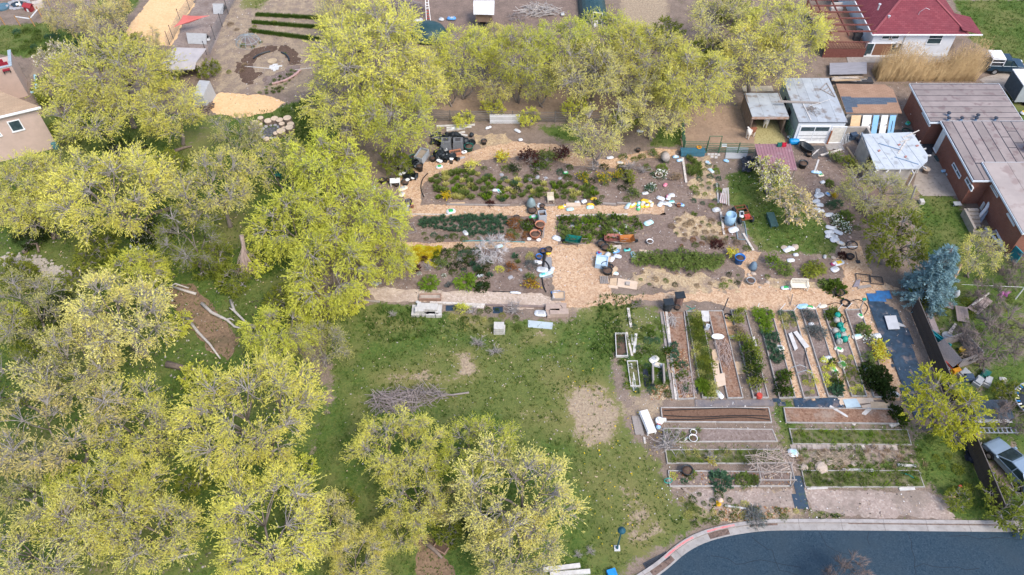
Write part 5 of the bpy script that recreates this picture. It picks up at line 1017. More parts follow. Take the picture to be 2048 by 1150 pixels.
for i,(px,py,s)in enumerate(((1278,522,1.3),(1300,520,1.4),(1328,522,1.6),(1345,528,1.5),(1365,520,1.6),(1385,530,1.6),(1400,524,1.5),(1418,530,1.5),(1432,522,1.2))):plant(PF,px,py,s,'dark green feathery bush in the row below the dry plot','feathery bushes below the dry plot','mid','bush','feathery_bush')
fill(PL,[(1275,545),(1480,550),(1485,575),(1275,570)],14,.4,.9,'small tuft growing in the straw bank','tufts of the straw bank',['dark','mid','dry'],sep=.8)
g='plants around the white bench'
for a in[(PS,1543,532,1.4,'fresh green bush above the white bench','fresh'),(PF,1570,542,1.3,'feathery green bush next to the fresh green bush','mid'),(PF,1618,548,1.4,'olive feathery bush beside the white bench','olive'),(PF,1632,540,1.3,'olive broom like bush by the white sacks','olive'),(PL,1614,552,1.0,'blue green mound below the olive bush','blue'),(PX,1668,578,1.7,'dark green shrub with a black pot at the path bend','green'),(PX,1650,572,1.2,'green mound beside the dark green shrub','mid'),(PL,1534,554,.8,'small green tuft by the flat stones','mid'),(PL,1448,573,1.1,'pair of green tufts on the chip path','fresh'),(PL,1460,563,.6,'tiny green tuft at the chip path edge','fresh'),(PX,1685,512,.9,'red budded plant beside the bicycle wheel','red')]:plant(*a[:5],g,a[5])
g='plants of the east flower border'
for a in[(PS,1672,322,1.3,'leafy green bush beside the carport','mid'),(PS,1695,332,1.4,'yellow green bush in front of the carport wall','olive'),(PX,1658,368,1.0,'green mound with red flowers','mid'),(PY,1667,395,.8,'bright yellow flowering tuft in the east border','sulphur'),(PV,1675,410,1.2,'blue grey mound in the east border','blue'),(PV,1662,414,1.0,'flat blue grey plant in the east border','blue'),(PX,1690,435,1.4,'green leafy mat above the white flower carpet','mid'),(PW,1672,440,1.3,'white flower carpet, upper part by the stones',None),(PW,1680,452,1.5,'white flower carpet beside the white sacks',None),(PW,1692,458,1.1,'white flower carpet, end touching the green mound',None),(PL,1714,458,1.0,'round green mound below the white flower carpet','mid'),(PS,1725,420,1.2,'leafy shrub under the grey olive tree','olive'),(PS,1800,352,1.3,'yellowish bush in front of the carport opening','lime'),(PS,1750,350,1.2,'bush with yellow leaves at the carport corner','lime')]:plant(*a[:5],g,a[5],'shrub' if a[0]in(PS,PY)else 'plant')
for px,py,s,lb in((302,475,2.2,'dark bush covered in small white flowers in the grove'),(285,490,1.8,'white flowered bush behind the curved trunk'),(325,600,1.7,'white flowered bush beside the woodland path')):plant(PW,px,py,s,lb,'white flowered bushes in the grove','dark','bush','white_flowered_bush',sq=1.8)
for a in[(PD,1030,625,2.0,'grey leafless bush above the stacked blocks corner',None),(PD,958,690,1.5,'low grey twig clump above the blocks on the lawn',None),(PD,990,705,1.4,'second low grey twig clump on the lawn',None),(PD,945,625,1.3,'thin grey bush in the weedy strip',None),(PS,925,622,1.0,'yellow green bush beside the navy sheet','lime'),(PD,785,632,.9,'dry brown clump on the lawn edge',None),(PD,1180,1105,.8,'dry clump on the lamp post lawn',None),(PD,1155,1112,.7,'second dry clump on the lamp post lawn',None),(PV,1508,1038,1.5,'pale grey shrub overhanging the kerb','lav'),(PD,1508,1036,1.3,'grey twigs within the shrub on the kerb',None),(PS,1310,890,0.1,'tiny weed','mid')][:10]:plant(*a[:5],'bushes along the lawn',a[5],'bush')
fill(PL,[(905,612),(1000,615),(1060,650),(960,680),(900,640)],18,.5,1.0,'weedy tuft in the strip below the gravel path','weeds below the gravel path',['mid','grey','green'],sep=.6)
fill(PL,[(1240,640),(1325,640),(1345,790),(1260,800),(1235,700)],40,.6,1.2,'weed clump around the small cold frames','weeds around the cold frames',['mid','green','blue','fresh'],sep=.6)
fill(PL,[(1350,1000),(1420,985),(1520,1020),(1600,1020),(1590,1036),(1440,1042),(1390,1052)],34,.5,1.0,'weed clump on the verge beside the curved kerb','weeds on the kerb verge',['grey','mid','grey','green'],sep=.6)
fill(PG,[(700,640),(1200,640),(1200,900),(1000,820),(700,760)],120,.3,.7,'taller grass tuft on the wide lawn','grass tufts on the wide lawn',['mid','fresh','grey'],sep=.5)
fill(PL,[(1850,860),(1920,880),(1990,980),(1900,1000)],10,.6,1.2,'tuft in the grass beside the dark board fence','tufts beside the dark board fence',['mid','olive'],sep=.7)
fill(PL,[(430,30),(630,30),(640,190),(440,190)],16,.6,1.3,'weed tuft on the dry ground of the circular garden','weeds around the circular garden',['mid','olive','dry'],sep=1.0)
fill(PL,[(20,60),(150,60),(160,105),(30,105)],24,1.0,2.0,'rank weed clump below the duck pen','weeds below the duck pen',['mid','blue','green'],sep=.8)
fill(PL,[(1900,600),(2048,600),(2048,680),(1920,660)],12,.7,1.4,'weed clump in the side yard behind the brick house','weeds of the side yard',['mid','olive'],sep=.8)
CRM=M('crop_leaf',(.075,.13,.02),(.045,.085,.014),1.2,5,trans=.25,spec=.1)
for(a,b)in(((512,30),(660,38)),((505,45),(655,57)),((500,62),(640,80))):
 A,Bq=G(*a),G(*b);d=(Bq-A);n=d.normalized().orthogonal()
 nn=Vector((-d.y,d.x,0)).normalized()*.38
 poly=[A+nn,A-nn,Bq-nn,Bq+nn]
 P=[];rg=np.random.default_rng(int(a[1]))
 N=3600;t=rg.random(N);w=np.clip(rg.normal(0,.45,N),-1,1);base=np.array(A)[None]+np.array(d)[None]*t[:,None]+np.array(nn)[None]*w[:,None];h=rg.uniform(.15,.5,N)*(1-.5*np.abs(w));an=rg.uniform(0,6.28,N);V=np.zeros((N,3,3));V[:,0]=base;V[:,0,0]-=.03;V[:,1]=base;V[:,1,0]+=.03;V[:,2]=base;V[:,2,0]+=np.cos(an)*.2;V[:,2,1]+=np.sin(an)*.2;V[:,2,2]+=h
 r_=obj('crop_row',np_mesh('crop_row',V.reshape(-1,3),np.arange(3*N).reshape(-1,3),CRM),None);stuff(r_)
print('plants',len(bpy.data.objects))
# ================================================================ RAISED BEDS (each board a part) AND THEIR PLANTS
BEDW=M('bed_board',(.42,.40,.38),(.29,.27,.25),3,6,c=(.2,.18,.16),csc=5);BEDN=M('bed_board_pale',(.46,.435,.41),(.34,.315,.29),3,6,c=(.28,.26,.24),csc=5)
def raised(label,q,soil=SOIL,h=.2,t=.07,mat=BEDW,skip=(),name='raised_bed',cat='raised bed',group='raised beds beside the weed mats',sz=.1):
 P=[G(*p)for p in q];o_=(P[0]+P[2])/2;t_=thing(name,label,cat,o_,0,group);L=[p-o_ for p in P]
 for i in range(4):
  if i in skip:continue
  a,b=L[i],L[(i+1)%4];d=(b-a).normalized();k=max(1,round((b-a).length/4.2));e0=t/2+.003 if i%2 else-t/2
  A,Bq=a+d*e0,b-d*e0
  for j in range(k):
   p,r=A.lerp(Bq,j/k+(.004 if j else 0)),A.lerp(Bq,(j+1)/k);z=Vector((0,0,h/2+rnd(-.012,.012)));w=Vector((-d.y,d.x,0))*rnd(-.015,.015)
   obj('board',MB().bar(p+z+w,r+z+w,t,h),mat,t_)
 n=8;vs=[];ix=lambda i,j:i*(n+1)+j
 for i in range(n+1):
  for j in range(n+1):
   u_,v_=i/n,j/n;p=L[0].lerp(L[1],u_).lerp(L[3].lerp(L[2],u_),v_);vs.append((p.x,p.y,sz+.035*fbm(p.x+o_.x,p.y+o_.y,1.3)))
 obj('soil',MB().add(vs,[(ix(i,j),ix(i,j+1),ix(i+1,j+1),ix(i+1,j))for i in range(n)for j in range(n)]),soil,t_,True)
 return t_
BEDSOIL=loose_mat('bed_soil',[(.17,.125,.105),(.26,.2,.175),(.21,.16,.14),(.31,.25,.22)],9,.6,.6,tint=(.14,.10,.085),tlo=.45,thi=.7)
REDSOIL=loose_mat('red_brown_mulch',[(.16,.085,.055),(.24,.135,.09),(.30,.19,.13),(.2,.11,.075)],9,.6,.6,tint=(.34,.28,.23),tlo=.52,thi=.7)
TILLED=loose_mat('tilled_soil',[(.13,.075,.05),(.185,.11,.075),(.155,.09,.06)],10,.5,.4)
WEEDY=loose_mat('weedy_soil',[(.12,.11,.06),(.19,.155,.10),(.10,.12,.035),(.24,.19,.15)],7,.7,.5,tint=(.08,.115,.025),tlo=.42,thi=.6)
B={}
B[1]=raised('raised bed of red brown mulch and dead stalks under the black bins',[(1326,625),(1367,625),(1388,798),(1356,800)],REDSOIL,skip=(0,))
B[2]=raised('raised bed of low green weeds next to the red brown mulch bed',[(1372,625),(1402,625),(1436,798),(1405,797)],WEEDY)
B[3]=raised('raised bed with dead stems and cardboard along its edge',[(1416,624),(1444,624),(1485,797),(1455,798)],REDSOIL)
B[4]=raised('raised bed overflowing with rosemary and a red can at its foot',[(1462,623),(1490,622),(1536,797),(1506,797)],BEDSOIL)
B[5]=raised('raised bed with bright green leaves at its top end',[(1513,622),(1542,622),(1590,796),(1558,797)],BEDSOIL)
B[6]=raised('raised bed with two white boards lying across it',[(1558,623),(1586,623),(1637,796),(1607,797)],BEDSOIL)
B[7]=raised('raised bed with two grey lavender mounds',[(1601,621),(1630,621),(1686,795),(1656,795)],BEDSOIL)
B[8]=raised('raised bed holding the green and grey watering cans',[(1646,621),(1674,621),(1732,794),(1703,794)],BEDSOIL)
B[9]=raised('raised bed with white flowers and big strawberry mats',[(1690,622),(1720,621),(1780,797),(1747,795)],BEDSOIL)
HG='long low beds beside the road'
raised('long tilled bed of smooth dark brown soil with black drip lines',[(1322,817),(1536,817),(1542,846),(1325,845)],TILLED,.16,.07,BEDN,group=HG)
raised('long weedy bed with two white pots in it',[(1327,858),(1544,860),(1554,884),(1327,885)],BEDSOIL,.14,.07,BEDN,group=HG)
raised('long bed overgrown with weeds above the trellis bed',[(1331,901),(1558,900),(1570,928),(1335,928)],WEEDY,.14,.06,BEDN,skip=(1,),group=HG)
raised('long bed with a big cabbage plant and a vine trellis',[(1337,943),(1581,946),(1579,973),(1340,974)],BEDSOIL,.16,.07,BEDN,group=HG)
raised('long dark bed with two crossed pale boards',[(1567,817),(1782,820),(1796,849),(1572,846)],REDSOIL,.16,.07,BEDW,group=HG)
raised('long grassy bed above the row of flat pavers',[(1578,859),(1814,861),(1822,890),(1585,889)],WEEDY,.13,.06,BEDW,group=HG)
raised('long grassy bed beside the pale gravel verge',[(1603,943),(1836,942),(1848,975),(1610,975)],WEEDY,.13,.06,BEDW,group=HG)
raised('small white framed cold bed of dark soil in the weeds',[(1230,670),(1250,670),(1255,715),(1232,715)],DARKSOIL,.3,.06,WHB,group='small framed beds in the weeds')
raised('small white framed bed with white pipes lying through it',[(1254,724),(1274,724),(1280,774),(1261,774)],WEEDY,.2,.06,WHB,group='small framed beds in the weeds')
sheet('weedy_soil',[(1590,905),(1820,900),(1830,925),(1600,928)],.006,loose_mat('mixed_soil',[(.22,.17,.14),(.34,.27,.22),(.17,.13,.11)],7,.7,.5,tint=(.10,.12,.04),tlo=.5,thi=.62),.3)
bz=.1
fill(PM,[(1330,700),(1362,660),(1380,760),(1370,790)],10,.6,1.1,'small green plant in the red brown mulch bed','plants of the red brown mulch bed',['mid','blue','green'],z=bz)
fill(PL,[(1374,630),(1400,630),(1433,792),(1408,792)],42,.8,1.5,'low green weed in the weedy raised bed','weeds of the weedy raised bed',['olive','mid','olive','grey'],z=bz,sep=.35)
fill(PF,[(1398,760),(1430,758),(1434,794),(1408,794)],3,.7,.9,'bright fern like clump at the foot of the weedy raised bed','ferny clumps of the weedy raised bed','fresh',z=bz)
fill(PS,[(1464,628),(1490,628),(1505,700),(1480,700)],5,.9,1.2,'olive shrub at the top of the rosemary bed','olive shrubs of the rosemary bed',['olive','mid','dry'],'shrub',z=bz,sep=.7)
fill(PS,[(1485,700),(1512,700),(1528,780),(1506,780)],7,1.0,1.35,'dark rosemary bush spilling from the raised bed','rosemary bushes',['dark','olive','green','blue'],'shrub',z=bz,sep=.6,name='rosemary_bush')
fill(PF,[(1515,626),(1540,626),(1548,665),(1524,665)],6,.75,1.0,'bright green leafy clump at the top of its raised bed','bright clumps of the raised bed','fresh',z=bz,sep=.6)
fill(PB,[(1528,668),(1552,668),(1568,728),(1545,728)],13,.9,1.2,'blue green onion clump in the raised bed','onions of the raised bed','blue',z=bz,sep=.45)
fill(PM,[(1550,750),(1574,745),(1582,785),(1562,790)],6,1.0,1.4,'dark leafy plant at the foot of the onion bed','leafy plants of the onion bed',['green','dark'],z=bz,sep=.5)
fill(PL,[(1560,628),(1585,628),(1592,655),(1570,655)],10,.7,1.0,'low green plant at the top of the white board bed','plants of the white board bed',['mid','grey','blue'],z=bz,sep=.4)
fill(PL,[(1608,745),(1628,745),(1634,792),(1612,792)],8,.5,.9,'yellow green seedling in the white board bed','seedlings of the white board bed',['lime','lime','mid'],z=bz,sep=.4)
for i,(px,py,s,lb)in enumerate(((1614,632,1.1,'grey lavender at the top of its raised bed'),(1624,638,.9,'smaller grey lavender beside the top mound'),(1624,662,1.2,'grey lavender below the white packet'),(1638,668,1.2,'biggest grey lavender in the middle of the bed'))):plant(PV,px,py,s,lb,'lavender mounds of the raised bed',None,'lavender','lavender',z=bz)
fill(PM,[(1645,720),(1665,720),(1678,770),(1655,770)],9,.7,1.1,'yellow green herb in the lavender bed','herbs of the lavender bed',['lime','mid','green','sulphur'],z=bz,sep=.45)
fill(PB,[(1658,772),(1682,772),(1684,792),(1662,792)],5,1.1,1.4,'blue green clump at the foot of the lavender bed','blue clumps of the lavender bed','blue',z=bz,sep=.4)
fill(PM,[(1650,624),(1672,624),(1676,640),(1654,640)],5,.8,1.2,'leafy green plant above the watering cans','plants above the watering cans',['mid','green'],z=bz,sep=.4)
fill(PB,[(1662,644),(1672,644),(1676,662),(1664,662)],3,.8,1.0,'blade plant beside the watering cans','blade plants beside the watering cans','mid',z=bz,sep=.3)
fill(PL,[(1680,712),(1705,712),(1726,785),(1700,790)],13,.6,1.1,'small herb in the bed below the watering cans','herbs below the watering cans',['mid','lime','olive'],z=bz,sep=.5)
for a in[(PX,1725,662,1.3,'dark leafy mound at the top of the last raised bed','mid'),(PW,1742,682,1.4,'white flowered bush in the last raised bed','mid'),(PY,1752,702,1.5,'yellow green bush below the white flowered bush','lime'),(PY,1758,718,1.3,'bright yellow green bush at the bed edge','lime'),(PS,1735,720,1.0,'green bush beside the bright yellow one','mid'),(PX,1738,745,1.7,'dark strawberry mat, upper part',None),(PX,1760,752,1.8,'dark strawberry mat beside the white sack',None),(PX,1755,772,1.9,'dark strawberry mat in the middle of the pile',None),(PX,1772,785,1.6,'dark strawberry mat spilling over the last board',None),(PX,1745,765,1.4,'dark strawberry mat at the inner board',None)]:plant(*a[:5],'plants of the last raised bed',a[5],z=bz)
for a in[(PX,1440,961,1.45,'big blue green cabbage plant in the trellis bed','blue'),(PX,1487,960,1.2,'green leafy plant between cabbage and trellis','mid'),(PX,1506,960,.8,'smaller leafy plant at the trellis foot','mid'),(PM,1381,950,1.2,'bush beside the black bottomless pot','mid'),(PM,1368,964,.7,'small green plant below the black pot','blue'),(PL,1346,952,.8,'tiny plant at the bed corner','lime')]:plant(*a[:5],'plants of the trellis bed',a[5],z=bz)
fill(PG,[(1332,862),(1395,862),(1395,884),(1332,884)],18,.7,1.2,'weed tuft in the white pot bed','weeds of the white pot bed',['mid','fresh'],z=.06,sep=.4)
fill(PG,[(1345,905),(1555,902),(1560,925),(1345,926)],44,.6,1.1,'weed tuft in the overgrown long bed','weeds of the overgrown long bed',['mid','olive','grey','fresh'],z=.06,sep=.4)
fill(PG,[(1585,862),(1810,864),(1816,888),(1590,888)],70,.6,1.1,'grass tuft in the long grassy bed','grass of the paver bed',['mid','olive','fresh'],z=.06,sep=.4)
fill(PG,[(1610,946),(1832,944),(1842,972),(1615,973)],80,.7,1.3,'grass tuft in the long bed by the gravel verge','grass of the gravel verge bed',['mid','green','fresh'],z=.06,sep=.4)
fill(PG,[(1590,898),(1840,895),(1850,938),(1600,940)],50,.7,1.3,'grass tuft in the untidy strip below the pavers','grass of the untidy strip',['mid','green','dry'],sep=.5)
for a in[(PX,1790,826,1.4,'dark green mat at the end of the crossed board bed','dark'),(PX,1798,838,1.1,'green mat beside the short leaning board','green'),(PY,1421,926,.8,'yellow green clump on the lower board','lime'),(PD,1424,920,1.3,'dry white stems above the lower board',None)]:plant(*a[:5],'plants of the long beds',a[5])
plant(PD,1338,895,2.6,'tall fan of bare tan stems at the corner of the white pot bed',None,None,'shrub')
LEAFL=M('leaf_litter',(.34,.17,.08),(.24,.115,.05),5,rand=0)
def litter(name,px,n,mats,s0=.04,s1=.12,z=.03,seed=1):
 rg=np.random.default_rng(seed);poly=[G(*q)for q in px];X0,X1=min(p.x for p in poly),max(p.x for p in poly);Y0_,Y1_=min(p.y for p in poly),max(p.y for p in poly);x=rg.uniform(X0,X1,n*3);y=rg.uniform(Y0_,Y1_,n*3);k=pip(poly,x,y);x,y=x[k][:n],y[k][:n];n=len(x)
 d=rg.normal(0,1,(n,3));d[:,2]*=.2;d/=np.linalg.norm(d,axis=1,keepdims=True);w=np.cross(d,[0,0,1]+rg.normal(0,.3,(n,3)));s=rg.uniform(s0,s1,(n,1));c=np.stack([x,y,np.full(n,z)],1)
 V=np.stack([c-d*s,c+w*s*.5,c+d*s,c-w*s*.5],1).reshape(-1,3);stuff(obj(name,np_mesh(name,V,np.arange(4*n).reshape(-1,4),mats,rg.integers(0,len(mats),n)),None))
SPK=[M('pale_speck',(.72,.70,.68)),M('grey_speck',(.42,.38,.36)),M('tan_speck',(.55,.42,.28)),M('dark_speck',(.07,.055,.05))]
litter('fallen_leaves',[(1326,700),(1370,700),(1390,798),(1356,800)],500,[LEAFL,SPK[2]],z=.15);litter('fallen_leaves',[(1300,770),(1345,770),(1360,800),(1300,800)],250,[LEAFL,SPK[2]]);litter('fallen_leaves',[(1420,1010),(1600,1015),(1540,1042),(1440,1045)],500,[LEAFL,SPK[2]]);litter('fallen_leaves',[(1340,945),(1580,948),(1578,972),(1342,972)],160,[LEAFL,SPK[2]],z=.15)
litter('garden_litter',[(780,300),(1480,300),(1490,560),(740,590)],2600,SPK,.03,.09,.05,2);litter('garden_litter',[(1490,300),(1760,300),(1760,590),(1490,590)],900,SPK,.03,.09,.05,3);litter('garden_litter',[(1225,610),(1830,610),(1850,1040),(1340,1040),(1230,780)],2400,SPK,.03,.08,.05,4);litter('yard_litter',[(1560,160),(2048,160),(2048,340),(1600,300)],600,SPK,.04,.1,.05,5);litter('yard_litter',[(400,0),(640,0),(640,230),(420,200)],800,SPK,.03,.1,.03,6);litter('woodland_litter',[(0,400),(560,300),(620,800),(500,1150),(0,1150)],2500,[SPK[1],SPK[2],SPK[3]],.05,.14,.04,7);litter('lawn_litter',[(640,620),(1230,620),(1330,1060),(700,1060)],700,[SPK[2],SPK[1]],.04,.1,.08,8);litter('dandelions',[(1080,660),(1380,850),(1330,1010),(1180,1130),(1160,800)],90,[M('dandelion',(.75,.52,.01))],.05,.09,.16,9)
# ================================================================ SMALL THINGS
def bagmesh(L,W,H,seed):
 rs=random.Random(seed);nx_,ny_=8,5;vs=[];fs=[];mi=[]
 for s in(1,-1):
  for i in range(nx_+1):
   for j in range(ny_+1):
    u_,v_=i/nx_*2-1,j/ny_*2-1;b=max(0,(1-abs(u_)**2.6))**.5*max(0,(1-abs(v_)**2.6))**.5;z=s*H*.5*b*(1+.7*fbm(u_*3+seed,v_*3,1.3,3))+H*.42
    vs.append((u_*L/2*(1-.2*abs(v_)**3)+rs.uniform(-.02,.02),v_*W/2*(1-.2*abs(u_)**3-.05*(1-abs(u_)))+rs.uniform(-.012,.012),max(z,.004)))
 n=(nx_+1)*(ny_+1)
 for s in range(2):
  for i in range(nx_):
   for j in range(ny_):
    a,b,c,d=[s*n+q for q in(i*(ny_+1)+j,(i+1)*(ny_+1)+j,(i+1)*(ny_+1)+j+1,i*(ny_+1)+j+1)];fs.append((a,b,c,d)if s==0 else(d,c,b,a));mi.append(1 if s==0 and 2<=i<=5 and 1<=j<=3 else 0)
 return vs,fs,mi
PLC={'w':(.64,.66,.69),'y':(.75,.50,.03),'g':(.05,.42,.12),'b':(.10,.32,.72),'lb':(.35,.58,.80),'gr':(.45,.46,.47),'k':(.02,.025,.03),'t':(.10,.50,.46),'c':(.72,.62,.48),'p':(.72,.22,.30),'m':(.30,.03,.10),'aq':(.45,.72,.74),'cr':(.78,.74,.64)}
def PLM(k):return M('film_'+k,PLC[k],tuple(x*.82 for x in PLC[k]),4,5,rough=.4,spec=.4,bump=.25)
def bag(px,py,L,W,rot,cols,label,group='sacks lying about the gardens',H=None,z=0,name='sack'):
 p=G(px,py,z);L*=.82;W*=.8;vs,fs,mi=bagmesh(L,W,H or .26,px*3+py);mb=MB();mb.v=vs;mb.f=fs;mb.mi=mi
 return one(name,mb,[PLM(cols[0]),PLM(cols[-1])],label,'sack',(p.x,p.y,z),R(rot),group,True)
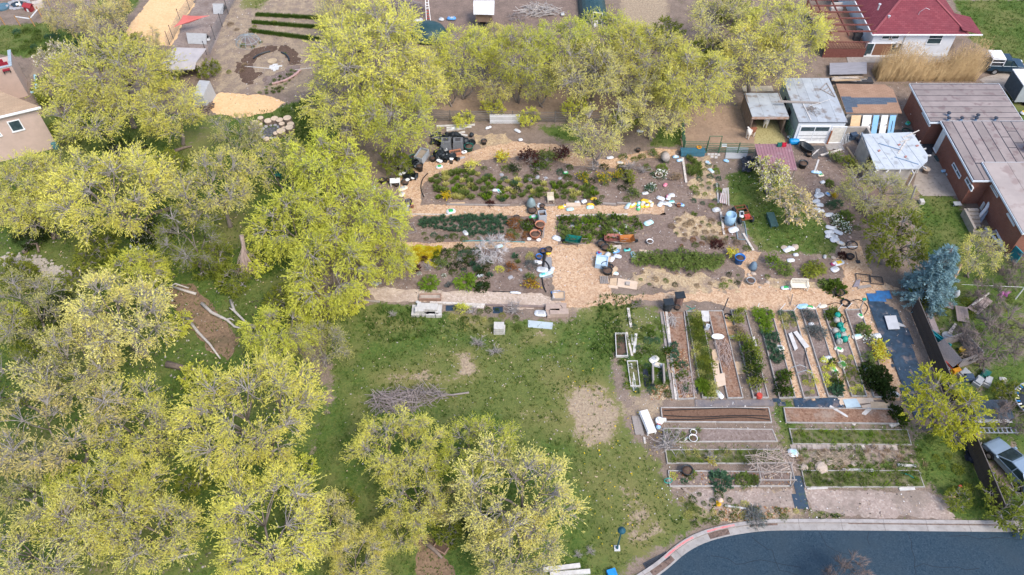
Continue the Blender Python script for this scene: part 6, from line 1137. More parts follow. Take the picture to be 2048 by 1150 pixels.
for b in[
 (1131,413,.75,.5,10,('w','y'),'yellow and white sack on the path edge board by the grey dome cover'),(1122,416,.8,.55,5,('y',),'flat yellow sack at the west end of the path plank'),(1140,420,.9,.6,12,('aq','w'),'aqua and white sack lying on the chip path in front of the plank'),(1181,411,.9,.5,-20,('y',),'yellow sack on top of the aqua sack by the dark green bush'),(1180,416,.9,.6,10,('aq','w'),'aqua sack under the yellow one by the dark green bush'),(1187,399,.8,.5,-5,('y',),'small yellow sack among the leafy clumps'),(1168,404,.7,.6,30,('w',),'round white sack on the path edge board'),(1154,406,.6,.5,0,('w','gr'),'white crate shaped sack beside the round white sack'),
 (1256,413,1.3,.6,55,('gr','aq'),'long grey plastic sack at the start of the yellow sack pile'),(1266,412,1.2,.5,40,('y','w'),'long yellow sack leaning on the grey plastic sack'),(1277,409,.9,.5,70,('t','w'),'green topped sack behind the pile of yellow sacks'),(1290,403,1.0,.6,-20,('y',),'large yellow sack on top of the pile'),(1300,406,.9,.55,-40,('y','w'),'yellow sack at the back of the pile beside the white ones'),(1284,412,.9,.55,80,('y','c'),'yellow sack standing in front of the pile'),(1294,413,.9,.55,30,('y','w'),'yellow sack at the foot of the pile'),(1277,418,.8,.5,70,('g','w'),'green and white sack at the foot of the yellow pile'),(1303,411,.8,.45,70,('c','w'),'cream sack at the east of the yellow pile'),(1286,407,.6,.5,20,('gr','w'),'grey sack squeezed between yellow ones'),
 (1321,398,1.0,.7,-30,('w',),'white sack below the white flowering cushion'),(1336,397,.8,.6,80,('w',),'white sack beside the maroon one'),(1334,395,.7,.35,75,('m','p'),'small maroon sack among white sacks'),(1343,392,.8,.7,10,('w',),'rounded white sack above the heap'),(1320,410,.9,.6,60,('w',),'white sack at the west foot of the heap'),(1329,408,.9,.6,-20,('w','gr'),'white sack in the middle of the heap'),(1337,410,.9,.6,-50,('w',),'white sack at the east foot of the heap'),(1343,405,.7,.5,5,('aq','t'),'pale aqua sack at the edge of the white heap'),(1361,411,.9,.5,-20,('lb','b'),'light blue sack beside the small orange pot'),(1330,371,.7,.5,60,('p',),'pink plastic sack lying in the bare plot'),(1290,388,.8,.5,10,('w','gr'),'crumpled white sheet sack above the yellow pile'),
 (1351,315,.8,.5,10,('lb','w'),'light blue sack beside the teal cattle gate'),(1359,322,.8,.5,15,('lb','w'),'second light blue sack below the first'),(1415,327,.8,.5,-55,('w','lb'),'white and blue sack on the straw strip'),(1422,343,1.0,.5,-60,('w','aq'),'white and aqua sack at the edge of the straw strip'),(1452,323,.7,.5,-30,('lb',),'crumpled light blue sack near the grey boards'),(1240,327,.9,.5,-20,('c','gr'),'beige flower pot sack lying in the upper plot'),(1220,317,.9,.5,10,('w',),'white sack on the upper chip path edge'),(1131,347,.7,.5,10,('g','w'),'green and white sack below the purple shrub'),(1280,264,.9,.5,-10,('w',),'white sack under the half bare tree'),(1035,263,1.0,.5,-40,('w',),'white foam sheet sack by the white fence panel'),(1041,281,.6,.5,20,('w',),'crumpled white sack on the upper bare soil'),(977,257,.9,.4,30,('w',),'white sack beside the pile of white planks'),(907,258,.8,.4,20,('w',),'white sack on top of the white plank pile'),(992,382,.9,.45,5,('w',),'white sack among the tulip clumps'),(997,384,.9,.4,-50,('w','t'),'white and turquoise sack beside another white sack'),
 (879,335,.9,.7,15,('w','g'),'white and green sack standing on the upper chip path'),(902,424,1.1,.9,15,('w','g'),'white and green block sack on the chip path by the leeks'),(806,378,1.2,.8,30,('c','gr'),'crumpled pale plastic sack by the pot piles'),(804,390,.9,.7,70,('c','gr'),'second crumpled pale plastic sack on the path bend'),(1078,412,.8,.5,80,('w',),'upright white sack beside the grey dome cover'),(1067,435,1.0,.7,15,('g','w'),'bright green sack by the flower pots'),(1027,445,.9,.5,-25,('w',),'white sack on the soil above the flower pots'),(1114,478,1.1,.8,-30,('w',),'white sack beside the green wheelbarrow'),(931,467,.9,.55,-60,('w','gr'),'torn white sack on the soil below the leeks'),(960,553,.8,.4,15,('w',),'white sack beside the agave clump'),(998,494,.9,.5,10,('aq','w'),'pale aqua sack on the chip path under the silver shrub'),
 (1085,541,1.3,.9,-15,('w','gr'),'big white sack beside the black hose loop'),(1086,551,.9,.6,20,('aq','t'),'aqua sack at the foot of the drip hose heap'),(1098,547,1.0,.6,30,('aq','w'),'aqua striped sack beside the big white sack'),(1075,526,1.0,.6,-5,('w',),'white sack west of the grey hose boards'),(1104,540,.7,.5,60,('w',),'small white sack on the plaza edge'),(1112,586,1.1,.5,5,('b','w'),'bright blue sack lying on the stone bench'),(1297,447,1.2,.8,30,('aq','w'),'aqua plastic sack crumpled above the vegetables'),(1234,465,1.5,.4,-50,('w','gr'),'bent white foam tube sack in the vegetables'),(1251,454,.6,.5,80,('w',),'white jug beside the bent foam tube'),(1215,451+60,.9,.7,60,('gr','w'),'grey plastic sack beside the black pots'),(1231,504,.9,.6,20,('b','w'),'blue and white sack behind the yucca'),(1235,514,.9,.6,-20,('w',),'crumpled white sack behind the yucca'),(1223,520,.9,.6,60,('w',),'white sheet sack leaning on the boxes'),(1198,508,.6,.5,-40,('b','m'),'blue and red packet on the chip plaza'),(1219,536,.6,.4,-40,('g',),'green packet lying on the black pots'),(1230,548,.8,.5,-20,('w','aq'),'clear sack beside the cardboard box'),(1267,513,1.3,.55,-80,('aq','w'),'pale aqua trough sack at the end of the hedge'),
 (1574,501,1.0,.7,25,('w',),'white sack on the stone heap by the small lawn'),(1582,498,.9,.6,-35,('w',),'second white sack on the stone heap by the small lawn'),(1591,511,.6,.5,5,('w',),'small white block by the stone heap'),(1581,522,.9,.6,10,('w',),'white sheet on the dark soil above the fresh green bush'),(1677,527,1.3,.8,20,('w','y'),'white sack with a yellow mark beside the maroon one'),(1668,529,.9,.5,15,('m','w'),'maroon sack on the chips'),(1669,540,1.0,.8,30,('w','gr'),'white sack with a round mark on the chips'),(1649,515,.6,.4,70,('gr',),'grey stone shaped sack by the small lawn tip'),
 (1635,383+2,1.2,.6,70,('w','gr'),'white sack by the pink blossom tree, upper'),(1638,392,1.3,.8,25,('w','gr'),'white pink printed sack by the pink blossom tree'),(1632,404,1.0,.7,30,('w',),'white sack below the printed sack'),(1638,411,1.0,.7,-10,('w',),'white sack in the black and white row'),(1631,420,1.1,.7,15,('w','gr'),'white sack at the end of the black and white row'),(1640,424,1.0,.6,10,('w','cr'),'cream white sack touching the row end'),(1628,412,.7,.4,20,('k',),'black sack in the white row by the blossom tree'),(1658,431,1.1,.7,10,('w',),'white sack with a dark end in the east border'),(1632,346,1.3,.5,-10,('lb','w'),'blue and white sack below the long board'),(1641,352,.8,.5,10,('c','g'),'cream and green sack beside the blue one'),(1645,366,.7,.5,20,('w',),'white sack beside the red flowers'),(1655,390,.8,.5,-50,('gr','b'),'patterned sack beside the yellow tuft'),
 (1662,457,1.3,.7,-20,('w',),'white sack at the top of the white heap beside the flower carpet'),(1658,466,1.1,.7,5,('w',),'white sack on the west of the white heap'),(1676,466,1.1,.7,-35,('w',),'white sack on the east of the white heap'),(1665,473,1.2,.8,-30,('w','gr'),'white sack in the middle of the white heap'),(1669,481,1.1,.8,10,('w',),'white sack at the foot of the white heap'),(1655,473,.8,.6,60,('w',),'small white sack at the path side of the heap'),(1681,488,1.0,.6,-30,('c','w'),'cream sack beside the bicycle wheel'),
 (1466,461,1.3,.9,20,('w',),'white plastic sack on the wire mat by the rusty cart'),(1432,421,1.0,.8,20,('gr','w'),'grey white sack at the foot of the straw strip'),(1605,614,1.3,.7,10,('lb',),'light blue plastic heaped at the top of the lavender bed'),(1619,616,1.2,.5,-15,('cr','g'),'cream and green sack at the lavender bed end'),(1645,614,1.0,.5,10,('cr','c'),'beige sack at the top of the watering can bed'),(1571,577,1.1,.6,5,('w','g'),'white and lime sack beside the white bench'),(1559,698,.9,.9,-10,('cr','w'),'cream sack on the onion bed edge'),(1653,719,1.3,.7,15,('w',),'white sack in the lavender bed'),(1677,700,.9,.6,-25,('cr','g'),'cream and green packet below the watering cans'),(1685,731,.9,1.0,25,('cr','g'),'square cream and green sack on the bed edge'),(1668,742,.7,1.0,20,('cr','g'),'cream and green sack on the lavender bed edge'),(1715,674,1.3,.7,20,('cr','aq'),'pale sack beside the white flowered bush'),(1753,673,.9,.7,10,('w',),'white sack behind the white flowered bush'),(1736,737,1.2,.6,-20,('aq','c'),'aqua sack above the strawberry mats'),(1752,766,1.4,.5,-12,('w',),'long white sack across the strawberry mats'),(1788,788,1.0,.7,-55,('w',),'white plastic scrap on the chips beside the strawberry mats'),(1720,633,.8,.5,-60,('cr','g'),'cream and green packet in the last raised bed'),(1622,650,.6,.5,10,('w',),'white packet between two lavender mounds'),
 (1406,627,.1,.1,0,('w',),'x'),(1308,720,1.1,.8,40,('cr','gr'),'pale cloth sack in the weeds beside the paling'),(1315,731,1.1,.7,-20,('gr','c'),'grey sack below the pale cloth sack'),(1438,790,1.1,.6,-60,('w',),'white plastic scrap at the foot of the weedy bed'),(1435,675,.8,.5,15,('w',),'white sheet across the dead stems'),(1586,907,1.0,.9,-5,('w','aq'),'pale blue white sack at the corner of the vine trellis'),(1082,628,1.4,.9,-5,('w','gr'),'white sack of debris on the lawn beside the stone ring'),(1031,587,1.2,.3,-5,('w',),'flat white sack on the gravel path edge'),(838,607,.8,.35,-30,('w',),'white sack on the stacked blocks'),(667,430,1.4,.8,20,('w','b'),'white and blue sack seen through the willow crown'),(683,420,.9,.6,10,('gr','w'),'grey sack seen through the willow crown'),(650,472,1.0,.4,80,('w','aq'),'white plastic strip in the willow gap'),(747,378,.9,.6,80,('w','aq'),'white sack at the foot of the big tree beside the pots')]:
 if b[6]!='x':bag(*b)
POTK=M('black_plastic',(.018,.024,.03),(.03,.036,.042),6,rough=.45);POTT=M('terracotta',(.50,.22,.13),(.40,.17,.10),5);POTD=M('green_plastic',(.01,.09,.075),(.015,.13,.10),5,rough=.45);POTG=M('grey_plastic',(.36,.38,.40),(.28,.3,.32),5);POTW=M('white_plastic',(.80,.80,.80),(.7,.7,.7),5,rough=.4);POTB=M('blue_plastic',(.02,.13,.42),(.025,.17,.5),5,rough=.4)
PMESH={}
def pot(px,py,r,h,label,mat=POTK,tilt=None,group='pots and tubs',fillm=DARKSOIL,z=0,name='plant_pot',cat='pot'):
 r*=.8;h*=.85
 k=(round(r,2),round(h,2),mat.name,fillm.name if fillm else '')
 if k not in PMESH:PMESH[k]=(MB().lathe([(r*.72,0),(r*.9,h*.9),(r,h*.9),(r*1.02,h),(r*.9,h),(r*.86,h*.72),(r*.2,h*.7)],12).mesh('pot_shell',mat,True),MB().lathe([(r*.87,h*.7),(r*.8,h*.8),(r*.1,h*.83)],10).mesh('pot_soil',fillm,True)if fillm else None)
 p=G(px,py,z);t=thing(name,label,cat,(p.x,p.y,z),rnd(0,6),group);t.name=name
 if tilt:t.rotation_euler=(R(tilt),0,rnd(0,6.28));t.location.z=z+r*.9
 obj('shell',PMESH[k][0],None,t)
 if PMESH[k][1]:obj('soil',PMESH[k][1],None,t)
 return t
for a in[(968,288,.42,.55,'big black tub standing apart beside the pot heap'),(938,300,.62,.7,'large green tub in front of the pot heap',POTD),(866,322,.42,.55,'black tub at the front of the pot heap'),(891,324,.25,.35,'small black pot at the front of the pot heap'),(903,327,.22,.3,'smallest black pot on the chips below the heap'),(826,320,.45,.6,'dark teal tub behind the grey trough',POTD),(840,341,.5,.9,'tall black barrel with a white lid rag'),(829,330,.4,.6,'black tub beside the tall black barrel'),(811,368,.5,.45,'black bowl tub above the pale plastic sacks'),(799,340,.3,.4,'black pot at the big tree trunk'),(812,358,.35,.4,'black pot above the black bowl tub'),(821,360,.3,.4,'black pot touching the bowl tub'),(807,352,.3,.35,'black pot in the middle of the small heap'),(822,350,.32,.4,'black pot at the back of the small heap'),(814,344,.28,.35,'black pot among white lids'),(765,365,.4,.5,'black pot beside the big tree base'),(779,363,.42,.4,'black pot with a green plant by the big tree'),(793,372,.3,.35,'black pot below the white tray'),
          (817,410,.5,.6,'black tub at the stone gabion corner'),(1084,415,.35,.35,'black pot beside the upright white sack'),(1085,427,.42,.5,'black pot with a brown plant by the cross path'),(1064,424,.6,.4,'black tray tub behind the bright green sack'),(1033,438,.4,.35,'black pot on the soil beside the white sack'),(1080,455,.62,.6,'terracotta pot below the grey planter',POTT),(1070,474,.65,.6,'large terracotta pot with bare stems beside the path',POTT),(1080,470,.3,.6,'dark pot behind the large terracotta pot'),(1083,441,.01,.01,''),(1202,492,.5,.5,'black tub of soil at the top of the plaza pile'),(1210,499,.5,.5,'second black tub of soil on the plaza pile'),(1211,536,.55,.5,'black tub under the watering wand'),(1214,546,.6,.55,'black tub at the bottom of the plaza pile'),(1218,538,.5,.4,'black tub holding the green packet'),(1299,487,.4,.4,'white bucket on the bare soil by the string line',POTW),(1252,478+8,.01,.01,''),(1477,525,.6,.9,'bright blue barrel of clippings on the chip path',POTB),(1500,566,.5,.5,'dark pot on the chips below the flat stones',POTG),(1699,517,.45,.45,'black pot beside the small lawn tip'),(1677,588,.6,.4,'black pot under the dark green shrub'),(1372,947,.55,.75,'black bottomless pot in the trellis bed',POTK),(1385,880,.42,.4,'white pot of soil in the long weedy bed',POTW),(1386,867,.32,.3,'round white pot above the other in the weedy bed',POTW),(1447,493,.01,.01,''),(1317,354,.5,.4,'pale round tub below the white flowers',M('cream_tub',(.6,.54,.45))),(1357,413,.28,.35,'small orange pot beside the light blue sack',POTT),(825,415,.22,.25,'small terracotta pot on the path bend',POTT),(1604,334,.6,.7,'black tub stack in front of the maroon shelter'),(1276,352,.01,.01,''),(870,312,.3,.35,'red plastic pot in the pot heap',M('red_plastic',(.5,.07,.05),rough=.4)),(1277,250,.3,.5,'dark green pot at the garden edge below the rail fence',POTD),(1276,303,.3,.4,'dark pot below the grey barrow'),(1430,475,.01,.01,''),(1461,432,.01,.01,'')]:
 if a[4]:pot(a[0],a[1],a[2],a[3],a[4],*(a[5:]or(POTK,)))
rs=random.Random(4)
for i in range(84):
 a=rs.choice([(882,284,14,10),(905,278,22,6),(930,284,14,10),(880,308,12,7),(893,318,16,4),(918,290,8,8),(816,352,10,9),(822,326,10,8)]);pot(a[0]+rs.uniform(-a[2],a[2]),a[1]+rs.uniform(-a[3],a[3]),rs.choice([.3,.38,.48]),rs.choice([.4,.55,.8]),'black nursery pot tumbled in the pot heaps by the big lime tree',POTK,rs.choice([None,90,90,75]),'black nursery pots heaped by the big lime tree',fillm=None)
for i,(px,py)in enumerate(((879,313),(877,321),(881,323),(927,305),(930,304),(903,318),(815,360),(826,356),(800,349),(808,346),(833,333),(922,283),(928,282),(1077,480),(1058,478))):one('white_lid',MB().lathe([(.2,0),(.22,.06),(.16,.09)],9),POTW,'white round lid lying among the black pots','lid',G(px,py,.3)if i<13 else G(px,py),0,'white lids among the pots')  # round white lids lying among the black pots
p=G(905,296);t=thing('compost_bins','pair of grey compost bins with open dark hatches in the pot heap','compost bin',(p.x,p.y,0));CB=M('bin_grey',(.16,.165,.175),(.12,.125,.135),4)
for x in(-.62,.62):
 b=obj('bin',MB().add([(x-.58,-.5,0),(x+.58,-.5,0),(x+.58,.5,0),(x-.58,.5,0),(x-.48,-.4,1.1),(x+.48,-.4,1.1),(x+.48,.4,1.1),(x-.48,.4,1.1)],[(0,3,2,1),(4,5,6,7),(0,1,5,4),(1,2,6,5),(2,3,7,6),(3,0,4,7)]),CB,t);obj('hatch',MB().box(x-.27,x+.27,-.2,.28,1.102,1.115),DKTRIM,b)
def tub(name,label,cat,px,py,L,W,H,rot,mat,inner,wall=.07):
 p=G(px,py);t=thing(name,label,cat,p,R(rot));x,y=L/2,W/2
 obj('side',MB().box(-x,x,-y,-y+wall,0,H).box(-x,x,y-wall,y,0,H).box(-x,-x+wall,-y+wall,y-wall,0,H).box(x-wall,x,-y+wall,y-wall,0,H),mat,t);obj('filling',MB().box(-x+wall,x-wall,-y+wall,y-wall,.02,H*.7),inner,t);return t
tub('trough','grey rectangular trough tilted on black tubs beside the pot heap','trough',844,318,1.6,.95,.8,68,POTG,M('dry_soil',(.38,.31,.24)))
tub('planter','terracotta rectangular planter beside the compost bins','planter',911,308,1.2,.6,.35,15,POTT,DARKSOIL)
tub('planter','tall grey square planter beside the cross path','planter',1084,441,.75,.75,1.0,8,M('galvanised',(.45,.48,.52),(.36,.39,.43),4,metal=.2,rough=.5),DARKSOIL)
tub('litter_box','pale blue plastic tray box on the chip plaza edge','box',1203,528,1.1,1.2,.55,-10,M('pale_blue_plastic',(.42,.58,.72)),M('tray_inside',(.55,.68,.78)))
p=G(888,306);one('bathtub',MB().lathe([(.28,0),(.42,.2),(.5,.42),(.46,.42),(.36,.22),(.1,.1)],14,sx=.75,sy=1.9),M('enamel',(.66,.68,.70),(.56,.58,.6)),'old white bathtub leaning in the black pot heap','bathtub',p,R(12),smooth=True)
one('lattice_table',MB().box(-.5,.5,-.35,.35,.5,.56).box(-.46,-.4,-.3,.3,0,.5).box(.4,.46,-.3,.3,0,.5),POTW,'small white tray table beside the big tree base','table',G(791,369),.1)
p=G(806,428);gb_=thing('gabion','wire gabion of pale stones at the west end of the chip path','gabion',p);STN=[M('pale_stone',(.55,.53,.52),(.42,.4,.39),5),M('grey_stone',(.36,.36,.38),(.27,.27,.29),5),M('tan_stone',(.50,.41,.33),(.4,.32,.26),5),M('pink_stone',(.48,.36,.31),(.38,.28,.24),5)]
def rockmb(r,seed,fl=.65,mb=None,c=(0,0,0)):
 rs=random.Random(seed);mb=mb or MB();n=7;vs=[(c[0],c[1],c[2]+r*fl)]
 for lv,(q,z)in enumerate(((.62,.78),(1.0,.25),(.9,-.25))):
  for k in range(n):a=6.283*(k+.5*lv)/n;rr=r*q*rs.uniform(.78,1.18);vs.append((c[0]+rr*math.cos(a),c[1]+rr*math.sin(a),c[2]+r*fl*z*rs.uniform(.8,1.1)))
 fs=[(0,1+k,1+(k+1)%n)for k in range(n)]
 for lv in range(2):
  for k in range(n):a=1+lv*n+k;b=1+lv*n+(k+1)%n;fs.append((a,a+n,b+n,b))
 return mb.add(vs,fs)
STONES=[[rockmb(1,s,.6).mesh('stone_shape',m)for m in STN]for s in range(5)]
def stone(px,py,r,label,group,m=0,parent=None,z=0,name='stone',loc=None):
 o=bpy.data.objects.new(name,STONES[random.randrange(5)][m]);COL.objects.link(o);o.scale=(r*rnd(.9,1.3),r*rnd(.75,1.1),r*rnd(.7,1.1));o.rotation_euler.z=rnd(0,6.28)
 if parent:o.parent=parent;o.location=loc;return o
 o.scale*=.66;p=G(px,py,z);o.location=(p.x,p.y,z+r*.08);return tag(o,label,'stone',group)
for i in range(44):stone(0,0,rnd(.11,.17),'','',random.randrange(2),gb_,loc=(rnd(-.5,.5),rnd(-.95,.95),rnd(.1,.75)))
mb=MB()
for x in np.linspace(-.6,.6,6):mb.tube([(x,-1.1,.9),(x,1.1,.9)],.012,3).tube([(x,-1.1,0),(x,-1.1,.9)],.012,3)
for y in np.linspace(-1.1,1.1,10):mb.tube([(-.6,y,.9),(.6,y,.9)],.012,3).tube([(.6,y,0),(.6,y,.9)],.012,3)
stuff(obj('cage',mb,POTG,gb_))
for grp,lb,lst,m_ in[('stones around the flat bench','rounded pale stone near the white bench',[(1503,535,.35),(1507,548,.4),(1497,550,.3),(1535,565,.3),(1520,575,.25),(1568,496,.5),(1590,495,.55),(1667,516,.3)],2),('stones edging the beds','small flat stone lying between garden plants',[(1165,446,.35),(1200,452,.3),(1145,452,.3),(1060,360,.35),(1075,355,.4),(1092,356,.3),(1120,357,.3),(1003,350,.4),(826,520,.3),(745,566,.35),(752,569,.35),(760,566,.3),(1021,555,.35),(1040,540,.3)],1),('stones of the east border','pink grey stone beside the white flower carpet',[(1700,435,.4),(1705,441,.35),(1696,447,.3),(1700,475,.25),(1698,483,.25)],3),('pale stones below the pavers','pale flat stone in the grass below the pavers',[(1607,937,.55),(1642,935,.7),(1658,924,.4),(1708,927,.4)],2),('boulders of the side yard','grey boulder beside the trampoline',[(2006,760,.5)],0),('stones of the verge','stone at the foot of the long beds',[(1170,945,.01)],0)]:
 for x,y,r in lst:
  if r>.05:stone(x,y,r,lb,grp,m_)
mb=MB();rs=random.Random(8)
cr_=[(5,520),(25,520),(50,522),(75,525),(95,535),(108,545),(120,552),(140,560)]
for i in range(320):
 k=rs.randrange(len(cr_)-1);t_=rs.random();a,b=G(*cr_[k]),G(*cr_[k+1]);p=a.lerp(b,t_);rockmb(rs.uniform(.08,.21),i,.55,mb,(p.x+rs.gauss(0,.4),p.y+rs.gauss(0,.35),.06))
stuff(obj('creek_stones',mb,M('creek_stone',(.46,.405,.345),(.32,.285,.25),1.2,3,rand=0)))
CUT=M('cut_log',(.66,.53,.40),(.52,.40,.29),4,c=(.4,.3,.2),csc=9);LB=M('log_bark',(.22,.17,.14),(.15,.115,.095),6)
for i,(px,py,r,h)in enumerate(((511,252,.48,.45),(523,243,.34,.5),(538,247,.45,.4),(551,244,.42,.5),(561,247,.4,.5),(577,246,.46,.7),(566,256,.33,.6),(583,255,.4,.5),(569,262,.28,.4),(581,264,.46,.65),(564,269,.5,.5),(553,272,.3,.4),(522,255,.3,.45),(504,259,.36,.3),(515,260,.25,.3),(534,282,.36,.3))):
 p=G(px,py);t=thing('log_stump','short upright log with a pale sawn top in the ring around the fire pit','log stump',p,0,'log seats around the fire pit');obj('bark',MB().lathe([(r*1.05,0),(r,h)],11),LB,t);obj('cut_face',MB().lathe([(r*.93,h+.003),(r*.9,h+.02)],11),CUT,t)
p=G(542,264);fpit=thing('fire_pit','stone ringed fire pit with black ash among the log stumps','fire pit',p);obj('ash',MB().lathe([(.85,.01),(.8,.06),(.2,.08)],14),M('ash',(.05,.05,.06),(.16,.16,.17),6),fpit)
for k in range(14):a=6.283*k/14;stone(0,0,.22,'','',1,fpit,loc=(1.1*math.cos(a),1.1*math.sin(a),.05))
print('small A',len(bpy.data.objects))
PBG='boards lying about the gardens'
for a in[(893,410,1020,412,.14,.16,WOODG,'long grey edge board south of the tulip clumps'),(900,408,930,407,.2,.1,WOODN,'short tan board by the edge of the tulip clumps'),(1065,412,1110,412,.12,.15,WOODG,'grey edge board behind the upright white sack'),(1205,408,1232,410,.2,.16,WOODG,'grey edge board beside the dark green bush'),(1234,407,1262,408,.18,.14,WOODG,'grey edge board behind the long grey sack'),(820,429,900,430,.1,.1,WOODP,'pale edging board above the leeks'),(1112,433,1255,430,.14,.14,WOODP,'pale edging board above the vegetables'),(1090,440,1086,476,.14,.06,WOODG,'two narrow boards beside the terracotta pots'),(1365,317,1372,366,.22,.14,WOODP,'pale post lying along the straw strip'),(1433,367,1437,408,.16,.1,WHB,'white board at the bottom of the straw strip'),(1441,425,1448,470,.2,.12,WOODP,'pale pole along the dry plot path'),(1486,468,1506,502,.2,.14,WOODP,'weathered board along the lawn side of the dry plot'),(1627,350-32,1636,294+30,.01,.01,WOODP,''),(1628,347,1637,320,.17,.08,WHB,'white board lying on bare soil by the maroon shelter'),(1641,312,1683,300,.22,.14,WOODP,'long weathered pole on the soil in front of the garage'),(1624,312,1639,297,.14,.08,WHB,'short white handle board before the garage'),(1693,295,1732,352,.16,.12,WOODN,'long orange brown plank leaning before the carport wall'),(1715,580-4,1741,572,.3,.08,WOODG,'grey board beside the wire panels on the chips'),
          (1030,455,1046,453,.01,.01,WOODP,''),(706,600,760,604,.15,.1,WOODG,'edging timber at the west end of the gravel path'),(860,606,970,611,.2,.15,WOODP,'pale timber edging below the gravel path'),(972,611,1130,616,.2,.15,M('brown_timber',(.25,.19,.17)),'dark timber edging below the gravel path'),(915,612,968,615,.26,.1,WOODP,'second pale timber beside the edging'),
          (1332,620,1352,800,.22,.14,WOODP,'long pale plank along the red brown mulch bed'),(1322,625,1346,798,.2,.1,WOODG,'grey plank outside the red brown mulch bed'),(1256,617,1262,655,.22,.1,WOODP,'weathered plank north of the cold bed'),(1253,665,1264,712,.16,.08,WOODP,'plank leaning beside the cold bed'),(1272,668,1268,706,.22,.08,WHB,'white plank beside the cold bed'),(1263,670,1266,690,.2,.06,WHB,'short white plank in the weeds'),(1258,730,1268,782,.14,.1,WHB,'white pipe through the small weedy bed'),(1262,728,1272,778,.14,.1,WHB,'second white pipe through the small weedy bed'),(1304,738,1305,768,.14,.6,WOODG,'upright paling in the weeds'),(1325,735,1327,770,.14,.6,WOODG,'second upright paling beside the plank'),
          (1506,675,1517,712,.2,.1,WHB,'white board inside the rosemary bed edge'),(1659,813,1714,846,.2,.1,WHB,'long pale board crossing the dark bed'),(1705,850,1739,818,.3,.1,WOODP,'wide grey board crossing the dark bed'),(1742,823,1772,824,.2,.08,WHB,'short white board at the end of the dark bed'),(1780,853,1796,847,.3,.08,WOODP,'short pink grey board at the dark bed corner'),(1793,822,1799,835,.1,.1,WHB,'thin white lath beside the dark green mat'),(1685,941,1746,942,.24,.1,WHB,'white board in the grassy strip above the verge bed'),(1795,930,1833,933,.2,.1,WHB,'white board in the grass at the east of the strip'),(1800,970,1826,970,.2,.08,WHB,'white board on the end of the verge bed'),(1798,979,1829,977,.24,.08,WHB,'lower white board below the verge bed end'),(1724,891,1729,900,.25,.06,WOODP,'short board across the paver row'),(1614,978,1655,976,.12,.08,WHB,'narrow white lath at the verge bed corner'),
          (1268,833,1276,870,.4,.1,WOODG,'grey plank bench beside the white cushioned bench'),(1277,833,1285,872,.26,.1,WOODG,'second grey plank beside the cushioned bench'),(1288,875,1290,888,.16,.08,WOODP,'short plank in the lawn below the cushioned bench'),(1086,1141,1160,1132,.3,.2,WHB,'upper fallen pale pole below the round pale tree'),(1100,1150,1180,1144,.3,.2,WHB,'lower fallen pale pole below the round pale tree'),(1450,1012,1492,1018,.14,.1,WHB,'white lath on the verge beside the hydrant'),(1404,600,1398,612,.01,.01,WOODP,''),(873,253,950,250,.22,.1,WHB,'upper white plank of the stack below the rail fence'),(893,257,943,254,.25,.1,WHB,'middle white plank of the stack below the rail fence'),(893,262,930,257,.25,.1,WHB,'lower white plank of the stack below the rail fence'),(900,267,935,272,.22,.1,WHB,'white plank beside the black pots'),(905,270,930,264,.22,.1,WHB,'crossed white plank beside the black pots'),(876,306,890,285,.2,.1,WOODG,'grey plank propped in the black pot heap'),(912,319,930,315,.2,.1,M('grey_frame',(.45,.46,.47)),'grey metal frame at the front of the pot heap'),(890,318,912,316,.5,.4,POTK,'black pipe roll at the front of the pot heap'),(1470,548,1473,560,.01,.01,WOODP,''),(1062,612,1064,614,.01,.01,WOODP,'')]:
 if a[7]:beam_on('board',a[7],'board',a[:2],a[2:4],0,a[4],a[5],a[6],PBG)
GREYT=M('dead_grey_twig',(.30,.26,.25),(.21,.18,.175),4);BLM=M('bleached_limb',(.50,.46,.43),(.38,.35,.33),4)
def limb(label,pts,r,mat=BLM,name='fallen_limb',br=(),z=.12):
 p0=G(*pts[0]);P=[G(*q)-p0+Vector((0,0,z+rnd(0,.1)))for q in pts];n=len(P);mb=MB().tube(P,[r*(1-.6*i/(n-1))for i in range(n)],7)
 for b in br:Q=[G(*q)-p0+Vector((0,0,z+.1))for q in b];mb.tube(Q,[r*.5,r*.4,r*.2][:len(Q)]if len(Q)<4 else[r*.5]*len(Q),5)
 return one(name,mb,mat,label,'limb',p0,0,None,True)
limb('bleached limb lying across the woodland path',[(405,610),(425,628),(455,642),(470,655),(488,661)],.17,br=[((455,642),(462,640),(470,644))]);limb('bleached forked limb on the dark glade',[(462,602),(470,625),(490,645),(512,660)],.15,br=[((470,625),(462,620),(460,618))]);limb('long grey pole like limb beside the woodland path',[(370,632),(398,668),(420,690),(442,720)],.16);limb('short bleached forked limb at the top of the woodland path',[(393,590),(342,575),(352,570),(378,578)],.13)
limb('thick brown fallen log in the shaded gap of the grove',[(335,730),(370,738),(412,748)],.32,LB);limb('thick fallen trunk over the stone creek',[(0,448),(40,440),(95,455),(110,480)],.4,LB,br=[((40,440),(20,425),(0,432)),((95,455),(100,440),(98,428))]);limb('curved grey trunk beside the white flowered bush',[(345,432),(312,440),(298,455),(305,478),(322,492)],.22,LB,z=.9);limb('arched root by the stone creek',[(50,510),(62,495),(76,490),(80,508)],.22,LB,z=.2);limb('fallen limb with a broken end beside the brush pile',[(938,787),(905,792),(850,790),(800,775)],.08,br=[((905,792),(880,795),(860,800)),((850,790),(845,775),(850,768))],mat=GREYT);limb('fallen log in the grove beside the wooden frame',[(850,1085),(868,1100),(885,1118)],.22,LB)
limb('grey log lying on the sandy strip by the willow',[(350,305),(370,298),(385,295)],.2,LB);limb('broken branch at the bottom of the grove',[(345,1120),(370,1112),(395,1108)],.1)
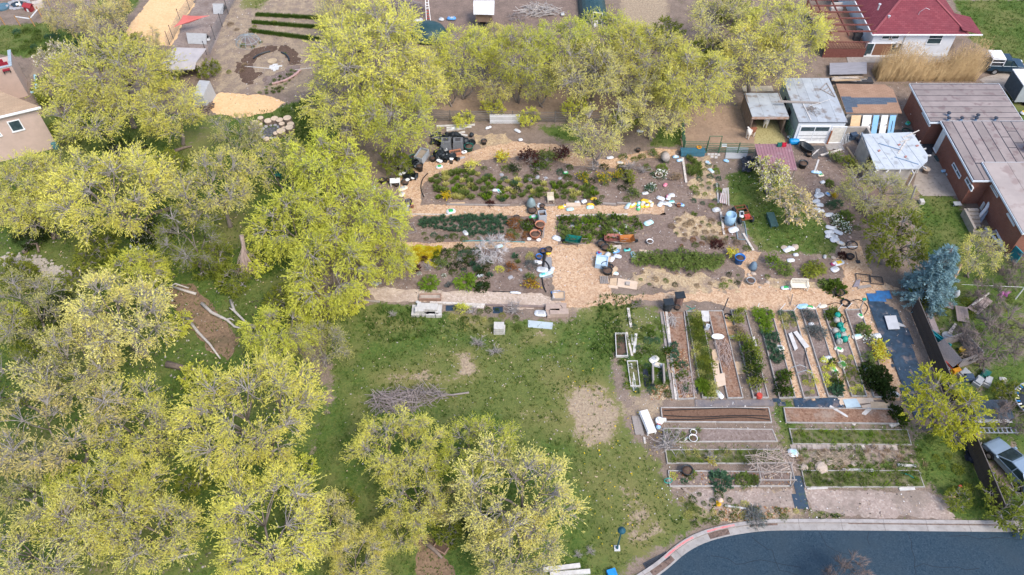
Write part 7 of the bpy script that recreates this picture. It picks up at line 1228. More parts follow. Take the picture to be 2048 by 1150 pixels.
DEADT=M('dead_twig',(.40,.31,.27),(.30,.23,.20),4);GREYT=M('dead_grey_twig',(.30,.26,.25),(.21,.18,.175),4)
p=G(500,545);rs=random.Random(3);mb=MB().tube([(0,0,.3),(-.05,.6,2.2),(-.1,1.2,3.6)],[.1,.16,.2],7)
for i in range(120):a=rs.gauss(0,.55);L=rs.uniform(1.2,3.0);s=Vector((-.05,.5,rs.uniform(1.2,3.0)));e=s+Vector((math.sin(a)*L*.55,-abs(math.cos(a))*L*.6,-s.z*rs.uniform(.6,.95)));mb.tube([s,s.lerp(e,.5)+Vector((0,-.1,.2)),e],[.03,.02,.008],3,False)
one('dead_branch',mb,DEADT,'broken branch of dead reddish twigs hanging to the ground','branch',p)
twigs('brush_pile','large heap of grey brushwood on the edge of the lawn','brush pile',G(795,806),1.7,220,M('brush_twig',(.34,.29,.285),(.24,.20,.20),4),1.0,.8,2.2,.02,sx=1.2,sy=.6)
twigs('brush_pile','heap of brushwood with longer sticks beside the bigger heap','brush pile',G(852,793),1.2,80,GREYT,.9,.8,2.2,.025,sx=1.3,sy=.55);twigs('brush_pile','wide grey heap of branches beside the tall tree top','brush pile',G(800,22),2.6,260,GREYT,1.1,.8,2.6,.03,sx=1.2,sy=.8);twigs('brush_pile','pale branch heap between white coop and hoop house','brush pile',G(1080,24),2.0,130,BLM,.8,.8,2.2,.03,sx=1.3,sy=.7);twigs('brush_pile','small twig heap below the pale branch heap','brush pile',G(1034,38),1.1,70,GREYT,.6,.5,1.2,.02);twigs('log_pile','heap of split logs at the corner of the sandy clearing','log pile',G(412,215),.9,60,LB,.5,.4,.8,.07)
twigs('dead_stem_heap','mass of pale dead vine stems in the mulch bed','stems',G(1372,765,.15),.9,120,M('pale_stem',(.50,.40,.36),(.36,.28,.25),5),.25,.4,1.2,.014,sx=.8,sy=1.4,z0=.12);twigs('dead_stem_heap','pale dead stems beside the white packet sheet','stems',G(1447,705,.15),.9,110,M('pale_stem',(.5,.4,.36)),.3,.4,1.2,.014,sx=.7,sy=1.6,z0=.12);twigs('dead_stem_heap','white dead stalks at the head of the mulch bed','stems',G(1344,640,.15),.5,40,BLM,.3,.5,1.2,.014,sx=.6,sy=1.2,z0=.12);twigs('stick_heap','small dark stick heap on the weedy ground','sticks',G(1273,608),.5,30,BARK,.3,.4,.9,.02);twigs('straw_heap','flattened tan straw stems in the untidy strip','stems',G(1668,916),1.2,140,M('tan_straw',(.5,.4,.3)),.08,.8,1.8,.012,sx=1.1,sy=.35)
tp=[G(*q)for q in((1516,978),(1582,976),(1516,924),(1582,926))];o_=tp[0];t=thing('trellis','grey timber trellis frame carrying a bare vine over the bed end','trellis',o_,0);W=G(1580,970).x-o_.x;D=1.5
for x in(0,W):
 for y in(.15,D):obj('post',MB().box(x-.045,x+.045,y-.045,y+.045,0,1.1),WOODG,t)
for y in(.15,D):obj('top_rail',MB().box(-.15,W+.15,y-.04,y+.04,1.1,1.18),WOODG,t)
for x in(0,W):obj('side_rail',MB().box(x-.04,x+.04,.2,D-.05,1.09,1.17),WOODG,t)
twigs('vine','bare pale vine sprawling over the timber trellis','vine',G(1545,925,1.0),1.5,110,M('vine_stem',(.45,.37,.32),(.34,.27,.23),4),.4,.7,1.9,.022,sx=1.15,sy=.6,z0=.95)
def crumple(px,z,mat,name,label,cat,amp=.07,wb=.18,n=.28,group=None,z0=.015):
 poly=[G(*q)for q in px];X0,X1=min(p.x for p in poly),max(p.x for p in poly);Y0_,Y1_=min(p.y for p in poly),max(p.y for p in poly);nx_=max(2,int((X1-X0)/n));ny_=max(2,int((Y1_-Y0_)/n));c=sum(poly,Vector())/len(poly);vs=[];fs=[];ix={}
 wp=wob(poly,.3,wb)
 for i in range(nx_+1):
  for j in range(ny_+1):
   x=X0+(X1-X0)*i/nx_;y=Y0_+(Y1_-Y0_)*j/ny_
   ix[i,j]=len(vs);vs.append((x-c.x,y-c.y,z0+z+amp*abs(fbm(x,y,1.6,4))+amp*.6*abs(fbm(x+9,y,4,2))))
 cx=np.array([[X0+(X1-X0)*(i+.5)/nx_,Y0_+(Y1_-Y0_)*(j+.5)/ny_]for i in range(nx_)for j in range(ny_)]);ins=pip(wp,cx[:,0],cx[:,1]);k=0
 for i in range(nx_):
  for j in range(ny_):
   if ins[k]:fs.append((ix[i,j],ix[i+1,j],ix[i+1,j+1],ix[i,j+1]))
   k+=1
 mb=MB();mb.v=vs;mb.f=fs;mb.mi=[0]*len(fs);return one(name,mb,mat,label,cat,(c.x,c.y,0),0,group,True)
TARP=M('dark_weed_sheet',(.035,.065,.105),(.02,.035,.055),2.5,6,rough=.5,spec=.35,c=(.20,.16,.15),csc=1.1,camt=.4);BTARP=M('blue_tarp',(.03,.16,.40),(.04,.10,.22),3,5,rough=.5)
crumple([(1736,606),(1762,604),(1790,614),(1808,650),(1828,700),(1850,750),(1880,800),(1868,835),(1826,838),(1806,790),(1790,738),(1768,690),(1752,650)],0,TARP,'weed_sheet','long crumpled dark blue weed sheet beside the strawberry mats','tarp',.13);crumple([(1732,588),(1778,582),(1785,600),(1740,604)],0,BTARP,'tarp','bright blue tarp scrap at the top of the weed sheet','tarp',.1)
crumple([(1586,799),(1682,796),(1684,815),(1590,815)],0,TARP,'weed_sheet','dark blue weed sheet below the white board bed','tarp',.06);crumple([(1545,798),(1560,797),(1572,812),(1556,812)],0,TARP,'weed_sheet','small dark weed sheet piece between long beds','tarp',.05);crumple([(1390,801),(1470,800),(1470,812),(1392,814)],.004,M('dusty_sheet',(.13,.125,.14),(.22,.185,.17),1.6),'weed_sheet','dusty grey weed sheet above the tilled bed','tarp',.04);crumple([(1471,800),(1545,800),(1545,811),(1472,812)],.004,M('dusty_sheet',(.13,.125,.14)),'weed_sheet','second dusty grey weed sheet beside the red can','tarp',.04)
crumple([(1583,955),(1596,952),(1618,1016),(1590,1018)],0,M('navy_sheet',(.03,.055,.09),(.045,.07,.10),4,c=(.07,.1,.04),csc=3),'weed_sheet','navy weed sheet path between trellis bed and grassy bed','tarp',.03);crumple([(1285,740),(1296,738),(1300,758),(1310,775),(1298,780),(1288,760)],0,M('black_film',(.012,.015,.025),(.03,.035,.05),4,rough=.4),'black_film','twisted black plastic film in the weeds','plastic film',.12);crumple([(1388,780),(1400,776),(1402,784),(1392,788)],0,TARP,'black_film','dark film scrap at the foot of the mulch bed','plastic film',.08)
crumple([(892,611),(912,611),(912,622),(892,622)],0,M('navy_mat',(.025,.05,.085)),'mat','small navy sheet on the grass beside the stacked blocks','sheet',.02,.03);crumple([(986,614),(1006,614),(1004,627),(987,627)],0,MATS['navy_mat'],'mat','navy sheet with a pinkish stone on it','sheet',.02,.03);crumple([(1843,880),(1850,876),(1853,886),(1846,890)],0,TARP,'weed_sheet','dark scrap of sheet at the edge of the mown grass','tarp',.03)if 0 else None
crumple([(1925,895),(1950,890),(1962,912),(1950,930),(1928,924)],.1,MATS['black_film'],'black_cover','black plastic cover heaped against the dark board fence','cover',.35,.1,.16);crumple([(1610,295),(1650,292),(1655,312),(1625,318)],0,M('black_net',(.06,.065,.075),(.13,.11,.1),6),'garden_net','dark garden netting crumpled before the garage','netting',.12)
crumple([(1480,322),(1498,318),(1508,335),(1500,350),(1482,348)],.25,MATS['black_film'],'black_cover','black plastic cover heaped beside the blossom tree','cover',.5,.1,.16)
CARD=M('cardboard',(.56,.41,.27),(.48,.345,.225),2,5,c=(.40,.29,.19),csc=5,camt=.25);CARDP=M('pale_cardboard',(.62,.485,.37),(.55,.42,.31),2,5)
def flat(name,label,cat,px,mat,th=.03,z=.02,group=None,fold=0):
 P=[G(*q)for q in px];c=sum(P,Vector())/len(P);mb=MB().slab([(p.x-c.x,p.y-c.y,th+(.03*i if fold else 0))for i,p in enumerate(P)][::1],th)
 return one(name,mb,mat,label,cat,(c.x,c.y,z),0,group)
def ccw(px):return px[::-1]
CG='flattened cardboard pieces'
for px,m,lb,z in[([(1236,557),(1275,564),(1273,580),(1234,574)],CARDP,'largest pale cardboard sheet with a small box on it',.03),([(1220,558),(1234,557),(1233,572),(1219,570)],CARD,'orange cardboard piece beside the pallet',.05),([(1216,570),(1236,572),(1236,578),(1218,576)],CARDP,'thin cardboard strip under the orange piece',.02),([(1422,703),(1430,700),(1438,728),(1426,730)],CARD,'narrow cardboard strip in the weedy bed edge',.14),([(1425,730),(1436,728),(1439,752),(1427,752)],CARDP,'folded cardboard piece below the narrow strip',.15),([(1428,752),(1448,748),(1451,772),(1434,777)],CARDP,'wide cardboard piece at the foot of the weedy bed',.16),([(1469,724),(1483,724),(1488,748),(1473,749)],CARD,'cardboard square between two raised beds',.03),([(1447,628),(1462,640),(1470,672),(1454,672)],M('orange_card',(.60,.36,.20),(.52,.31,.17),3),'orange cardboard with a black hose coil on it',.03),([(1455,672),(1469,672),(1468,678),(1457,679)],WHB,'white strip below the orange cardboard',.05),([(1740,804),(1778,806),(1780,818),(1742,818)],CARD,'tan cardboard sheet below the strawberry mats',.05),([(1675,797),(1745,796),(1748,806),(1680,810)],CARDP,'long pale cardboard under the pale blue panel',.02),([(1222,519),(1216,532),(1208,531),(1210,520)],CARD,'brown box flap beside the pale blue tray',.3)]:flat('cardboard',lb,'cardboard',px[::-1],m,.03,z,CG)
box_=flat('carton','brown cardboard carton below the green packet','carton',[(1221,545),(1230,537),(1235,541),(1224,552)][::-1],CARD,.35,.0);flat('carton','small grey carton on the largest cardboard sheet','carton',[(1252,566),(1260,567),(1259,573),(1251,572)][::-1],M('grey_carton',(.42,.37,.33)),.18,.07)
PANB=M('pale_blue_panel',(.45,.55,.60),(.38,.47,.52),2,5);flat('loose_panel','pale blue translucent panel on the cardboard below the beds','panel',[(1685,800),(1712,798),(1722,815),(1692,817)][::-1],PANB,.03,.06);flat('loose_panel','white grey panel lying on the dark weed sheet','panel',[(1767,635),(1790,634),(1798,661),(1775,662)][::-1],M('light_panel',(.50,.51,.54),(.42,.43,.46),1.5),.04,.2);flat('loose_panel','grey board half under the white grey panel','panel',[(1790,645),(1806,652),(1810,656),(1797,655)][::-1],GP,.03,.16);flat('loose_panel','tan panel with a red mark beside the pale blue one','panel',[(1722,812),(1740,808),(1744,818),(1726,818)][::-1],CARDP,.03,.03)  # loose flat panels: translucent, board and card
flat('white_sheet','white panel at the head of the weedy raised bed','panel',[(1401,625),(1416,625),(1418,646),(1404,647)][::-1],WHB,.04,.22);o=flat('board_sheet','pale blue grey sheet lying on the lawn','panel',[(1056,641),(1106,646),(1104,659),(1056,655)][::-1],M('blue_grey_panel',(.44,.51,.53),(.38,.44,.46),1.5),.04,.02)
for px,lb in(([(1575,671),(1582,668),(1594,700),(1588,705)],'narrow white board across the bed beside the wider one'),([(1585,668),(1592,665),(1617,697),(1608,700)],'wider white board lying across the raised bed')):flat('white_board',lb,'board',px[::-1],WHB,.05,.22,'white boards across the raised bed')
flat('board_panel','grey weathered board panel beside the green cattle gate','panel',[(1453,295),(1497,297),(1493,318),(1450,318)][::-1],GP,.08,.02);flat('paving_slab','grey stone slab leaning by the wire panels','slab',[(1705,575),(1712,562),(1720,560),(1718,574)][::-1],M('purple_slab',(.27,.24,.27)),.1,.02)  # the first is a loose panel of weathered boards
flat('low_shed','low grey slatted roof beside the dry reed hedge','roof panel',[(1657,133),(1731,131),(1731,154),(1657,156)][::-1],M('slat_grey',(.33,.325,.35),(.20,.195,.215),2.5,stretch=(.4,12,1)),.08,.4);one('pole_rack',MB().box(-2.3,2.3,-.5,.5,0,.35),DKTRIM,'dark rack of poles behind the shingled shed','rack',G(1702,164))
rs=random.Random(9)
for i in range(16):a=G(1662+rs.uniform(0,12),152+i*.9,.5);L=rs.uniform(2.6,4);one('pole',MB().tube([(0,0,0),(L,rs.uniform(-.25,.25),rs.uniform(-.05,.1))],.03,4),[WOODP,M('cane',(.56,.40,.24))][i%2],'long thin pole lying on the dark rack behind the shingled shed','pole',(a.x,a.y,.42+.02*i),0,'poles on the dark rack')
for px,py,lb in((1430,313,''),):
 pass
for i,(px,py)in enumerate(((1418,309),(1425,309),(1432,309),(1424,314),(1432,315),(1437,310))):flat('paver','pale square paver at the green cattle gate','paver',[(px-3,py-2),(px+3,py-2),(px+3,py+2.2),(px-3,py+2.2)][::-1],M('gate_paver',(.52,.49,.46),(.44,.41,.39),3),.05,.01,'pavers at the cattle gate')
pv=sheet('paver_path',[(1583,890),(1792,890),(1794,900),(1586,899)],.006,GREYDIRT,.1);PAVM=M('flat_paver',(.40,.34,.30),(.32,.27,.245),2,6,rand=.15)
pm=MB().box(-.26,.26,-.21,.21,0,.06).mesh('paver',PAVM)
for px in list(range(1588,1700,10))+[1705,1714,1750,1760,1778,1787]:q=G(px,894.5);k=bpy.data.objects.new('paver',pm);COL.objects.link(k);k.parent=pv;k.location=(q.x,q.y+rnd(-.05,.05),.005);k.rotation_euler.z=rnd(-.15,.15);k.scale=(rnd(.8,1.05),rnd(.85,1.1),1)
BLK_=M('concrete_block',(.52,.50,.47),(.43,.41,.385),2,7,c=(.33,.31,.28),csc=5,camt=.3,bump=.1);i=0
for px,py,w,d,z,lb in[(832,620,.6,.6,.0,''),(845,617,.9,.7,.35,''),(842,627,.9,.6,.0,''),(832,630,.7,.5,.0,''),(851,628,.6,.6,.0,''),(840,623,.8,.5,.38,''),(865,618,.9,.7,.3,''),(866,626,1.0,.7,.0,''),(878,622,.5,.9,.1,''),(862,631,.8,.5,0,''),(878,631,.5,.5,.0,''),(998,656,.85,.75,.5,''),(999,662,.95,.8,.0,''),(1004,659,.3,1.0,.0,'')]:
 p=G(px,py,z);one('concrete_block',MB().box(-w/2,w/2,-d/2,d/2,0,.36),BLK_,'pale concrete block in the stack at the top of the lawn' if px<950 else 'pale concrete block in the small stack standing alone on the lawn','block',(p.x,p.y,z),rnd(-.08,.08),'stacked concrete blocks on the lawn' if px<950 else 'small block stack on the lawn')
for a in[(1105,620,1.2,.7,.45),(1118,629,1.6,.6,.45),(1124,622,.7,1.2,.4),(1100,630,.6,.6,.35)]:p=G(a[0],a[1]);one('sandstone_block',MB().box(-a[2]/2,a[2]/2,-a[3]/2,a[3]/2,0,a[4]),M('sandstone',(.42,.32,.26),(.33,.25,.21),3,6,bump=.2),'brown sandstone block around the black bucket on the lawn edge','stone block',p,rnd(-.2,.2),'sandstone blocks at the lawn edge')
pot(1117,621,.4,.5,'black bucket of cuttings within the sandstone blocks');tub('open_box','grey open frame box holding boards under the blue sack','frame',1117,594,1.1,.9,.3,0,WOODG,CARD);beam_on('board','short white lath inside the frame under the blue sack','board',(1106,592),(1108,599),.1,.1,.2,WHB)
tub('planter','narrow brown wooden planter frame on the gravel path','planter',861,597,1.9,.6,.35,0,M('brown_plank',(.36,.23,.17)),M('gravel_fill',(.42,.35,.29)));tub('planter','small brown wooden frame in the grove','frame',883,1096,1.0,.7,.25,-30,M('brown_plank',(.36,.23,.17)),DARKSOIL)
beam_on('plank_bench','low tan plank bench behind the aqua sacks','bench',(1132,413),(1161,413),.0,.45,.3,CARDP)
p=G(1101,403);t=thing('garden_chair','cream wooden garden chair facing the chip path','chair',p,.1);CRM_=M('cream_paint',(.62,.54,.42));obj('seat',MB().box(-.32,.32,-.3,.3,.42,.48),CRM_,t);obj('backrest',MB().box(-.32,.32,.26,.32,.5,.95),CRM_,t)
for x in(-.28,.28):
 for y in(-.26,.26):obj('leg',MB().box(x-.035,x+.035,y-.035,y+.035,0,.42),CRM_,t)
p=G(1596,577);t=thing('garden_bench','cream slatted garden bench facing the long chip path','bench',p,-.04);CB_=M('cream_bench',(.74,.69,.58),(.66,.61,.51),4)
for k in range(4):obj('seat_slat',MB().box(-.75,.75,-.3+k*.14,-.18+k*.14,.43,.46),CB_,t)
obj('back_rail',MB().box(-.75,.75,.27,.32,.92,1.0),CB_,t);obj('back_rail',MB().box(-.75,.75,.27,.32,.5,.56),CB_,t);b0=obj('back_slat',MB().box(-.7,-.63,.28,.31,.56,.92),CB_,t)
for k in range(1,12):q=b0.copy();COL.objects.link(q);q.parent=t;q.location=(k*.121,0,0)
for x in(-.75,.69):obj('armrest',MB().box(x-.02,x+.08,-.32,.3,.66,.7),CB_,t);obj('leg',MB().box(x,x+.06,-.32,-.26,0,.66),CB_,t);obj('leg',MB().box(x,x+.06,.26,.32,0,1.0),CB_,t)
p=G(1294,848);t=thing('cushioned_bench','white cushioned long bench on the lawn by the tilled bed','bench',p,R(-76));WCU=M('white_cushion',(.76,.74,.72),(.66,.64,.62),4)
for k in range(3):obj('cushion',MB().box(-.95+k*.64,-.33+k*.64,-.3,.3,.4,.52),WCU,t)
obj('frame',MB().box(-1.0,1.0,-.36,.36,.3,.39),POTW,t)
for x in(-.95,.95):
 for y in(-.3,.3):obj('leg',MB().box(x-.04,x+.04,y-.04,y+.04,0,.3),POTW,t)
one('hose_reel',MB().lathe([(.3,0),(.34,.18),(.3,.3),(.1,.34)],10).box(-.1,.5,-.12,.12,.2,.42),POTW,'white and black hose reel between bench and tilled bed','reel',G(1318,844));one('red_tin',MB().lathe([(.14,0),(.14,.25)],8),MATS['red_plastic'],'small red tin beside the white hose reel','tin',G(1317,851));one('white_jug',MB().lathe([(.16,0),(.2,.2),(.08,.34)],9),PLM('lb'),'pale blue jug below the small red tin','jug',G(1316,856))
one('white_hose',MB().tube([(0,0,.05),(.3,.2,.08),(.6,.15,.06),(.75,-.1,.06)],.09,6),POTW,'curled white hose piece beside the white pot of soil','hose',G(1368,881))
def barrow(px,py,rz,tray,label,leg=WOODG):
 p=G(px,py);t=thing('wheelbarrow',label,'wheelbarrow',p,rz);L,W=.72,.42
 obj('tray',MB().add([(-L*.6,-W*.6,.35),(L*.55,-W*.6,.3),(L*.55,W*.6,.3),(-L*.6,W*.6,.35),(-L,-W,.7),(L,-W,.66),(L,W,.66),(-L,W,.7)],[(0,1,2,3),(3,2,1,0),(4,5,1,0),(0,1,5,4),(5,6,2,1),(1,2,6,5),(6,7,3,2),(2,3,7,6),(7,4,0,3),(3,0,4,7)]),tray,t)
 for s in(-1,1):obj('handle',MB().tube([(.75,s*.12,.22),(-.3,s*.3,.36),(-1.25,s*.34,.62)],.03,5),leg,t);obj('leg',MB().tube([(-.45,s*.3,.4),(-.5,s*.32,0)],.025,5),DKTRIM,t)
 w=obj('wheel',MB().lathe([(.1,-.05),(.2,-.06),(.22,0),(.2,.06),(.1,.05)],14,m=Matrix.Translation((.92,0,.22))@Matrix.Rotation(R(90),4,'X')),POTK,t);return t
barrow(1146,487,2.9,M('green_tray',(.01,.17,.14),rough=.4),'dark green wheelbarrow on the plaza beside the white sack');barrow(1223,484,3.1,M('red_tray',(.42,.13,.11),(.34,.18,.15),4),'faded red wheelbarrow below the vegetables');barrow(1252,486,.1,M('rust_tray',(.45,.18,.05),(.36,.13,.04),4),'orange rusty wheelbarrow beside the faded red one')
pot(1205,486,.01,.01,'x')if 0 else None
for px,py,c,lb,s in((1062,413,(.22,.29,.30),'grey green pointed dome cover on the path beside the white sack',1.0),(1505,537,(.15,.22,.29),'dark blue pointed cover on flat stones',.8)):one('dome_cover',MB().lathe([(.46*s,0),(.44*s,.4*s),(.34*s,.8*s),(.15*s,1.05*s),(.02,1.12*s)],14),M('cover_%d'%px,c,rough=.5),lb,'cover',G(px,py),smooth=True)
p=G(1328,316);o=one('drum',MB().lathe([(.42,0),(.45,.5),(.36,1.0)],14,m=Matrix.Rotation(R(70),4,'X')),M('drum_grey',(.42,.37,.33)),'brown grey drum tipped over on the upper path','drum',(p.x,p.y,.42),smooth=True)
p=G(1491,446);
one('barrel',MB().lathe([(.48,0),(.52,.5),(.5,1.15),(.44,1.15),(.42,.9)],16),M('pale_blue_drum',(.30,.47,.62),rough=.4),'pale blue open barrel beside the rusty cart','barrel',G(1458,446),smooth=True);pot(1446,441,.32,.4,'cream bucket beside the pale blue barrel',MATS['cream_tub'])
p=G(1484,434);t=thing('garden_cart','rusty iron cart loaded with a white sack beside the pale blue barrel','cart',p,R(-78));RU=M('rust',(.22,.08,.035),(.14,.055,.03),5)
for y in(-.5,.5):obj('side_rail',MB().box(-1.0,1.0,y-.04,y+.04,.55,.65),RU,t)
for x in(-.95,-.5,0,.5,.95):obj('cross_bar',MB().box(x-.04,x+.04,-.46,.46,.56,.64),RU,t)
for x,y in((.75,-.62),(.75,.62),(-.7,.62),(-.7,-.62)):obj('wheel',MB().lathe([(.12,-.08),(.3,-.1),(.34,0),(.3,.1),(.12,.08)],14,m=Matrix.Translation((x,y,.34))@Matrix.Rotation(R(90),4,'X')),POTK,t)
obj('engine',MB().box(.55,.95,-.25,.25,.66,.95),MATS['red_plastic'],t);bag(1483,430,1.1,.6,80,('w','k'),'white and black sack loaded on the rusty cart',z=.66)
p=G(1446,400);t=thing('folded_frame','pink and white folding frame with poles on the small lawn edge','frame',p,R(80));FP=M('pink_strip',(.55,.32,.30),(.6,.5,.48),4)  # folded frame of poles with a pink strip
obj('panel',MB().box(-.7,.7,-.35,.35,.2,.25),FP,t)
for k in range(5):obj('pole',MB().bar((-1.0+.1*k,-.5+.22*k,.3),(1.4-.1*k,-.42+.12*k,.4+.05*k),.07,.07),WHB,t)
def wirepanel(label,px,rz,L,W,mat=DKTRIM,name='wire_panel',step=.2):  # framed wire panel lying flat
 p=G(*px);t=thing(name,label,'panel',p,rz);obj('frame',MB().bar((-L/2,-W/2,.08),(L/2,-W/2,.08),.07,.05).bar((-L/2,W/2,.12),(L/2,W/2,.12),.07,.05).bar((-L/2,-W/2,.08),(-L/2,W/2,.12),.06,.05).bar((L/2,-W/2,.08),(L/2,W/2,.12),.06,.05),mat,t);mb=MB()
 for x in np.arange(-L/2+step,L/2,step):mb.tube([(x,-W/2,.09),(x,W/2,.12)],.008,3)
 for y in np.arange(-W/2+step,W/2,step):mb.tube([(-L/2,y,.1),(L/2,y,.1)],.008,3)
 stuff(obj('wire_mesh',mb,mat,t));return t
wirepanel('dark framed wire panel on the chips under the olive gold tree',(1726,557),-.15,1.25,.8);wirepanel('second dark framed wire panel beside the first',(1752,562),-.1,1.1,.85);wirepanel('grey blue wire mat on the dry plot edge',(1482,462),1.5,2.4,.9,M('wire_blue',(.22,.30,.34)),'wire_mat',.16)
wirepanel('grey woven willow hurdle dome by the chip path',(815,460),.4,1.4,1.2,GREYT,'cane_dome',.3)
p=G(1703,492);o=thing('bicycle_wheel','black bicycle wheel lying by the white heap of sacks','wheel',p,.3);obj('tyre',MB().tube([(.55*math.cos(a),.42*math.sin(a),.12+.1*math.sin(a))for a in np.linspace(0,6.283,25)],.05,6,False),POTK,o);obj('hub',MB().tube([(-.5,0,.12),(.5,0,.12)],.015,4).tube([(0,-.4,.05),(0,.4,.2)],.015,4),POTG,o);one('white_pole',MB().tube([(-.8,0,.06),(.8,.1,.08)],.06,6),POTW,'white pole lying through the bicycle wheel','pole',G(1697,496));one('shovel',MB().tube([(0,-.5,.05),(.1,.6,.1)],.03,5).box(-.18,.18,-.8,-.45,.03,.08),DKTRIM,'black shovel beside the black pot on the chips','shovel',G(1712,514))
HOSE=M('black_hose',(.02,.022,.025));HG_=M('green_hose',(.03,.30,.24))
def hose(label,px,r=.03,mat=HOSE,z=.05,name='hose',coil=None):
 P=smooth_line([G(*q)for q in px],5)if len(px)>2 else[G(*q)for q in px];o_=P[0].copy();mb=MB().tube([q-o_+Vector((0,0,z))for q in P],r,5);return one(name,mb,mat,label,'hose',o_,0,'hoses and drip lines')
def coil(px,py,r0,n,label,mat=HOSE,r=.04,ec=1):
 P=[(r0*(1+.12*math.sin(a*.37))*math.cos(a),ec*r0*(1+.12*math.sin(a*.37))*math.sin(a),.05+.02*(a/6.28))for a in np.linspace(0,6.283*n,18*n)];return one('hose_coil',MB().tube(P,r,5),mat,label,'hose',G(px,py),0,'hoses and drip lines')
hose('thick black hose loop on the grey boards beside the cross path',[(1093,500),(1088,520),(1086,538),(1094,546),(1098,535),(1092,525),(1087,520),(1090,505),(1097,500)],.09);hose('black hose tail below the aqua sacks',[(1083,546),(1086,570),(1092,585)],.06);hose('black drip line along the top of the tilled bed',[(1328,823),(1400,820),(1470,818),(1530,822)],.035,z=.15);hose('black drip line along the middle of the tilled bed',[(1328,833),(1400,836),(1470,833),(1535,834)],.035,z=.15);hose('black drip line along the foot of the tilled bed',[(1330,841),(1390,841),(1480,836),(1538,841)],.035,z=.15);hose('looping black hose from the coil to the watering can bed',[(1651,612),(1672,606),(1690,612),(1700,604),(1718,600),(1735,615),(1728,630)],.03);hose('black hose tangled between the last two beds',[(1676,622),(1690,640),(1684,655),(1692,662),(1683,650),(1697,640),(1690,625)],.03);hose('thin drip hose down the white board bed',[(1604,680),(1612,700),(1608,720),(1612,745)],.025,z=.18);hose('teal hose along the leek bed edge',[(925,483),(980,482),(1050,485)],.04,M('teal_hose',(.12,.38,.40)));hose('green hose at the head of the black bins',[(1372,612),(1382,618),(1374,622),(1390,616)],.03,HG_);hose('green hose in the verge bed end',[(1800,948),(1815,951),(1826,958)],.035,HG_,z=.15);hose('black hose on the patio by the teal bin',[(1915,378),(1930,385),(1940,405)],.06);hose('thin black edging line around the curved upper plot',[(856,347),(845,360),(842,378),(848,395)],.05)
hose('drip line along the feet of the flower plot',[(985,583),(1010,584),(1040,585)],.04);coil(1691,607,.36,4,'coil of black hose above the last raised beds');coil(1455,633,.3,3,'black hose coil on the orange cardboard',ec=.9);coil(1384,590,.01,1,'x')if 0 else None
for px,rz_d,lb in((1095,0,'grey slab under the black hose loop'),):flat('slab',lb,'slab',[(1092,515),(1103,515),(1105,555),(1085,558)][::-1],M('hose_slab',(.30,.29,.29)),.06,.01)
pot(1086,506,.4,.45,'dark blue tub above the black hose loop',M('navy_plastic',(.02,.05,.16)));pot(1097,504,.45,.5,'black tub beside the dark blue tub');bag(1097,508,.6,.45,10,('y',),'small yellow packet in front of the black tub');pot(1078,517,.38,.45,'bright blue bucket beside the black hose loop',POTB);bag(1254,501,.8,.5,10,('t','k'),'teal tray sack behind the yucca');plant(PB,1222,502,1.5,'spiky green yucca on the plaza pile',None,'olive')
one('rain_gauge',MB().box(-.2,.2,-.2,.2,0,.5),POTW,'small white box on the pile of boxes','box',G(1290,550))if 0 else None
flat('board','white board lying behind the yucca','board',[(1213,494),(1242,493),(1242,500),(1215,500)][::-1],WOODP,.1,.1);flat('board','tan shovel like board in the dry plot edge','board',[(1278,500),(1297,502),(1297,508),(1280,507)][::-1],CARDP,.06,.03)
t=thing('pallet','small grey slatted pallet beside the cardboard on the plaza','pallet',G(1208,561));
for k in range(5):obj('slat',MB().box(-.34+k*.15,-.24+k*.15,-.45,.45,.1,.13),WOODG,t)
for y in(-.4,.36):obj('runner',MB().box(-.36,.42,y,y+.06,0,.09),WOODG,t)
for px,py,lb,m2 in((1334,619,'black lidded compost bin at the head of the mulch bed',POTK),(1356,607,'tall brown bin with a dark square lid above the mulch bed',M('brown_bin',(.20,.12,.10)))):
 p=G(px,py);t=thing('compost_bin',lb,'compost bin',p,.1);obj('body',MB().lathe([(.36,0),(.44,.5),(.36,.95)]if m2 is POTK else[(.34,0),(.42,1.1)],8),m2,t);obj('lid',MB().box(-.42,.42,-.36,.36,.96 if m2 is POTK else 1.11,1.08 if m2 is POTK else 1.22),POTK,t)
pot(1354,618,.35,.35,'black bowl with white rim below the brown bin')
def can(px,py,c,label,z=.12):
 p=G(px,py,z);t=thing('watering_can',label,'watering can',(p.x,p.y,z),rnd(0,6.28),'watering cans standing in the raised bed');m=M('can_'+c,{'g':(.015,.30,.23),'s':(.42,.40,.36)}[c],rough=.45)
 obj('body',MB().lathe([(.24,0),(.27,.2),(.22,.42),(.12,.47)],12),m,t,True);obj('spout',MB().tube([(.2,0,.1),(.4,0,.34),(.5,0,.42)],[.06,.04,.06],6),m,t);obj('handle',MB().tube([(-.2,0,.15),(-.36,0,.35),(-.15,0,.56),(.08,0,.46)],.03,5),m,t)
for px,py,c,lb in((1673,634,'g','green watering can at the top of the row'),(1672,644,'s','grey watering can just below the top green one'),(1679,654,'g','green watering can next to the upper grey one'),(1669,665,'s','grey watering can at the outer side of the row'),(1682,664,'g','green watering can beside the bed board'),(1674,675,'g','green watering can in the middle of the cluster'),(1685,674,'s','grey watering can right of the middle green one'),(1688,681,'g','green watering can lowest beside the board'),(1677,686,'s','grey watering can at the bottom of the row')):can(px,py,c,lb.replace('right of','next to'))
p=G(1517,795);t=thing('hand_cart','red can with two pale handles at the foot of the rosemary bed','cart',p);obj('body',MB().lathe([(.2,0),(.27,.2),(.22,.42)],12),MATS['red_plastic'],t);obj('handle',MB().tube([(-.08,.1,.35),(-.1,.9,.5)],.03,5).tube([(.1,.1,.35),(.16,.9,.5)],.03,5),WHB,t)
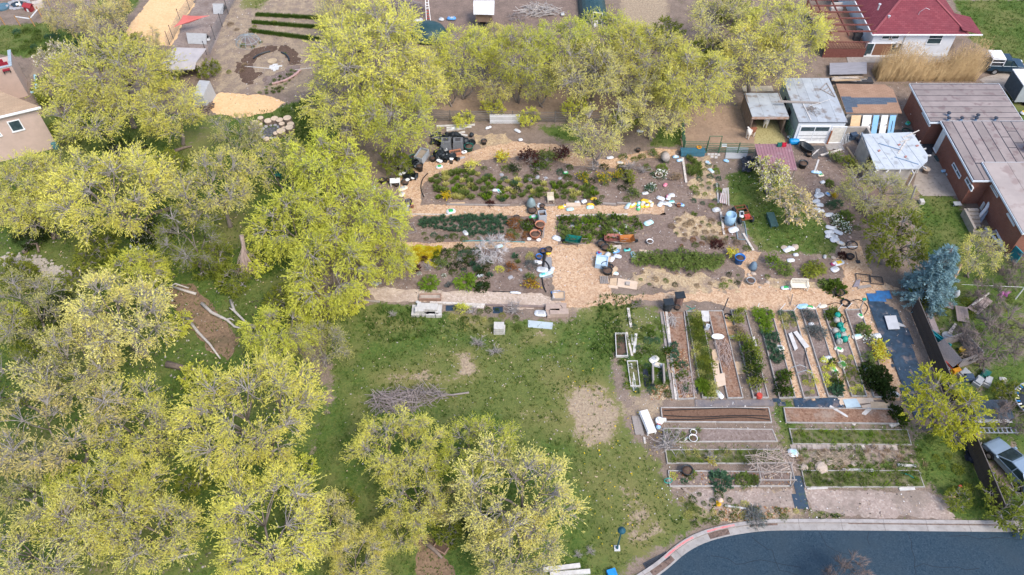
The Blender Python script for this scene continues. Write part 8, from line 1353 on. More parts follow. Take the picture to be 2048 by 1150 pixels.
one('white_bucket',MB().lathe([(.2,0),(.22,.5),(.18,.5),(.17,.3)],4),M('box_white',(.66,.7,.74)),'pale square jug standing in the weedy bed','jug',G(1414,658,.1),.4);one('basin',MB().lathe([(.2,0),(.42,.14),(.4,.17),(.1,.08)],12,sx=1.3,sy=.7),POTW,'white oval basin on the stems of the raised bed','basin',G(1435,675,.25))
for px,py,n in((1595,741,'pale hoop of pipe over the lower white board bed'),(1606,752,'second pale hoop of pipe over the white board bed')):one('hoop',MB().tube([(-.65,0,0),(-.6,0,.45),(0,.05,.75),(.6,0,.45),(.65,0,0)],.03,5),POTG,n,'hoop',G(px,py,.1))
STAKE=M('white_stake',(.7,.69,.67))
for i,(a,b)in enumerate((((1513,622),(1514,610)),((1557,623),(1566,611)),((1586,623),(1593,612)),((1629,620),(1636,611)),((1674,621),(1680,613)),((1690,621),(1698,610)))):p=G(*a);q=G(*b)-p;one('stake',MB().tube([(0,0,0),(q.x,q.y*.6,.6)],.035,5),STAKE,'white leaning stake at the head of a raised bed','stake',p,0,'white stakes at the bed heads')
p=G(1719,621);t=thing('standpipe','grey post with a green tap at the corner of the last bed','standpipe',p);obj('post',MB().tube([(0,0,0),(.25,.5,.9)],.05,6),WOODG,t);obj('tap',MB().box(.1,.4,.4,.6,.85,1.0),MATS['can_g'],t)
one('post',MB().tube([(0,0,0),(.3,.5,1.2)],.05,6),DKTRIM,'black leaning stake with a yellow band at the beds','post',G(1446,622));one('stake',MB().tube([(0,0,0),(.3,.9,.5)],.04,5),BARK,'dark stick standing in the long chip path','stake',G(1580,612))
p=G(1334,966);t=thing('hose_hanger','green hose wound on a small grey post at the trellis bed','hose hanger',p);obj('post',MB().box(-.06,.06,-.06,.06,0,.7),WOODG,t);obj('hose',MB().tube([(.28*math.cos(a),.1*math.sin(a)-.08,.55+.2*math.sin(a))for a in np.linspace(0,18.8,40)],.035,4),HG_,t)
p=G(1905,993);t=thing('signpost','leaning grey post with a small red top in the mown grass','post',p);obj('post',MB().tube([(0,0,0),(.35,.4,.75)],.07,6),WOODG,t);obj('cap',MB().box(.28,.48,.36,.5,.7,.82),MATS['red_plastic'],t);obj('base',MB().box(-.3,.2,-.12,.0,0,.06),WOODN,t)
p=G(1437,1008);t=thing('fire_hydrant','yellow fire hydrant with a pale bonnet on the verge','fire hydrant',p);YEL=M('hydrant_yellow',(.72,.42,.02),rough=.4);PNK=M('hydrant_bonnet',(.72,.52,.40),rough=.5)
obj('barrel',MB().lathe([(.2,0),(.2,.06),(.14,.07),(.14,.6),(.18,.62)],12),YEL,t);obj('bonnet',MB().lathe([(.19,.62),(.18,.7),(.1,.8),(.04,.82),(.04,.88)],12),PNK,t)
for a in(0,90,180):obj('outlet',MB().lathe([(.07,.1),(.07,.24),(.05,.26)],8,m=Matrix.Translation((0,0,.45))@Matrix.Rotation(R(a),4,'Z')@Matrix.Rotation(R(-90),4,'Y')@Matrix.Rotation(R(180),4,'X')),YEL,t)
p=G(1234,1097);t=thing('lamp_post','dark teal lamp post with a flat round hood on the lawn','lamp post',p);LT=M('lamp_teal',(.02,.09,.13),rough=.4)
obj('base',MB().box(-.2,.2,-.2,.2,0,.1),M('white_plinth',(.7,.7,.7)),t);obj('pole',MB().lathe([(.11,.1),(.09,.3),(.06,.5),(.05,2.95)],10),LT,t);obj('hood',MB().lathe([(.27,3.05),(.28,3.08),(.2,3.22),(.07,3.3),(.04,3.36)],16),LT,t,True);obj('globe',MB().lathe([(.08,2.8),(.14,2.92),(.14,3.04)],12),M('lamp_glass',(.6,.62,.6)),t)
one('utility_box',MB().box(-.3,.3,-.25,.25,0,.4),M('bright_blue',(.02,.25,.65)),'bright blue box at the kerb below the lamp post','box',G(1223,1149),.3)
one('green_chair',MB().box(-.3,.3,-.3,.3,.35,.42).box(-.3,.3,.25,.32,.42,.9).box(-.3,-.24,-.3,.3,0,.35).box(.24,.3,-.3,.3,0,.35),POTD,'dark green garden chair in the shaded glade','chair',G(557,355));one('shade_chair',MB().box(-.45,.45,-.35,.35,.3,.45).box(-.45,.45,.3,.4,.45,.9).box(-.4,.4,-.3,.3,0,.3),M('navy_seat',(.03,.06,.08)),'dark seat standing in the shade of the grove','seat',G(152,628),.6)
one('green_bench_form',MB().box(-.35,.35,-.9,.9,.3,.42).box(-.3,-.2,-.8,.8,0,.3).box(.2,.3,-.8,.8,0,.3),M('dark_green_bench',(.07,.14,.13)),'narrow green bench on the small lawn under the blossom','bench',G(1543,444),.05);one('grey_plank_bench',MB().box(-.22,.22,-.7,.7,.35,.42).box(-.18,.18,-.6,-.5,0,.35).box(-.18,.18,.5,.6,0,.35),WOODG,'grey plank seat under the white blossom tree','bench',G(1536,378),-.2)
GRN=M('green_pipe',(.07,.15,.08),(.05,.11,.07),5,rough=.5)
def railfence(name,label,pts,h,rows,mat,posts=2.4,r=.035,group=None,cat='fence'):
 a0=G(*pts[0]);t=thing(name,label,cat,a0,0,group);W=[G(*p)-a0 for p in pts]
 for i in range(len(W)-1):
  d=W[i+1]-W[i];n=max(1,round(d.length/posts))
  for k in range(rows):z=h*(k+.9)/rows;obj('rail',MB().tube([W[i]+Vector((0,0,z)),W[i+1]+Vector((0,0,z))],r,5),mat,t)
  for k in range(n+(i==len(W)-2)):p=W[i].lerp(W[i+1],k/n);obj('post',MB().tube([p,p+Vector((0,0,h+.12))],r*1.6,6),mat,t)
 return t
FB=M('fence_grey_brown',(.17,.155,.14),(.12,.11,.10),4)
railfence('rail_fence','long dark rail fence between garden and llama paddock',[(862,242),(940,243),(1110,245),(1290,247)],1.35,6,FB,2.6);railfence('rail_fence','far rail fence on the other side of the llama paddock',[(868,172),(1110,177),(1200,182)],1.2,3,WOODG,2.8,.03)
railfence('paddock_fence','green pipe panel on the west side of the llama yard',[(1362,256),(1366,298)],1.4,6,GRN,2.2);railfence('paddock_fence','green pipe panel behind the teal crate',[(1367,303),(1412,303)],1.3,6,GRN,2.4);railfence('paddock_fence','green pipe panel between the gate and the maroon shelter',[(1437,306),(1512,308)],1.3,6,GRN,2.2);railfence('paddock_fence','green pipe panel beside the garage wall',[(1578,285),(1563,242)],1.5,6,GRN,2.2)
p=G(1412,306);q=G(1436,306);t=thing('paddock_gate','tall green pipe gate with an arched top at the llama yard','gate',p);w=q.x-p.x;obj('frame',MB().tube([(0,0,0),(0,0,2.2),(w,0,2.2),(w,0,0)],.05,6),GRN,t)
for z in(.25,.5,.75,1.0,1.25):obj('bar',MB().tube([(.05,0,z),(w-.05,0,z)],.03,5),GRN,t)
flat('sign_board','small white board fixed to the green pipe panel','sign',[(1440,302),(1450,302),(1450,307),(1440,307)][::-1],POTW,.03,.9)
p=G(1384,309);t=thing('slatted_crate','teal slatted steel crate against the green pipe panel','crate',p);TE=M('teal_steel',(.04,.17,.24),(.06,.13,.17),5);obj('box',MB().box(-1.2,1.2,-.35,.35,0,.55),TE,t)
for k in range(8):obj('slat',MB().box(-1.25,1.25,-.4+k*.1,-.35+k*.1,.56,.62),TE,t)
one('orange_ring',MB().tube([(.2*math.cos(a),.2*math.sin(a),.0)for a in np.linspace(0,6.28,13)],.07,5),M('orange_plastic',(.7,.3,.02)),'orange ring on the end of the teal crate','ring',G(1399,291,.9)-Vector((0,0,.22)))
p=G(980,247);t=thing('picket_fence','white picket fence panel leaning on the dark rail fence','fence panel',p);pk=MB().box(0,.07,-.02,.0,0,1.2);p0=None
for k in range(28):
 if p0 is None:p0=obj('picket',pk,POTW,t);continue
 z=p0.copy();COL.objects.link(z);z.parent=t;z.location=(k*.115,0,rnd(-.02,.02))
for z in(.3,.9):obj('rail',MB().box(0,3.2,.005,.05,z,z+.08),POTW,t)
def skin_body(name,verts,edges,radii,mat,parent,sub=2):
 me=bpy.data.meshes.new(name);me.from_pydata(verts,edges,[]);o=bpy.data.objects.new(name,me);COL.objects.link(o);o.parent=parent;me.materials.append(mat)
 s=o.modifiers.new('skin','SKIN');lay=me.skin_vertices[0].data if me.skin_vertices else None
 if lay is None:o.data.skin_vertices.new()if hasattr(o.data.skin_vertices,'new')else None;lay=me.skin_vertices[0].data
 for i,r in enumerate(radii):lay[i].radius=(r,r)if not isinstance(r,tuple)else r
 lay[0].use_root=True;ss=o.modifiers.new('sub','SUBSURF');ss.levels=sub;ss.render_levels=sub;s.use_smooth_shade=True;return o
def llama_mat():
 m=bpy.data.materials.new('llama_coat');m.use_nodes=True;n=m.node_tree.nodes;l=m.node_tree.links;p=n['Principled BSDF'];p.inputs['Roughness'].default_value=.95
 tc=n.new('ShaderNodeTexCoord');sx=n.new('ShaderNodeSeparateXYZ');l.new(tc.outputs['Object'],sx.inputs[0]);nz=n.new('ShaderNodeTexNoise');nz.inputs['Scale'].default_value=4;l.new(tc.outputs['Object'],nz.inputs['Vector'])
 ad=n.new('ShaderNodeMath');ad.operation='MULTIPLY_ADD';ad.inputs[1].default_value=.5;l.new(nz.outputs[0],ad.inputs[0]);l.new(sx.outputs[0],ad.inputs[2]);mr=n.new('ShaderNodeMapRange');mr.inputs[1].default_value=.42;mr.inputs[2].default_value=.5;l.new(ad.outputs[0],mr.inputs[0])
 lg=n.new('ShaderNodeMapRange');lg.inputs[1].default_value=.62;lg.inputs[2].default_value=.7;l.new(sx.outputs[2],lg.inputs[0])
 mx=n.new('ShaderNodeMix');mx.data_type='RGBA';l.new(mr.outputs[0],mx.inputs[0]);mx.inputs[6].default_value=(.20,.07,.035,1);mx.inputs[7].default_value=(.78,.74,.68,1)
 m2=n.new('ShaderNodeMix');m2.data_type='RGBA';l.new(lg.outputs[0],m2.inputs[0]);m2.inputs[6].default_value=(.72,.67,.6,1);l.new(mx.outputs[2],m2.inputs[7]);l.new(m2.outputs[2],p.inputs['Base Color']);return m
LM=llama_mat();FACE=M('llama_face',(.06,.04,.035))
def llama(px,py,rz,label):
 p=G(px,py);t=thing('llama',label,'llama',p,rz)
 V=[(0,0,.95),(.38,0,.97),(-.4,0,.95),(.58,0,1.2),(.66,0,1.5),(.68,0,1.66),(.88,0,1.64)];E=[(0,1),(0,2),(1,3),(3,4),(4,5),(5,6)];Rr=[.30,.27,.28,.16,.12,.13,.07]
 for x,b in((.36,1),(-.42,2)):
  for y in(-.14,.14):
   i=len(V);k=.06 if b==2 else 0;V+=[(x,y,.62),(x-k,y,.34),(x+.02,y,.03)];E+=[(b,i),(i,i+1),(i+1,i+2)];Rr+=[.12,.065,.055]
 i=len(V);V+=[(-.68,0,1.0),(-.74,0,.8)];E+=[(2,i),(i,i+1)];Rr+=[.09,.06]
 skin_body('body',V,E,Rr,LM,t)
 for y in(-.08,.08):obj('ear',MB().lathe([(.04,0),(.045,.08),(.01,.2)],6,(.66,y,1.76)),FACE,t)
 obj('muzzle',MB().lathe([(.02,-.09),(.09,-.06),(.1,.02),(.06,.1)],8,m=Matrix.Translation((.9,0,1.64))@Matrix.Rotation(R(90),4,'Y')),FACE,t);obj('tail',MB().lathe([(.05,0),(.09,.12),(.03,.26)],7,(-.76,0,.72)),LM,t)
 for y in(-.085,.085):obj('eye',MB().lathe([(.01,-.02),(.025,0),(.01,.02)],6,(.8,y,1.7)),DKTRIM,t)
llama(1499,275,R(215),'brown and white llama standing on the bare paddock');llama(1530,252,R(250),'brown and white llama inside the animal shelter')
def drum_lying(px,py,rz,label,mat,r=.33,L=.95):p=G(px,py);return one('barrel',MB().lathe([(r*.9,0),(r,.1),(r,L-.1),(r*.9,L)],14,m=Matrix.Rotation(rz,4,'Z')@Matrix.Rotation(R(90),4,'Y')),mat,label,'barrel',(p.x,p.y,r),smooth=True)
drum_lying(1577,288,0,'bright blue barrel lying at the garage corner',M('barrel_blue',(.01,.27,.62),rough=.35));bag(1582,275,1.1,.7,10,('w','w'),'white plastic heap behind the bright blue barrel',z=.1);p=G(1610,302);o=one('bath_liner',MB().lathe([(.3,0),(.5,.12),(.58,.55),(.62,.58),(.5,.56),(.42,.2)],16,sx=.8,sy=1.5),POTK,'big black moulded tub upended beside the maroon roof','tub',(p.x,p.y,.1),.6,smooth=True);pot(1617,312,.4,.4,'black tub beside the upended moulded tub');p=G(1601,284);t=thing('white_chair','white plastic chair lying before the garage door','chair',p,.4);obj('seat',MB().box(-.3,.3,-.3,.3,.35,.4),POTW,t);obj('backrest',MB().box(-.3,.3,.26,.32,.4,.95),POTW,t)
for x in(-.26,.26):
 for y in(-.26,.26):obj('leg',MB().box(x-.03,x+.03,y-.03,y+.03,0,.35),POTW,t)
one('post',MB().box(-.06,.06,-.06,.06,0,1.7),M('rust_post',(.33,.12,.06)),'rust brown post between garage door and side door','post',G(1654,288));p=G(1688,283);t=thing('folding_chairs','tangle of white metal chair frames before the shingled shed','chair frames',p,.5)
for k in range(5):x=-.5+k*.22;obj('chair_frame',MB().tube([(x,-.3,0),(x,.2,.8),(x+.15,.2,.8),(x+.15,-.3,0),(x,-.3,0)],.025,4),[POTW,POTG][k%2],t)
one('dark_pile',MB().box(-.4,.4,-.3,.3,0,.5).box(-.2,.5,-.4,.1,.5,.8),M('dark_blue_scrap',(.05,.08,.13)),'dark scrap pile behind the white chair frames','scrap',G(1700,278),.3);p=G(1718,285);o=one('folded_chair',MB().box(-.05,.05,-.5,.5,0,1.0).box(.06,.1,-.45,.45,.1,.9),M('blue_grey_fold',(.2,.25,.33)),'folded dark chair leaning on the carport wall','chair',p,-.3);one('low_wall',MB().box(0,2.6,0,.2,0,1.0).box(2.4,2.6,-1.6,0,0,1.0),STU,'low stucco garden wall between garage and carport','wall',G(1682,270));one('small_table',MB().box(-.5,.5,-.35,.35,.7,.75).box(-.45,-.4,-.3,.3,0,.7).box(.4,.45,-.3,.3,0,.7),POTW,'white table against the brick wall','table',G(1826,238),-.4);bag(1815,248,.9,.6,50,('t','g'),'teal and green sack below the white table');pot(1831,253,.3,.8,'black bin against the brick wall');coil(1813,262,.4,3,'dark green hose coil behind the carport',M('dk_hose',(.03,.08,.07)))
for px,py,L in((1742,256,0),(1750,252,.3)):one('white_frame',MB().bar((-.6,0,.1),(.6,.1,.12),.1,.08).bar((-.6,.5,.1),(.6,.6,.12),.1,.08).bar((-.5,0,.1),(-.5,.5,.1),.08,.08).bar((.5,.1,.1),(.5,.6,.1),.08,.08),POTW,'white wooden frame on the dark yard behind the carport','frame',G(px,py,L),L,'white frames behind the carport')  # white wooden frames, open in the middle
p=G(1920,372);t=thing('wheeled_bin','grey bin with a teal square lid on the patio','bin',p,-.1);obj('body',MB().lathe([(.5,0),(.62,.4),(.55,.85)],6),M('bin_body',(.16,.19,.20)),t);obj('lid',MB().box(-.6,.6,-.45,.45,.87,.93),M('teal_lid',(.02,.25,.33),rough=.4),t)
for px,py,L,W,rot,c,lb in((1908,334,1.3,.9,60,('m','k'),'dark red cloth heap on the patio'),(1904,331,.7,.6,20,('w',),'white round tub lid on the dark red cloth'),(1914,343,.8,.6,20,('t','g'),'green plastic sack beside the red cloth'),(1904,343,.8,.5,0,('p','m'),'magenta cloth below the dark red heap'),(1888,344,.9,.5,10,('lb','w'),'blue and white sack on the patio edge'),(1895,350,.8,.6,70,('gr','w'),'grey sack in the patio row'),(1901,352,.7,.5,60,('gr','w'),'lilac grey sack in the patio row'),(1912,352,.8,.6,40,('b','w'),'blue sack at the end of the patio row'),(1908,355,.8,.6,10,('m','k'),'dark purple sack in the patio row'),(1890,330,.7,.5,70,('w','lb'),'pale blue sack beside the black box'),(1883,305,1.0,.7,10,('b','k'),'navy cloth sack by the side door'),(1897,307,.8,.7,30,('lb','t'),'turquoise basin sack by the side door')):bag(px,py,L,W,rot,c,lb,'bundles on the patio',.35)
one('black_crate',MB().box(-.5,.5,-.4,.4,0,.5),POTK,'black crate on the patio beside the carport','crate',G(1889,323),.1);one('dark_tray',MB().box(-.35,.35,-.4,.4,0,.15),M('tray_green',(.07,.1,.1)),'dark tray on the patio edge','tray',G(1877,318),.1);p=G(1850,345);t=thing('patio_table','round tan stump table beside the carport roof edge','table',p);obj('top',MB().lathe([(.35,.45),(.35,.5)],12),CUT,t);obj('stem',MB().lathe([(.28,0),(.25,.44)],10),LB,t)
one('vent_duct',MB().tube([(0,0,.3),(.6,.5,.9),(.9,.9,1.3)],.16,8),POTW,'thick white duct leaning on the brick wall','duct',G(1955,438));one('grey_plank',MB().bar((0,0,.1),(1.0,1.2,.9),.3,.06),M('slate_plank',(.25,.28,.33)),'slate grey plank leaning beside the white duct','board',G(1958,446));one('eave_trough',MB().bar((0,0,.25),(.9,-3.2,.25),.2,.14),POTW,'long white trough lying along the brick wall','trough',G(1968,460));one('teal_board',MB().box(-.06,.06,-.55,.55,0,1.5),M('teal_paint',(.03,.23,.30)),'teal board leaning on the brick house corner','board',G(2022,520),.3);one('side_table',MB().box(-.35,.35,-.25,.25,.3,.36).box(-.3,.3,-.03,.03,0,.3),GP,'small grey table beside the concrete steps','table',G(1912,412));one('white_block',MB().box(-.2,.2,-.25,.25,0,.35),BLK_,'small pale block on the lawn under the olive tree','block',G(1842,406));p=G(1800,462);o=one('pole',MB().tube([(0,0,0),(-.6,.2,5.6)],[.11,.08],7),WOODG,'tall grey leaning utility pole in the olive gold tree','pole',p)
def prof_solid(prof,w0,w1,mb=None,mat=0):
 n=len(prof);zmax=max(z for x,z in prof);zmin=min(z for x,z in prof);vs=[]
 for s in(-1,1):vs+=[(x,s*(w0+(w1-w0)*(z-zmin)/(zmax-zmin)),z)for x,z in prof]
 fs=[tuple(range(n))[::-1],tuple(range(n,2*n))]+[(i,(i+1)%n,n+(i+1)%n,n+i)for i in range(n)];mb=mb or MB();return mb.add(vs,fs)
def bev(o,w=.05,seg=3):b=o.modifiers.new('bevel','BEVEL');b.width=w;b.segments=seg;b.limit_method='ANGLE';b.angle_limit=R(30);return o
TYRE=M('tyre',(.015,.015,.016));RIM=M('rim',(.5,.51,.53),metal=.6,rough=.35)
def wheels(t,xs_,y,r=.33):
 for x in xs_:
  for s in(-1,1):
   m=Matrix.Translation((x,s*y,r))@Matrix.Rotation(R(90),4,'X');w=obj('wheel',MB().lathe([(r*.6,-.1),(r*.95,-.11),(r,-.06),(r,.06),(r*.95,.11),(r*.6,.1)],18,m=m),TYRE,t);obj('rim',MB().lathe([(r*.58,-.105),(r*.3,-.115),(r*.3,.115),(r*.58,.105)],12,m=m),RIM,w)
SIL=M('silver_paint',(.27,.35,.43),(.25,.33,.41),1,2,metal=.25,rough=.28,spec=.5);CGL=M('car_glass',(.02,.035,.04),(.03,.05,.05),2,2,rough=.06,spec=.7)
f0=G(1983,878,.8);b0_=G(2105,1010,.8);hd=math.atan2(f0.y-b0_.y,f0.x-b0_.x);dv=Vector((math.cos(hd),math.sin(hd),0));c0=f0-dv*2.3;c0.z=0
t=thing('parked_car','silver sedan car parked behind the dark board fence','car',c0,hd)
cb=prof_solid([(2.25,.32),(2.32,.5),(2.27,.66),(2.05,.76),(1.6,.85),(1.2,.9),(.9,.92),(-.3,.95),(-1.4,.96),(-2.1,.93),(-2.28,.8),(-2.32,.55),(-2.25,.32)],.90,.78);cb.v=[(x,y*(1-.16*max(0,(abs(x)-1.2)/1.1)**2),z)for x,y,z in cb.v];bd=obj('body',cb,SIL,t);bev(bd,.11,4)
cabin=obj('cabin',prof_solid([(1.15,.90),(.25,1.40),(-.9,1.43),(-1.75,.95)],.78,.56),CGL,t);bev(cabin,.05)
obj('roof_panel',prof_solid([(.22,1.385),(.0,1.445),(-.85,1.465),(-1.0,1.42)],.585,.55),SIL,t);
for s in(-1,1):obj('pillar',MB().bar((1.12,s*.775,.93),(.2,s*.6,1.41),.06,.06).bar((-1.72,s*.775,.96),(-.95,s*.59,1.43),.07,.06).bar((-.35,s*.79,.93),(-.4,s*.585,1.42),.06,.05),SIL,t);obj('headlight',MB().box(2.12,2.27,s*.62-.16,s*.62+.16,.6,.7),GLASS,t);obj('mirror',MB().box(.85,1.05,s*.9-.08,s*.9+.08,.93,1.05),SIL,t)
obj('dashboard',MB().box(.75,1.02,-.7,.7,.925,.96),M('dash_brown',(.34,.15,.07)),t);wheels(t,(1.4,-1.4),.78)
p0,p1=G(1962,146),G(2036,146);c0=(p0+p1)/2;L=(p1-p0).length;t=thing('pickup_truck','dark blue pickup truck with a white rack on its bed','pickup truck',c0+Vector((.35,.5,0)),-.05);NVY=M('navy_paint',(.02,.045,.075),(.022,.05,.08),1,2,metal=.2,rough=.25,spec=.5);h=L/2
bd=obj('body',prof_solid([(h,.45),(h+.05,.8),(h-.15,1.05),(h-1.15,1.15),(-h,1.15),(-h,.45)],.92,.88),NVY,t);bev(bd,.07);cabn=obj('cabin',prof_solid([(h-1.05,1.1),(h-1.7,1.72),(-.35,1.75),(-.6,1.1)],.86,.68),CGL,t);bev(cabn,.05);obj('roof_panel',prof_solid([(h-1.68,1.72),(h-1.8,1.79),(-.3,1.81),(-.33,1.74)],.70,.66),NVY,t)
for s in(-1,1):obj('pillar',MB().bar((h-1.07,s*.86,1.15),(h-1.72,s*.7,1.75),.07,.07).bar((-.58,s*.86,1.15),(-.36,s*.7,1.76),.09,.07).bar((.35,s*.865,1.15),(.35,s*.69,1.76),.09,.05),NVY,t);obj('headlight',MB().box(h-.05,h+.06,s*.65-.16,s*.65+.16,.78,.94),POTW,t)
rk=MB()
for x in(-h+.1,-h+1.5):
 for s in(-.86,.86):rk.bar((x,s,1.15),(x,s,2.0),.07,.07)
 rk.bar((x,-.86,2.0),(x,.86,2.0),.09,.09)
for s in(-.86,.86):rk.bar((-h+.1,s,2.0),(-h+1.5,s,2.0),.09,.09).bar((-h+.1,s,1.6),(-h+1.5,s,1.6),.06,.06)
obj('rack',rk,POTW,t);obj('rack_sheet',MB().box(-h+.15,-h+1.45,-.8,.8,2.06,2.09),POTW,t);obj('bed_floor',MB().box(-h+.1,-.65,-.8,.8,1.152,1.17),DKTRIM,t);wheels(t,(h-.95,-h+.95),.84,.38)
p=G(2030,215);t=thing('box_trailer','white topped grey box trailer beside the brick house','trailer',p);obj('body',MB().box(-.2,3.6,.3,3.2,.5,2.6),M('trailer_side',(.36,.40,.42),(.3,.33,.35),1,rough=.4),t);obj('roof',MB().box(-.25,3.65,.25,3.25,2.6,2.7),WHITEP,t);obj('front_panel',MB().box(-.22,-.2,.35,3.15,.55,2.55),M('trailer_dark',(.07,.1,.12)),t);wheels(t,(1.4,),0,.35)if 0 else obj('axle',MB().box(1,1.8,.25,3.25,.1,.5),TYRE,t);bag(2046,228,1.0,.8,30,('w','y'),'white bundle beside the box trailer',H=.4)
def pal(name,label,cat,px,rz,L,W,n,mat,z=.1,tilt=0,group=None):
 p=G(*px);t=thing(name,label,cat,p,rz,group);t.rotation_euler=(tilt,0,rz);s0=None
 for k in range(n):
  if s0 is None:s0=obj('slat',MB().box(-L/2,L/2,-.045,.045,z,z+.03),mat,t);s0.location=(0,-W/2,0);continue
  q=s0.copy();COL.objects.link(q);q.parent=t;q.location=(0,-W/2+W*k/(n-1),0)
 for x in(-L/2+.1,L/2-.16):obj('runner',MB().box(x,x+.07,-W/2-.05,W/2+.05,z-.09,z-.005),mat,t)
 return t
PUR=M('purple_grey_wood',(.38,.31,.30),(.27,.21,.20),3,6);pal('pallet','pale slatted frame with gaps standing in the side yard','pallet',(1921,633),R(-14),1.0,1.6,13,PUR,.35);pal('pallet','long slatted panel lying toward the clothes line','pallet',(1958,612),R(38),2.4,.9,9,PUR,.2);pal('pallet','small pinkish pallet near the spruce','pallet',(1898,611),R(-25),.8,.7,6,PUR,.1);flat('board','long pale board on the slatted panel','board',[(1940,614),(1974,590),(1976,592),(1942,617)][::-1],WOODP,.06,.3);flat('board','pair of pale slabs with dark rails below the slatted frame','board',[(1893,668),(1908,648),(1912,652),(1900,672)][::-1],M('pale_slab',(.5,.44,.4)),.08,.1);one('round_stone',MB().lathe([(.45,0),(.45,.12),(.2,.14)],14),GP,'round grey disc stone below the slabs in the side yard','stone',G(1894,673));tub('teal_tube_box','long teal rolled tarp leaning behind the fence','tarp roll',1878,682,1.9,.35,.4,-55,M('teal_roll',(.02,.33,.38)),MATS['teal_roll']);beam_on('board','long pinkish board behind the dark fence','board',(1852,618),(1872,668),0,.5,.2,PUR)
for px,py,lb,m in((1887,708,'white storage box behind the dark fence',POTW),(1893,725,'second white storage box behind the dark fence',POTW),(1897,737,'red tub behind the dark fence',MATS['red_plastic']),(1903,743,'orange tub behind the dark fence',MATS['orange_plastic'])):one('storage_box',MB().box(-.3,.3,-.4,.4,0,.6).box(-.33,.33,-.43,.43,.6,.68),m,lb,'box',G(px,py),.35)
for i,(px,py,m,lb)in enumerate(((1925,750,POTG,'grey bundle of sheets below the playhouse'),(1933,758,MATS['dark_blue_scrap'],'dark bundle below the playhouse'),(1955,766,POTG,'grey boards heap above the dark canopy'),(1972,765,GP,'dark rounded heap above the dark canopy'),(1968,752,POTD,'green toy cart beside the dark canopy'))):one('yard_bundle',MB().box(-.5,.5,-.3,.3,0,.35).box(-.4,.3,-.25,.2,.35,.5),m,lb,'bundle',G(px,py),rnd(0,1))
one('canopy',MB().slab([(0,0,1.3),(2.9,0,1.3),(2.9,1.6,1.45),(0,1.6,1.45)],.05).box(.05,.12,.05,.12,0,1.25).box(2.78,2.85,.05,.12,0,1.25).box(.05,.12,1.45,1.52,0,1.35).box(2.78,2.85,1.45,1.52,0,1.35),M('dark_canopy',(.05,.075,.10),(.07,.09,.115),2),'dark blue grey canopy beside the trampoline','canopy',G(1938,855))
p=G(1949,870);o=crumple([(1948,832),(2012,832),(2012,856),(1948,856)],.75,POTW,'white_tarp','white tarp with a pink edge in front of the dark canopy','tarp',.12,.05);p=G(1950,872);t=thing('ladder','aluminium ladder lying along the white tarp','ladder',(p.x,p.y,.45),.0);AL=M('aluminium',(.55,.58,.62),metal=.5,rough=.4)
for y in(0,.42):obj('rail',MB().box(0,3.1,y-.03,y+.03,0,.08),AL,t)
for k in range(9):obj('rung',MB().box(.2+k*.34,.3+k*.34,.03,.39,.02,.07),AL,t)
p=G(2066,812);t=thing('trampoline','round black trampoline with a blue and white spring edge','trampoline',p);obj('mat',MB().lathe([(1.35,.7),(1.3,.71),(.1,.69)],24),POTK,t);obj('rim',MB().tube([(1.7*math.cos(a),1.7*math.sin(a),.74)for a in np.linspace(0,6.283,33)],.05,6,False),POTG,t)
sp1=MB().box(1.38,1.66,-.05,.05,.72,.78);s1=[obj('spring_cover',sp1,m,t)for m in(M('pad_blue',(.03,.25,.6)),POTW,M('pad_yellow',(.6,.6,.25)))]
for k in range(36):
 if k<3:s1[k].rotation_euler.z=k*6.283/36;continue
 q=s1[k%3].copy();COL.objects.link(q);q.parent=t;q.rotation_euler.z=k*6.283/36
for k in range(6):a=k*1.047;obj('leg',MB().tube([(1.68*math.cos(a),1.68*math.sin(a),0),(1.68*math.cos(a),1.68*math.sin(a),.72)],.04,5),POTG,t)
p=G(2031,598);t=thing('clothes_line','white clothes line pole with a line across the side yard','clothes line',p);obj('pole',MB().tube([(0,0,0),(.0,0,1.9)],.06,6),POTW,t);obj('line',MB().tube([(-5.2,.4,1.5),(0,0,1.6),(2,0,1.6)],.015,4),POTW,t)
a,b=G(2001,584,1.5),G(2023,584,1.5);mb=MB();vs=[]
for i in range(9):
 for j in range(5):u_=i/8;vs.append(((b.x-a.x)*u_,.06*math.sin(i*1.9)*j,-.18*j*(1-.3*u_)))
mb.add(vs,[(i*5+j,i*5+j+1,(i+1)*5+j+1,(i+1)*5+j)for i in range(8)for j in range(4)]);one('pink_cloth',mb,M('pink_cloth',(.50,.17,.40),(.42,.13,.33),4),'pink cloth hanging on the clothes line','cloth',(a.x,a.y,1.56))
one('garden_gnome',MB().lathe([(.2,0),(.25,.3),(.2,.45),(.16,.6),(.02,.8)],10),POTW,'small white garden ornament behind the spruce','ornament',G(1911,592));one('dark_log',MB().tube([(0,0,.3),(.8,1.2,1.2)],.12,6),WOODN,'brown post leaning behind the blue spruce','post',G(1903,567))
p=G(37,9);po=sheet('pond',[(18,8),(28,3),(45,3),(52,8),(46,13),(28,14)],.03,M('pond_water',(.015,.025,.03),rough=.08,spec=.6),.05)
for k in range(16):a=6.283*k/16;stone(0,0,.3,'','',1,po,loc=(p.x+1.25*math.cos(a),p.y+1.0*math.sin(a),.03))
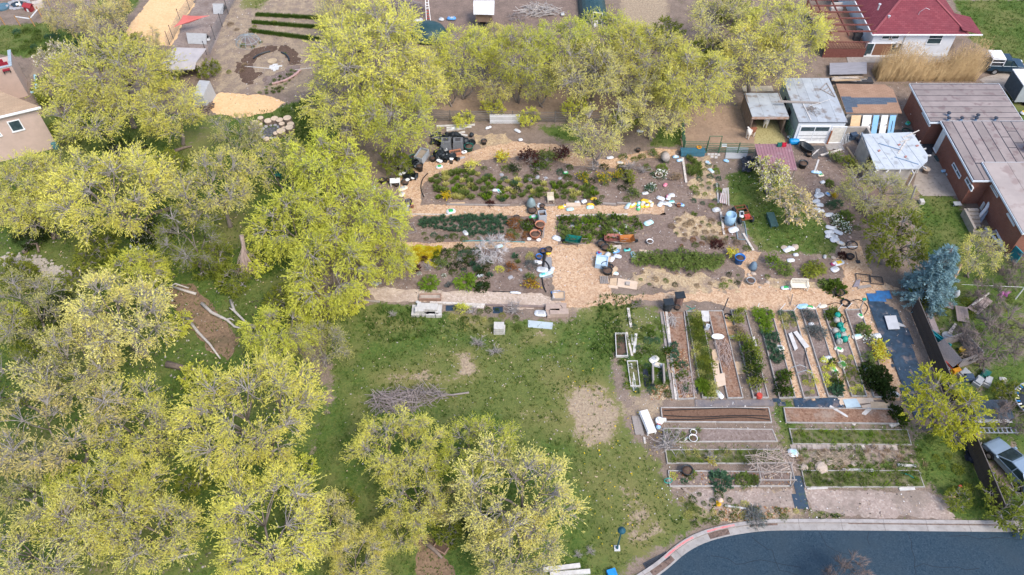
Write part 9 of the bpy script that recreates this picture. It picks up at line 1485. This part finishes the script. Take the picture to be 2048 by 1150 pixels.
def duck(px,py,rz,lb):q=G(px,py);t=thing('duck',lb,'duck',(q.x,q.y,.05),rz,'white ducks on the small pond');skin_body('body',[(0,0,.14),(.17,0,.17),(-.2,0,.18),(.24,0,.32),(.31,0,.40)],[(0,1),(0,2),(1,3),(3,4)],[.14,.10,.06,.05,.065],WHITEP,t,1);obj('beak',MB().box(.34,.44,-.03,.03,.37,.41),M('beak',(.7,.4,.03)),t);[obj('foot',MB().box(-.03,.08,y-.03,y+.03,-.03,.01),MATS['beak'],t)for y in(-.06,.06)]
duck(36,12,.3,'white duck sitting on the small dark pond');duck(41,11,2.0,'second white duck beside the first on the pond')
p=G(61,20);t=thing('duck_house','small dark red duck house beside the pond','duck house',p,-.3);obj('body',MB().box(-.5,.5,-.4,.4,0,.6),M('dk_red_wood',(.27,.03,.035)),t);obj('roof',MB().slab([(-.6,-.5,.62),(.6,-.5,.62),(.6,0,.9),(-.6,0,.9)],.05).slab([(-.6,0,.9),(.6,0,.9),(.6,.5,.62),(-.6,.5,.62)],.05),M('dk_red_roof',(.36,.04,.05)),t);obj('door',MB().box(-.15,.15,-.42,-.4,0,.4),WHITEP,t);one('pen_shelter',MB().box(-.6,.6,-.4,.4,0,.7),M('pale_shelter',(.56,.48,.42)),'pale box shelter beside the red duck house','shelter',G(79,14),.5);one('blue_pool',MB().lathe([(.8,0),(.85,.25),(.75,.25),(.7,.1)],14),M('blue_pool',(.10,.19,.25)),'blue grey round pool at the duck pen','pool',G(6,16))
PW_=M('pen_post',(.45,.25,.11));prev=None
for i,(px,py)in enumerate(((10,50),(41,52),(70,53),(84,34),(100,12))):
 q=G(px,py);one('pen_post',MB().tube([(0,0,0),(-.1,0,1.4)],.07,6),PW_,'orange brown wooden post of the duck pen','post',q,0,'posts of the duck pen')
for a,b,lb in(((30,34),(60,38),'white rail along the front of the duck pen'),((60,38),(75,20),'white rail at the end of the duck pen')):beam_on('pen_crossbar',lb,'rail',a,b,1.0,.08,.1,WHITEP)
c=G(540,127)
def arc(a0,a1,rx,ry,n=14):return[(c.x+rx*math.cos(R(a0+(a1-a0)*i/n)),c.y+ry*math.sin(R(a0+(a1-a0)*i/n)))for i in range(n+1)]
def ringbed(a0,a1,r0,r1,mat,nm='ring_bed'):return sheet(nm,arc(a0,a1,r0,r0*1.05)+arc(a0,a1,r1,r1*1.05)[::-1],.012,mat,.45,world=True)
ringbed(84,174,2.1,3.5,DARKSOIL);ringbed(-4,80,2.2,3.6,DARKSOIL);ringbed(176,252,2.0,3.9,DARKSOIL);ringbed(268,352,2.2,3.9,BEDSOIL)
for a0,a1,r,m,lb,w in((100,160,2.2,POTK,'black curved edging above the sand figure',.1),(10,65,2.2,POTK,'black curved edging beside the sand figure',.1),(285,340,4.0,M('pink_edging',(.5,.32,.3)),'pink brick edging along the lower ring bed',.14)):
 P=[Vector((x,y,.05))for x,y in arc(a0,a1,r,r*1.05)];one('curved_edging',MB().tube([q-P[0]+Vector((0,0,.06))for q in P],w,6),m,lb,'edging',P[0])
fill(PG,[(530,170),(590,138),(600,145),(560,185),(530,190)],26,.7,1.1,'green tuft in the lower ring bed','tufts of the lower ring bed',['mid','green'],sep=.4)
one('round_tray',MB().lathe([(.5,0),(.55,.1),(.48,.1),(.1,.04)],14),M('tan_tray',(.52,.40,.26)),'round tan tray in the middle of the circular garden','tray',G(545,123));crumple([(540,130),(552,128),(556,132),(565,131),(554,140),(550,143),(540,140)],0,M('white_sheet',(.66,.65,.63)),'white_cloth','white cloth spread below the round tray','cloth',.06);beam_on('board','thin white pole across the circular garden','board',(490,133),(545,138),0,.08,.06,WHB);beam_on('board','white pole at the east side of the circular garden','board',(590,140),(625,136),0,.08,.06,WOODP)
p=G(497,86);t=thing('net_dome','low grey wire dome of netting beside the crop rows','net dome',p);mb=MB()
for a in np.linspace(0,math.pi,7)[:-1]:mb.tube([(1.5*math.cos(a)*math.cos(b),1.3*math.sin(a)*math.cos(b),1.1*math.sin(b))for b in np.linspace(0,math.pi,11)],.03,4,False)
for b in(.0,.5):mb.tube([(1.5*math.cos(b)*math.cos(a),1.3*math.cos(b)*math.sin(a),1.1*math.sin(b))for a in np.linspace(0,6.283,17)],.03,4,False)
obj('hoops',mb,M('dome_wire',(.32,.36,.38)),t);sheet('net_floor',[(482,80),(500,72),(515,80),(512,90),(490,93)],.012,GREYDIRT,.1)
p=G(857,42);t=thing('step_ladder','red and white step ladder beside the black dome','ladder',p,.1)
for x in(-.25,.25):obj('rail',MB().bar((x,0,0),(x*.7,1.6,1.9),.07,.05),POTW,t)
for k in range(7):obj('rung',MB().bar((-.23+.01*k,.2+k*.2,.2+k*.24),(.23-.01*k,.2+k*.2,.2+k*.24),.09,.05),MATS['red_plastic']if k<4 else POTW,t)
for px,py,L,W,lb,c_ in((810,50,1.0,.8,'white plastic barrel heap beside the tall tree','w'),(836,44,1.6,.8,'grey white sheet beside the step ladder','gr'),(883,42,.8,.6,'white wire basket bundle beside the black dome','w'),(903,40,1.4,.7,'dark blue rubbish bundle beside the white coop','b'),(1125,32,.6,.6,'pale box bundle by the hoop house','gr')):bag(px,py,L,W,rnd(-20,20),(c_,'gr'),lb,'bundles behind the tree row',.5)
STOP=(' beside',' below',' above',' in ',' on ',' at ',' of ',' behind',' with',' under',' among',' lying',' standing',' near',' next',' between',' touching',' across',' leaning')
def cut(l,most):
 ws=l.split();
 if len(ws)<=most:return l
 best=None
 for st_ in STOP:
  i=l.find(st_)
  while i>0:
   if 2<=len(l[:i].split())<=most and(best is None or i>best):best=i
   i=l.find(st_,i+1)
 return l[:best]if best else None
seen={}
for o in bpy.data.objects:
 if o.parent is None and 'label' in o:seen[o['label']]=seen.get(o['label'],0)+1
FILLS+=[o for o in bpy.data.objects if o.parent is None and 'label' in o and seen[o['label']]>1 and o not in FILLS and o.get('category')!='sapling']
fset=set(o.name for o in FILLS);LMK=[(o.location.x,o.location.y,o['label'])for o in bpy.data.objects if o.parent is None and 'label' in o and o.name not in fset and seen[o['label']]==1 and 'tree' not in o['category']]
SAPS=[o for o in bpy.data.objects if o.parent is None and o.get('category')=='sapling'];TRK=[(o.location.x,o.location.y,o['label'])for o in bpy.data.objects if o.parent is None and o.get('category')=='tree']
for objs,marks,far in((FILLS,LMK,11.0),(SAPS,TRK,14.0)):
 for o in objs:
  x,y=o.location.x,o.location.y;base=o['label']if objs is FILLS else 'low sapling'
  if objs is FILLS:base=cut(base,5)or ' '.join(base.split()[:3])
  for(mx,my,ml)in sorted(marks,key=lambda q:(q[0]-x)**2+(q[1]-y)**2)[:30]:
   dx,dy=x-mx,y-my
   if math.hypot(dx,dy)>far:break
   tail=cut(ml,16-len(base.split())-3)
   if not tail:continue
   word=('beyond the' if dy>0 else 'below the')if abs(dy)>abs(dx)else 'beside the';word='toward the' if math.hypot(dx,dy)>4.5 else('close ' if math.hypot(dx,dy)<1.1 else '')+word;l=base+' '+word+' '+tail
   if l not in seen:o['label']=l;seen[l]=1;break
rs=random.Random(11)
for p_ in PROTOS2:
 for c_ in list(p_.children):bpy.data.objects.remove(c_)
 bpy.data.objects.remove(p_)
print('all',len(bpy.data.objects),sum(len(m.polygons)for m in bpy.data.meshes))
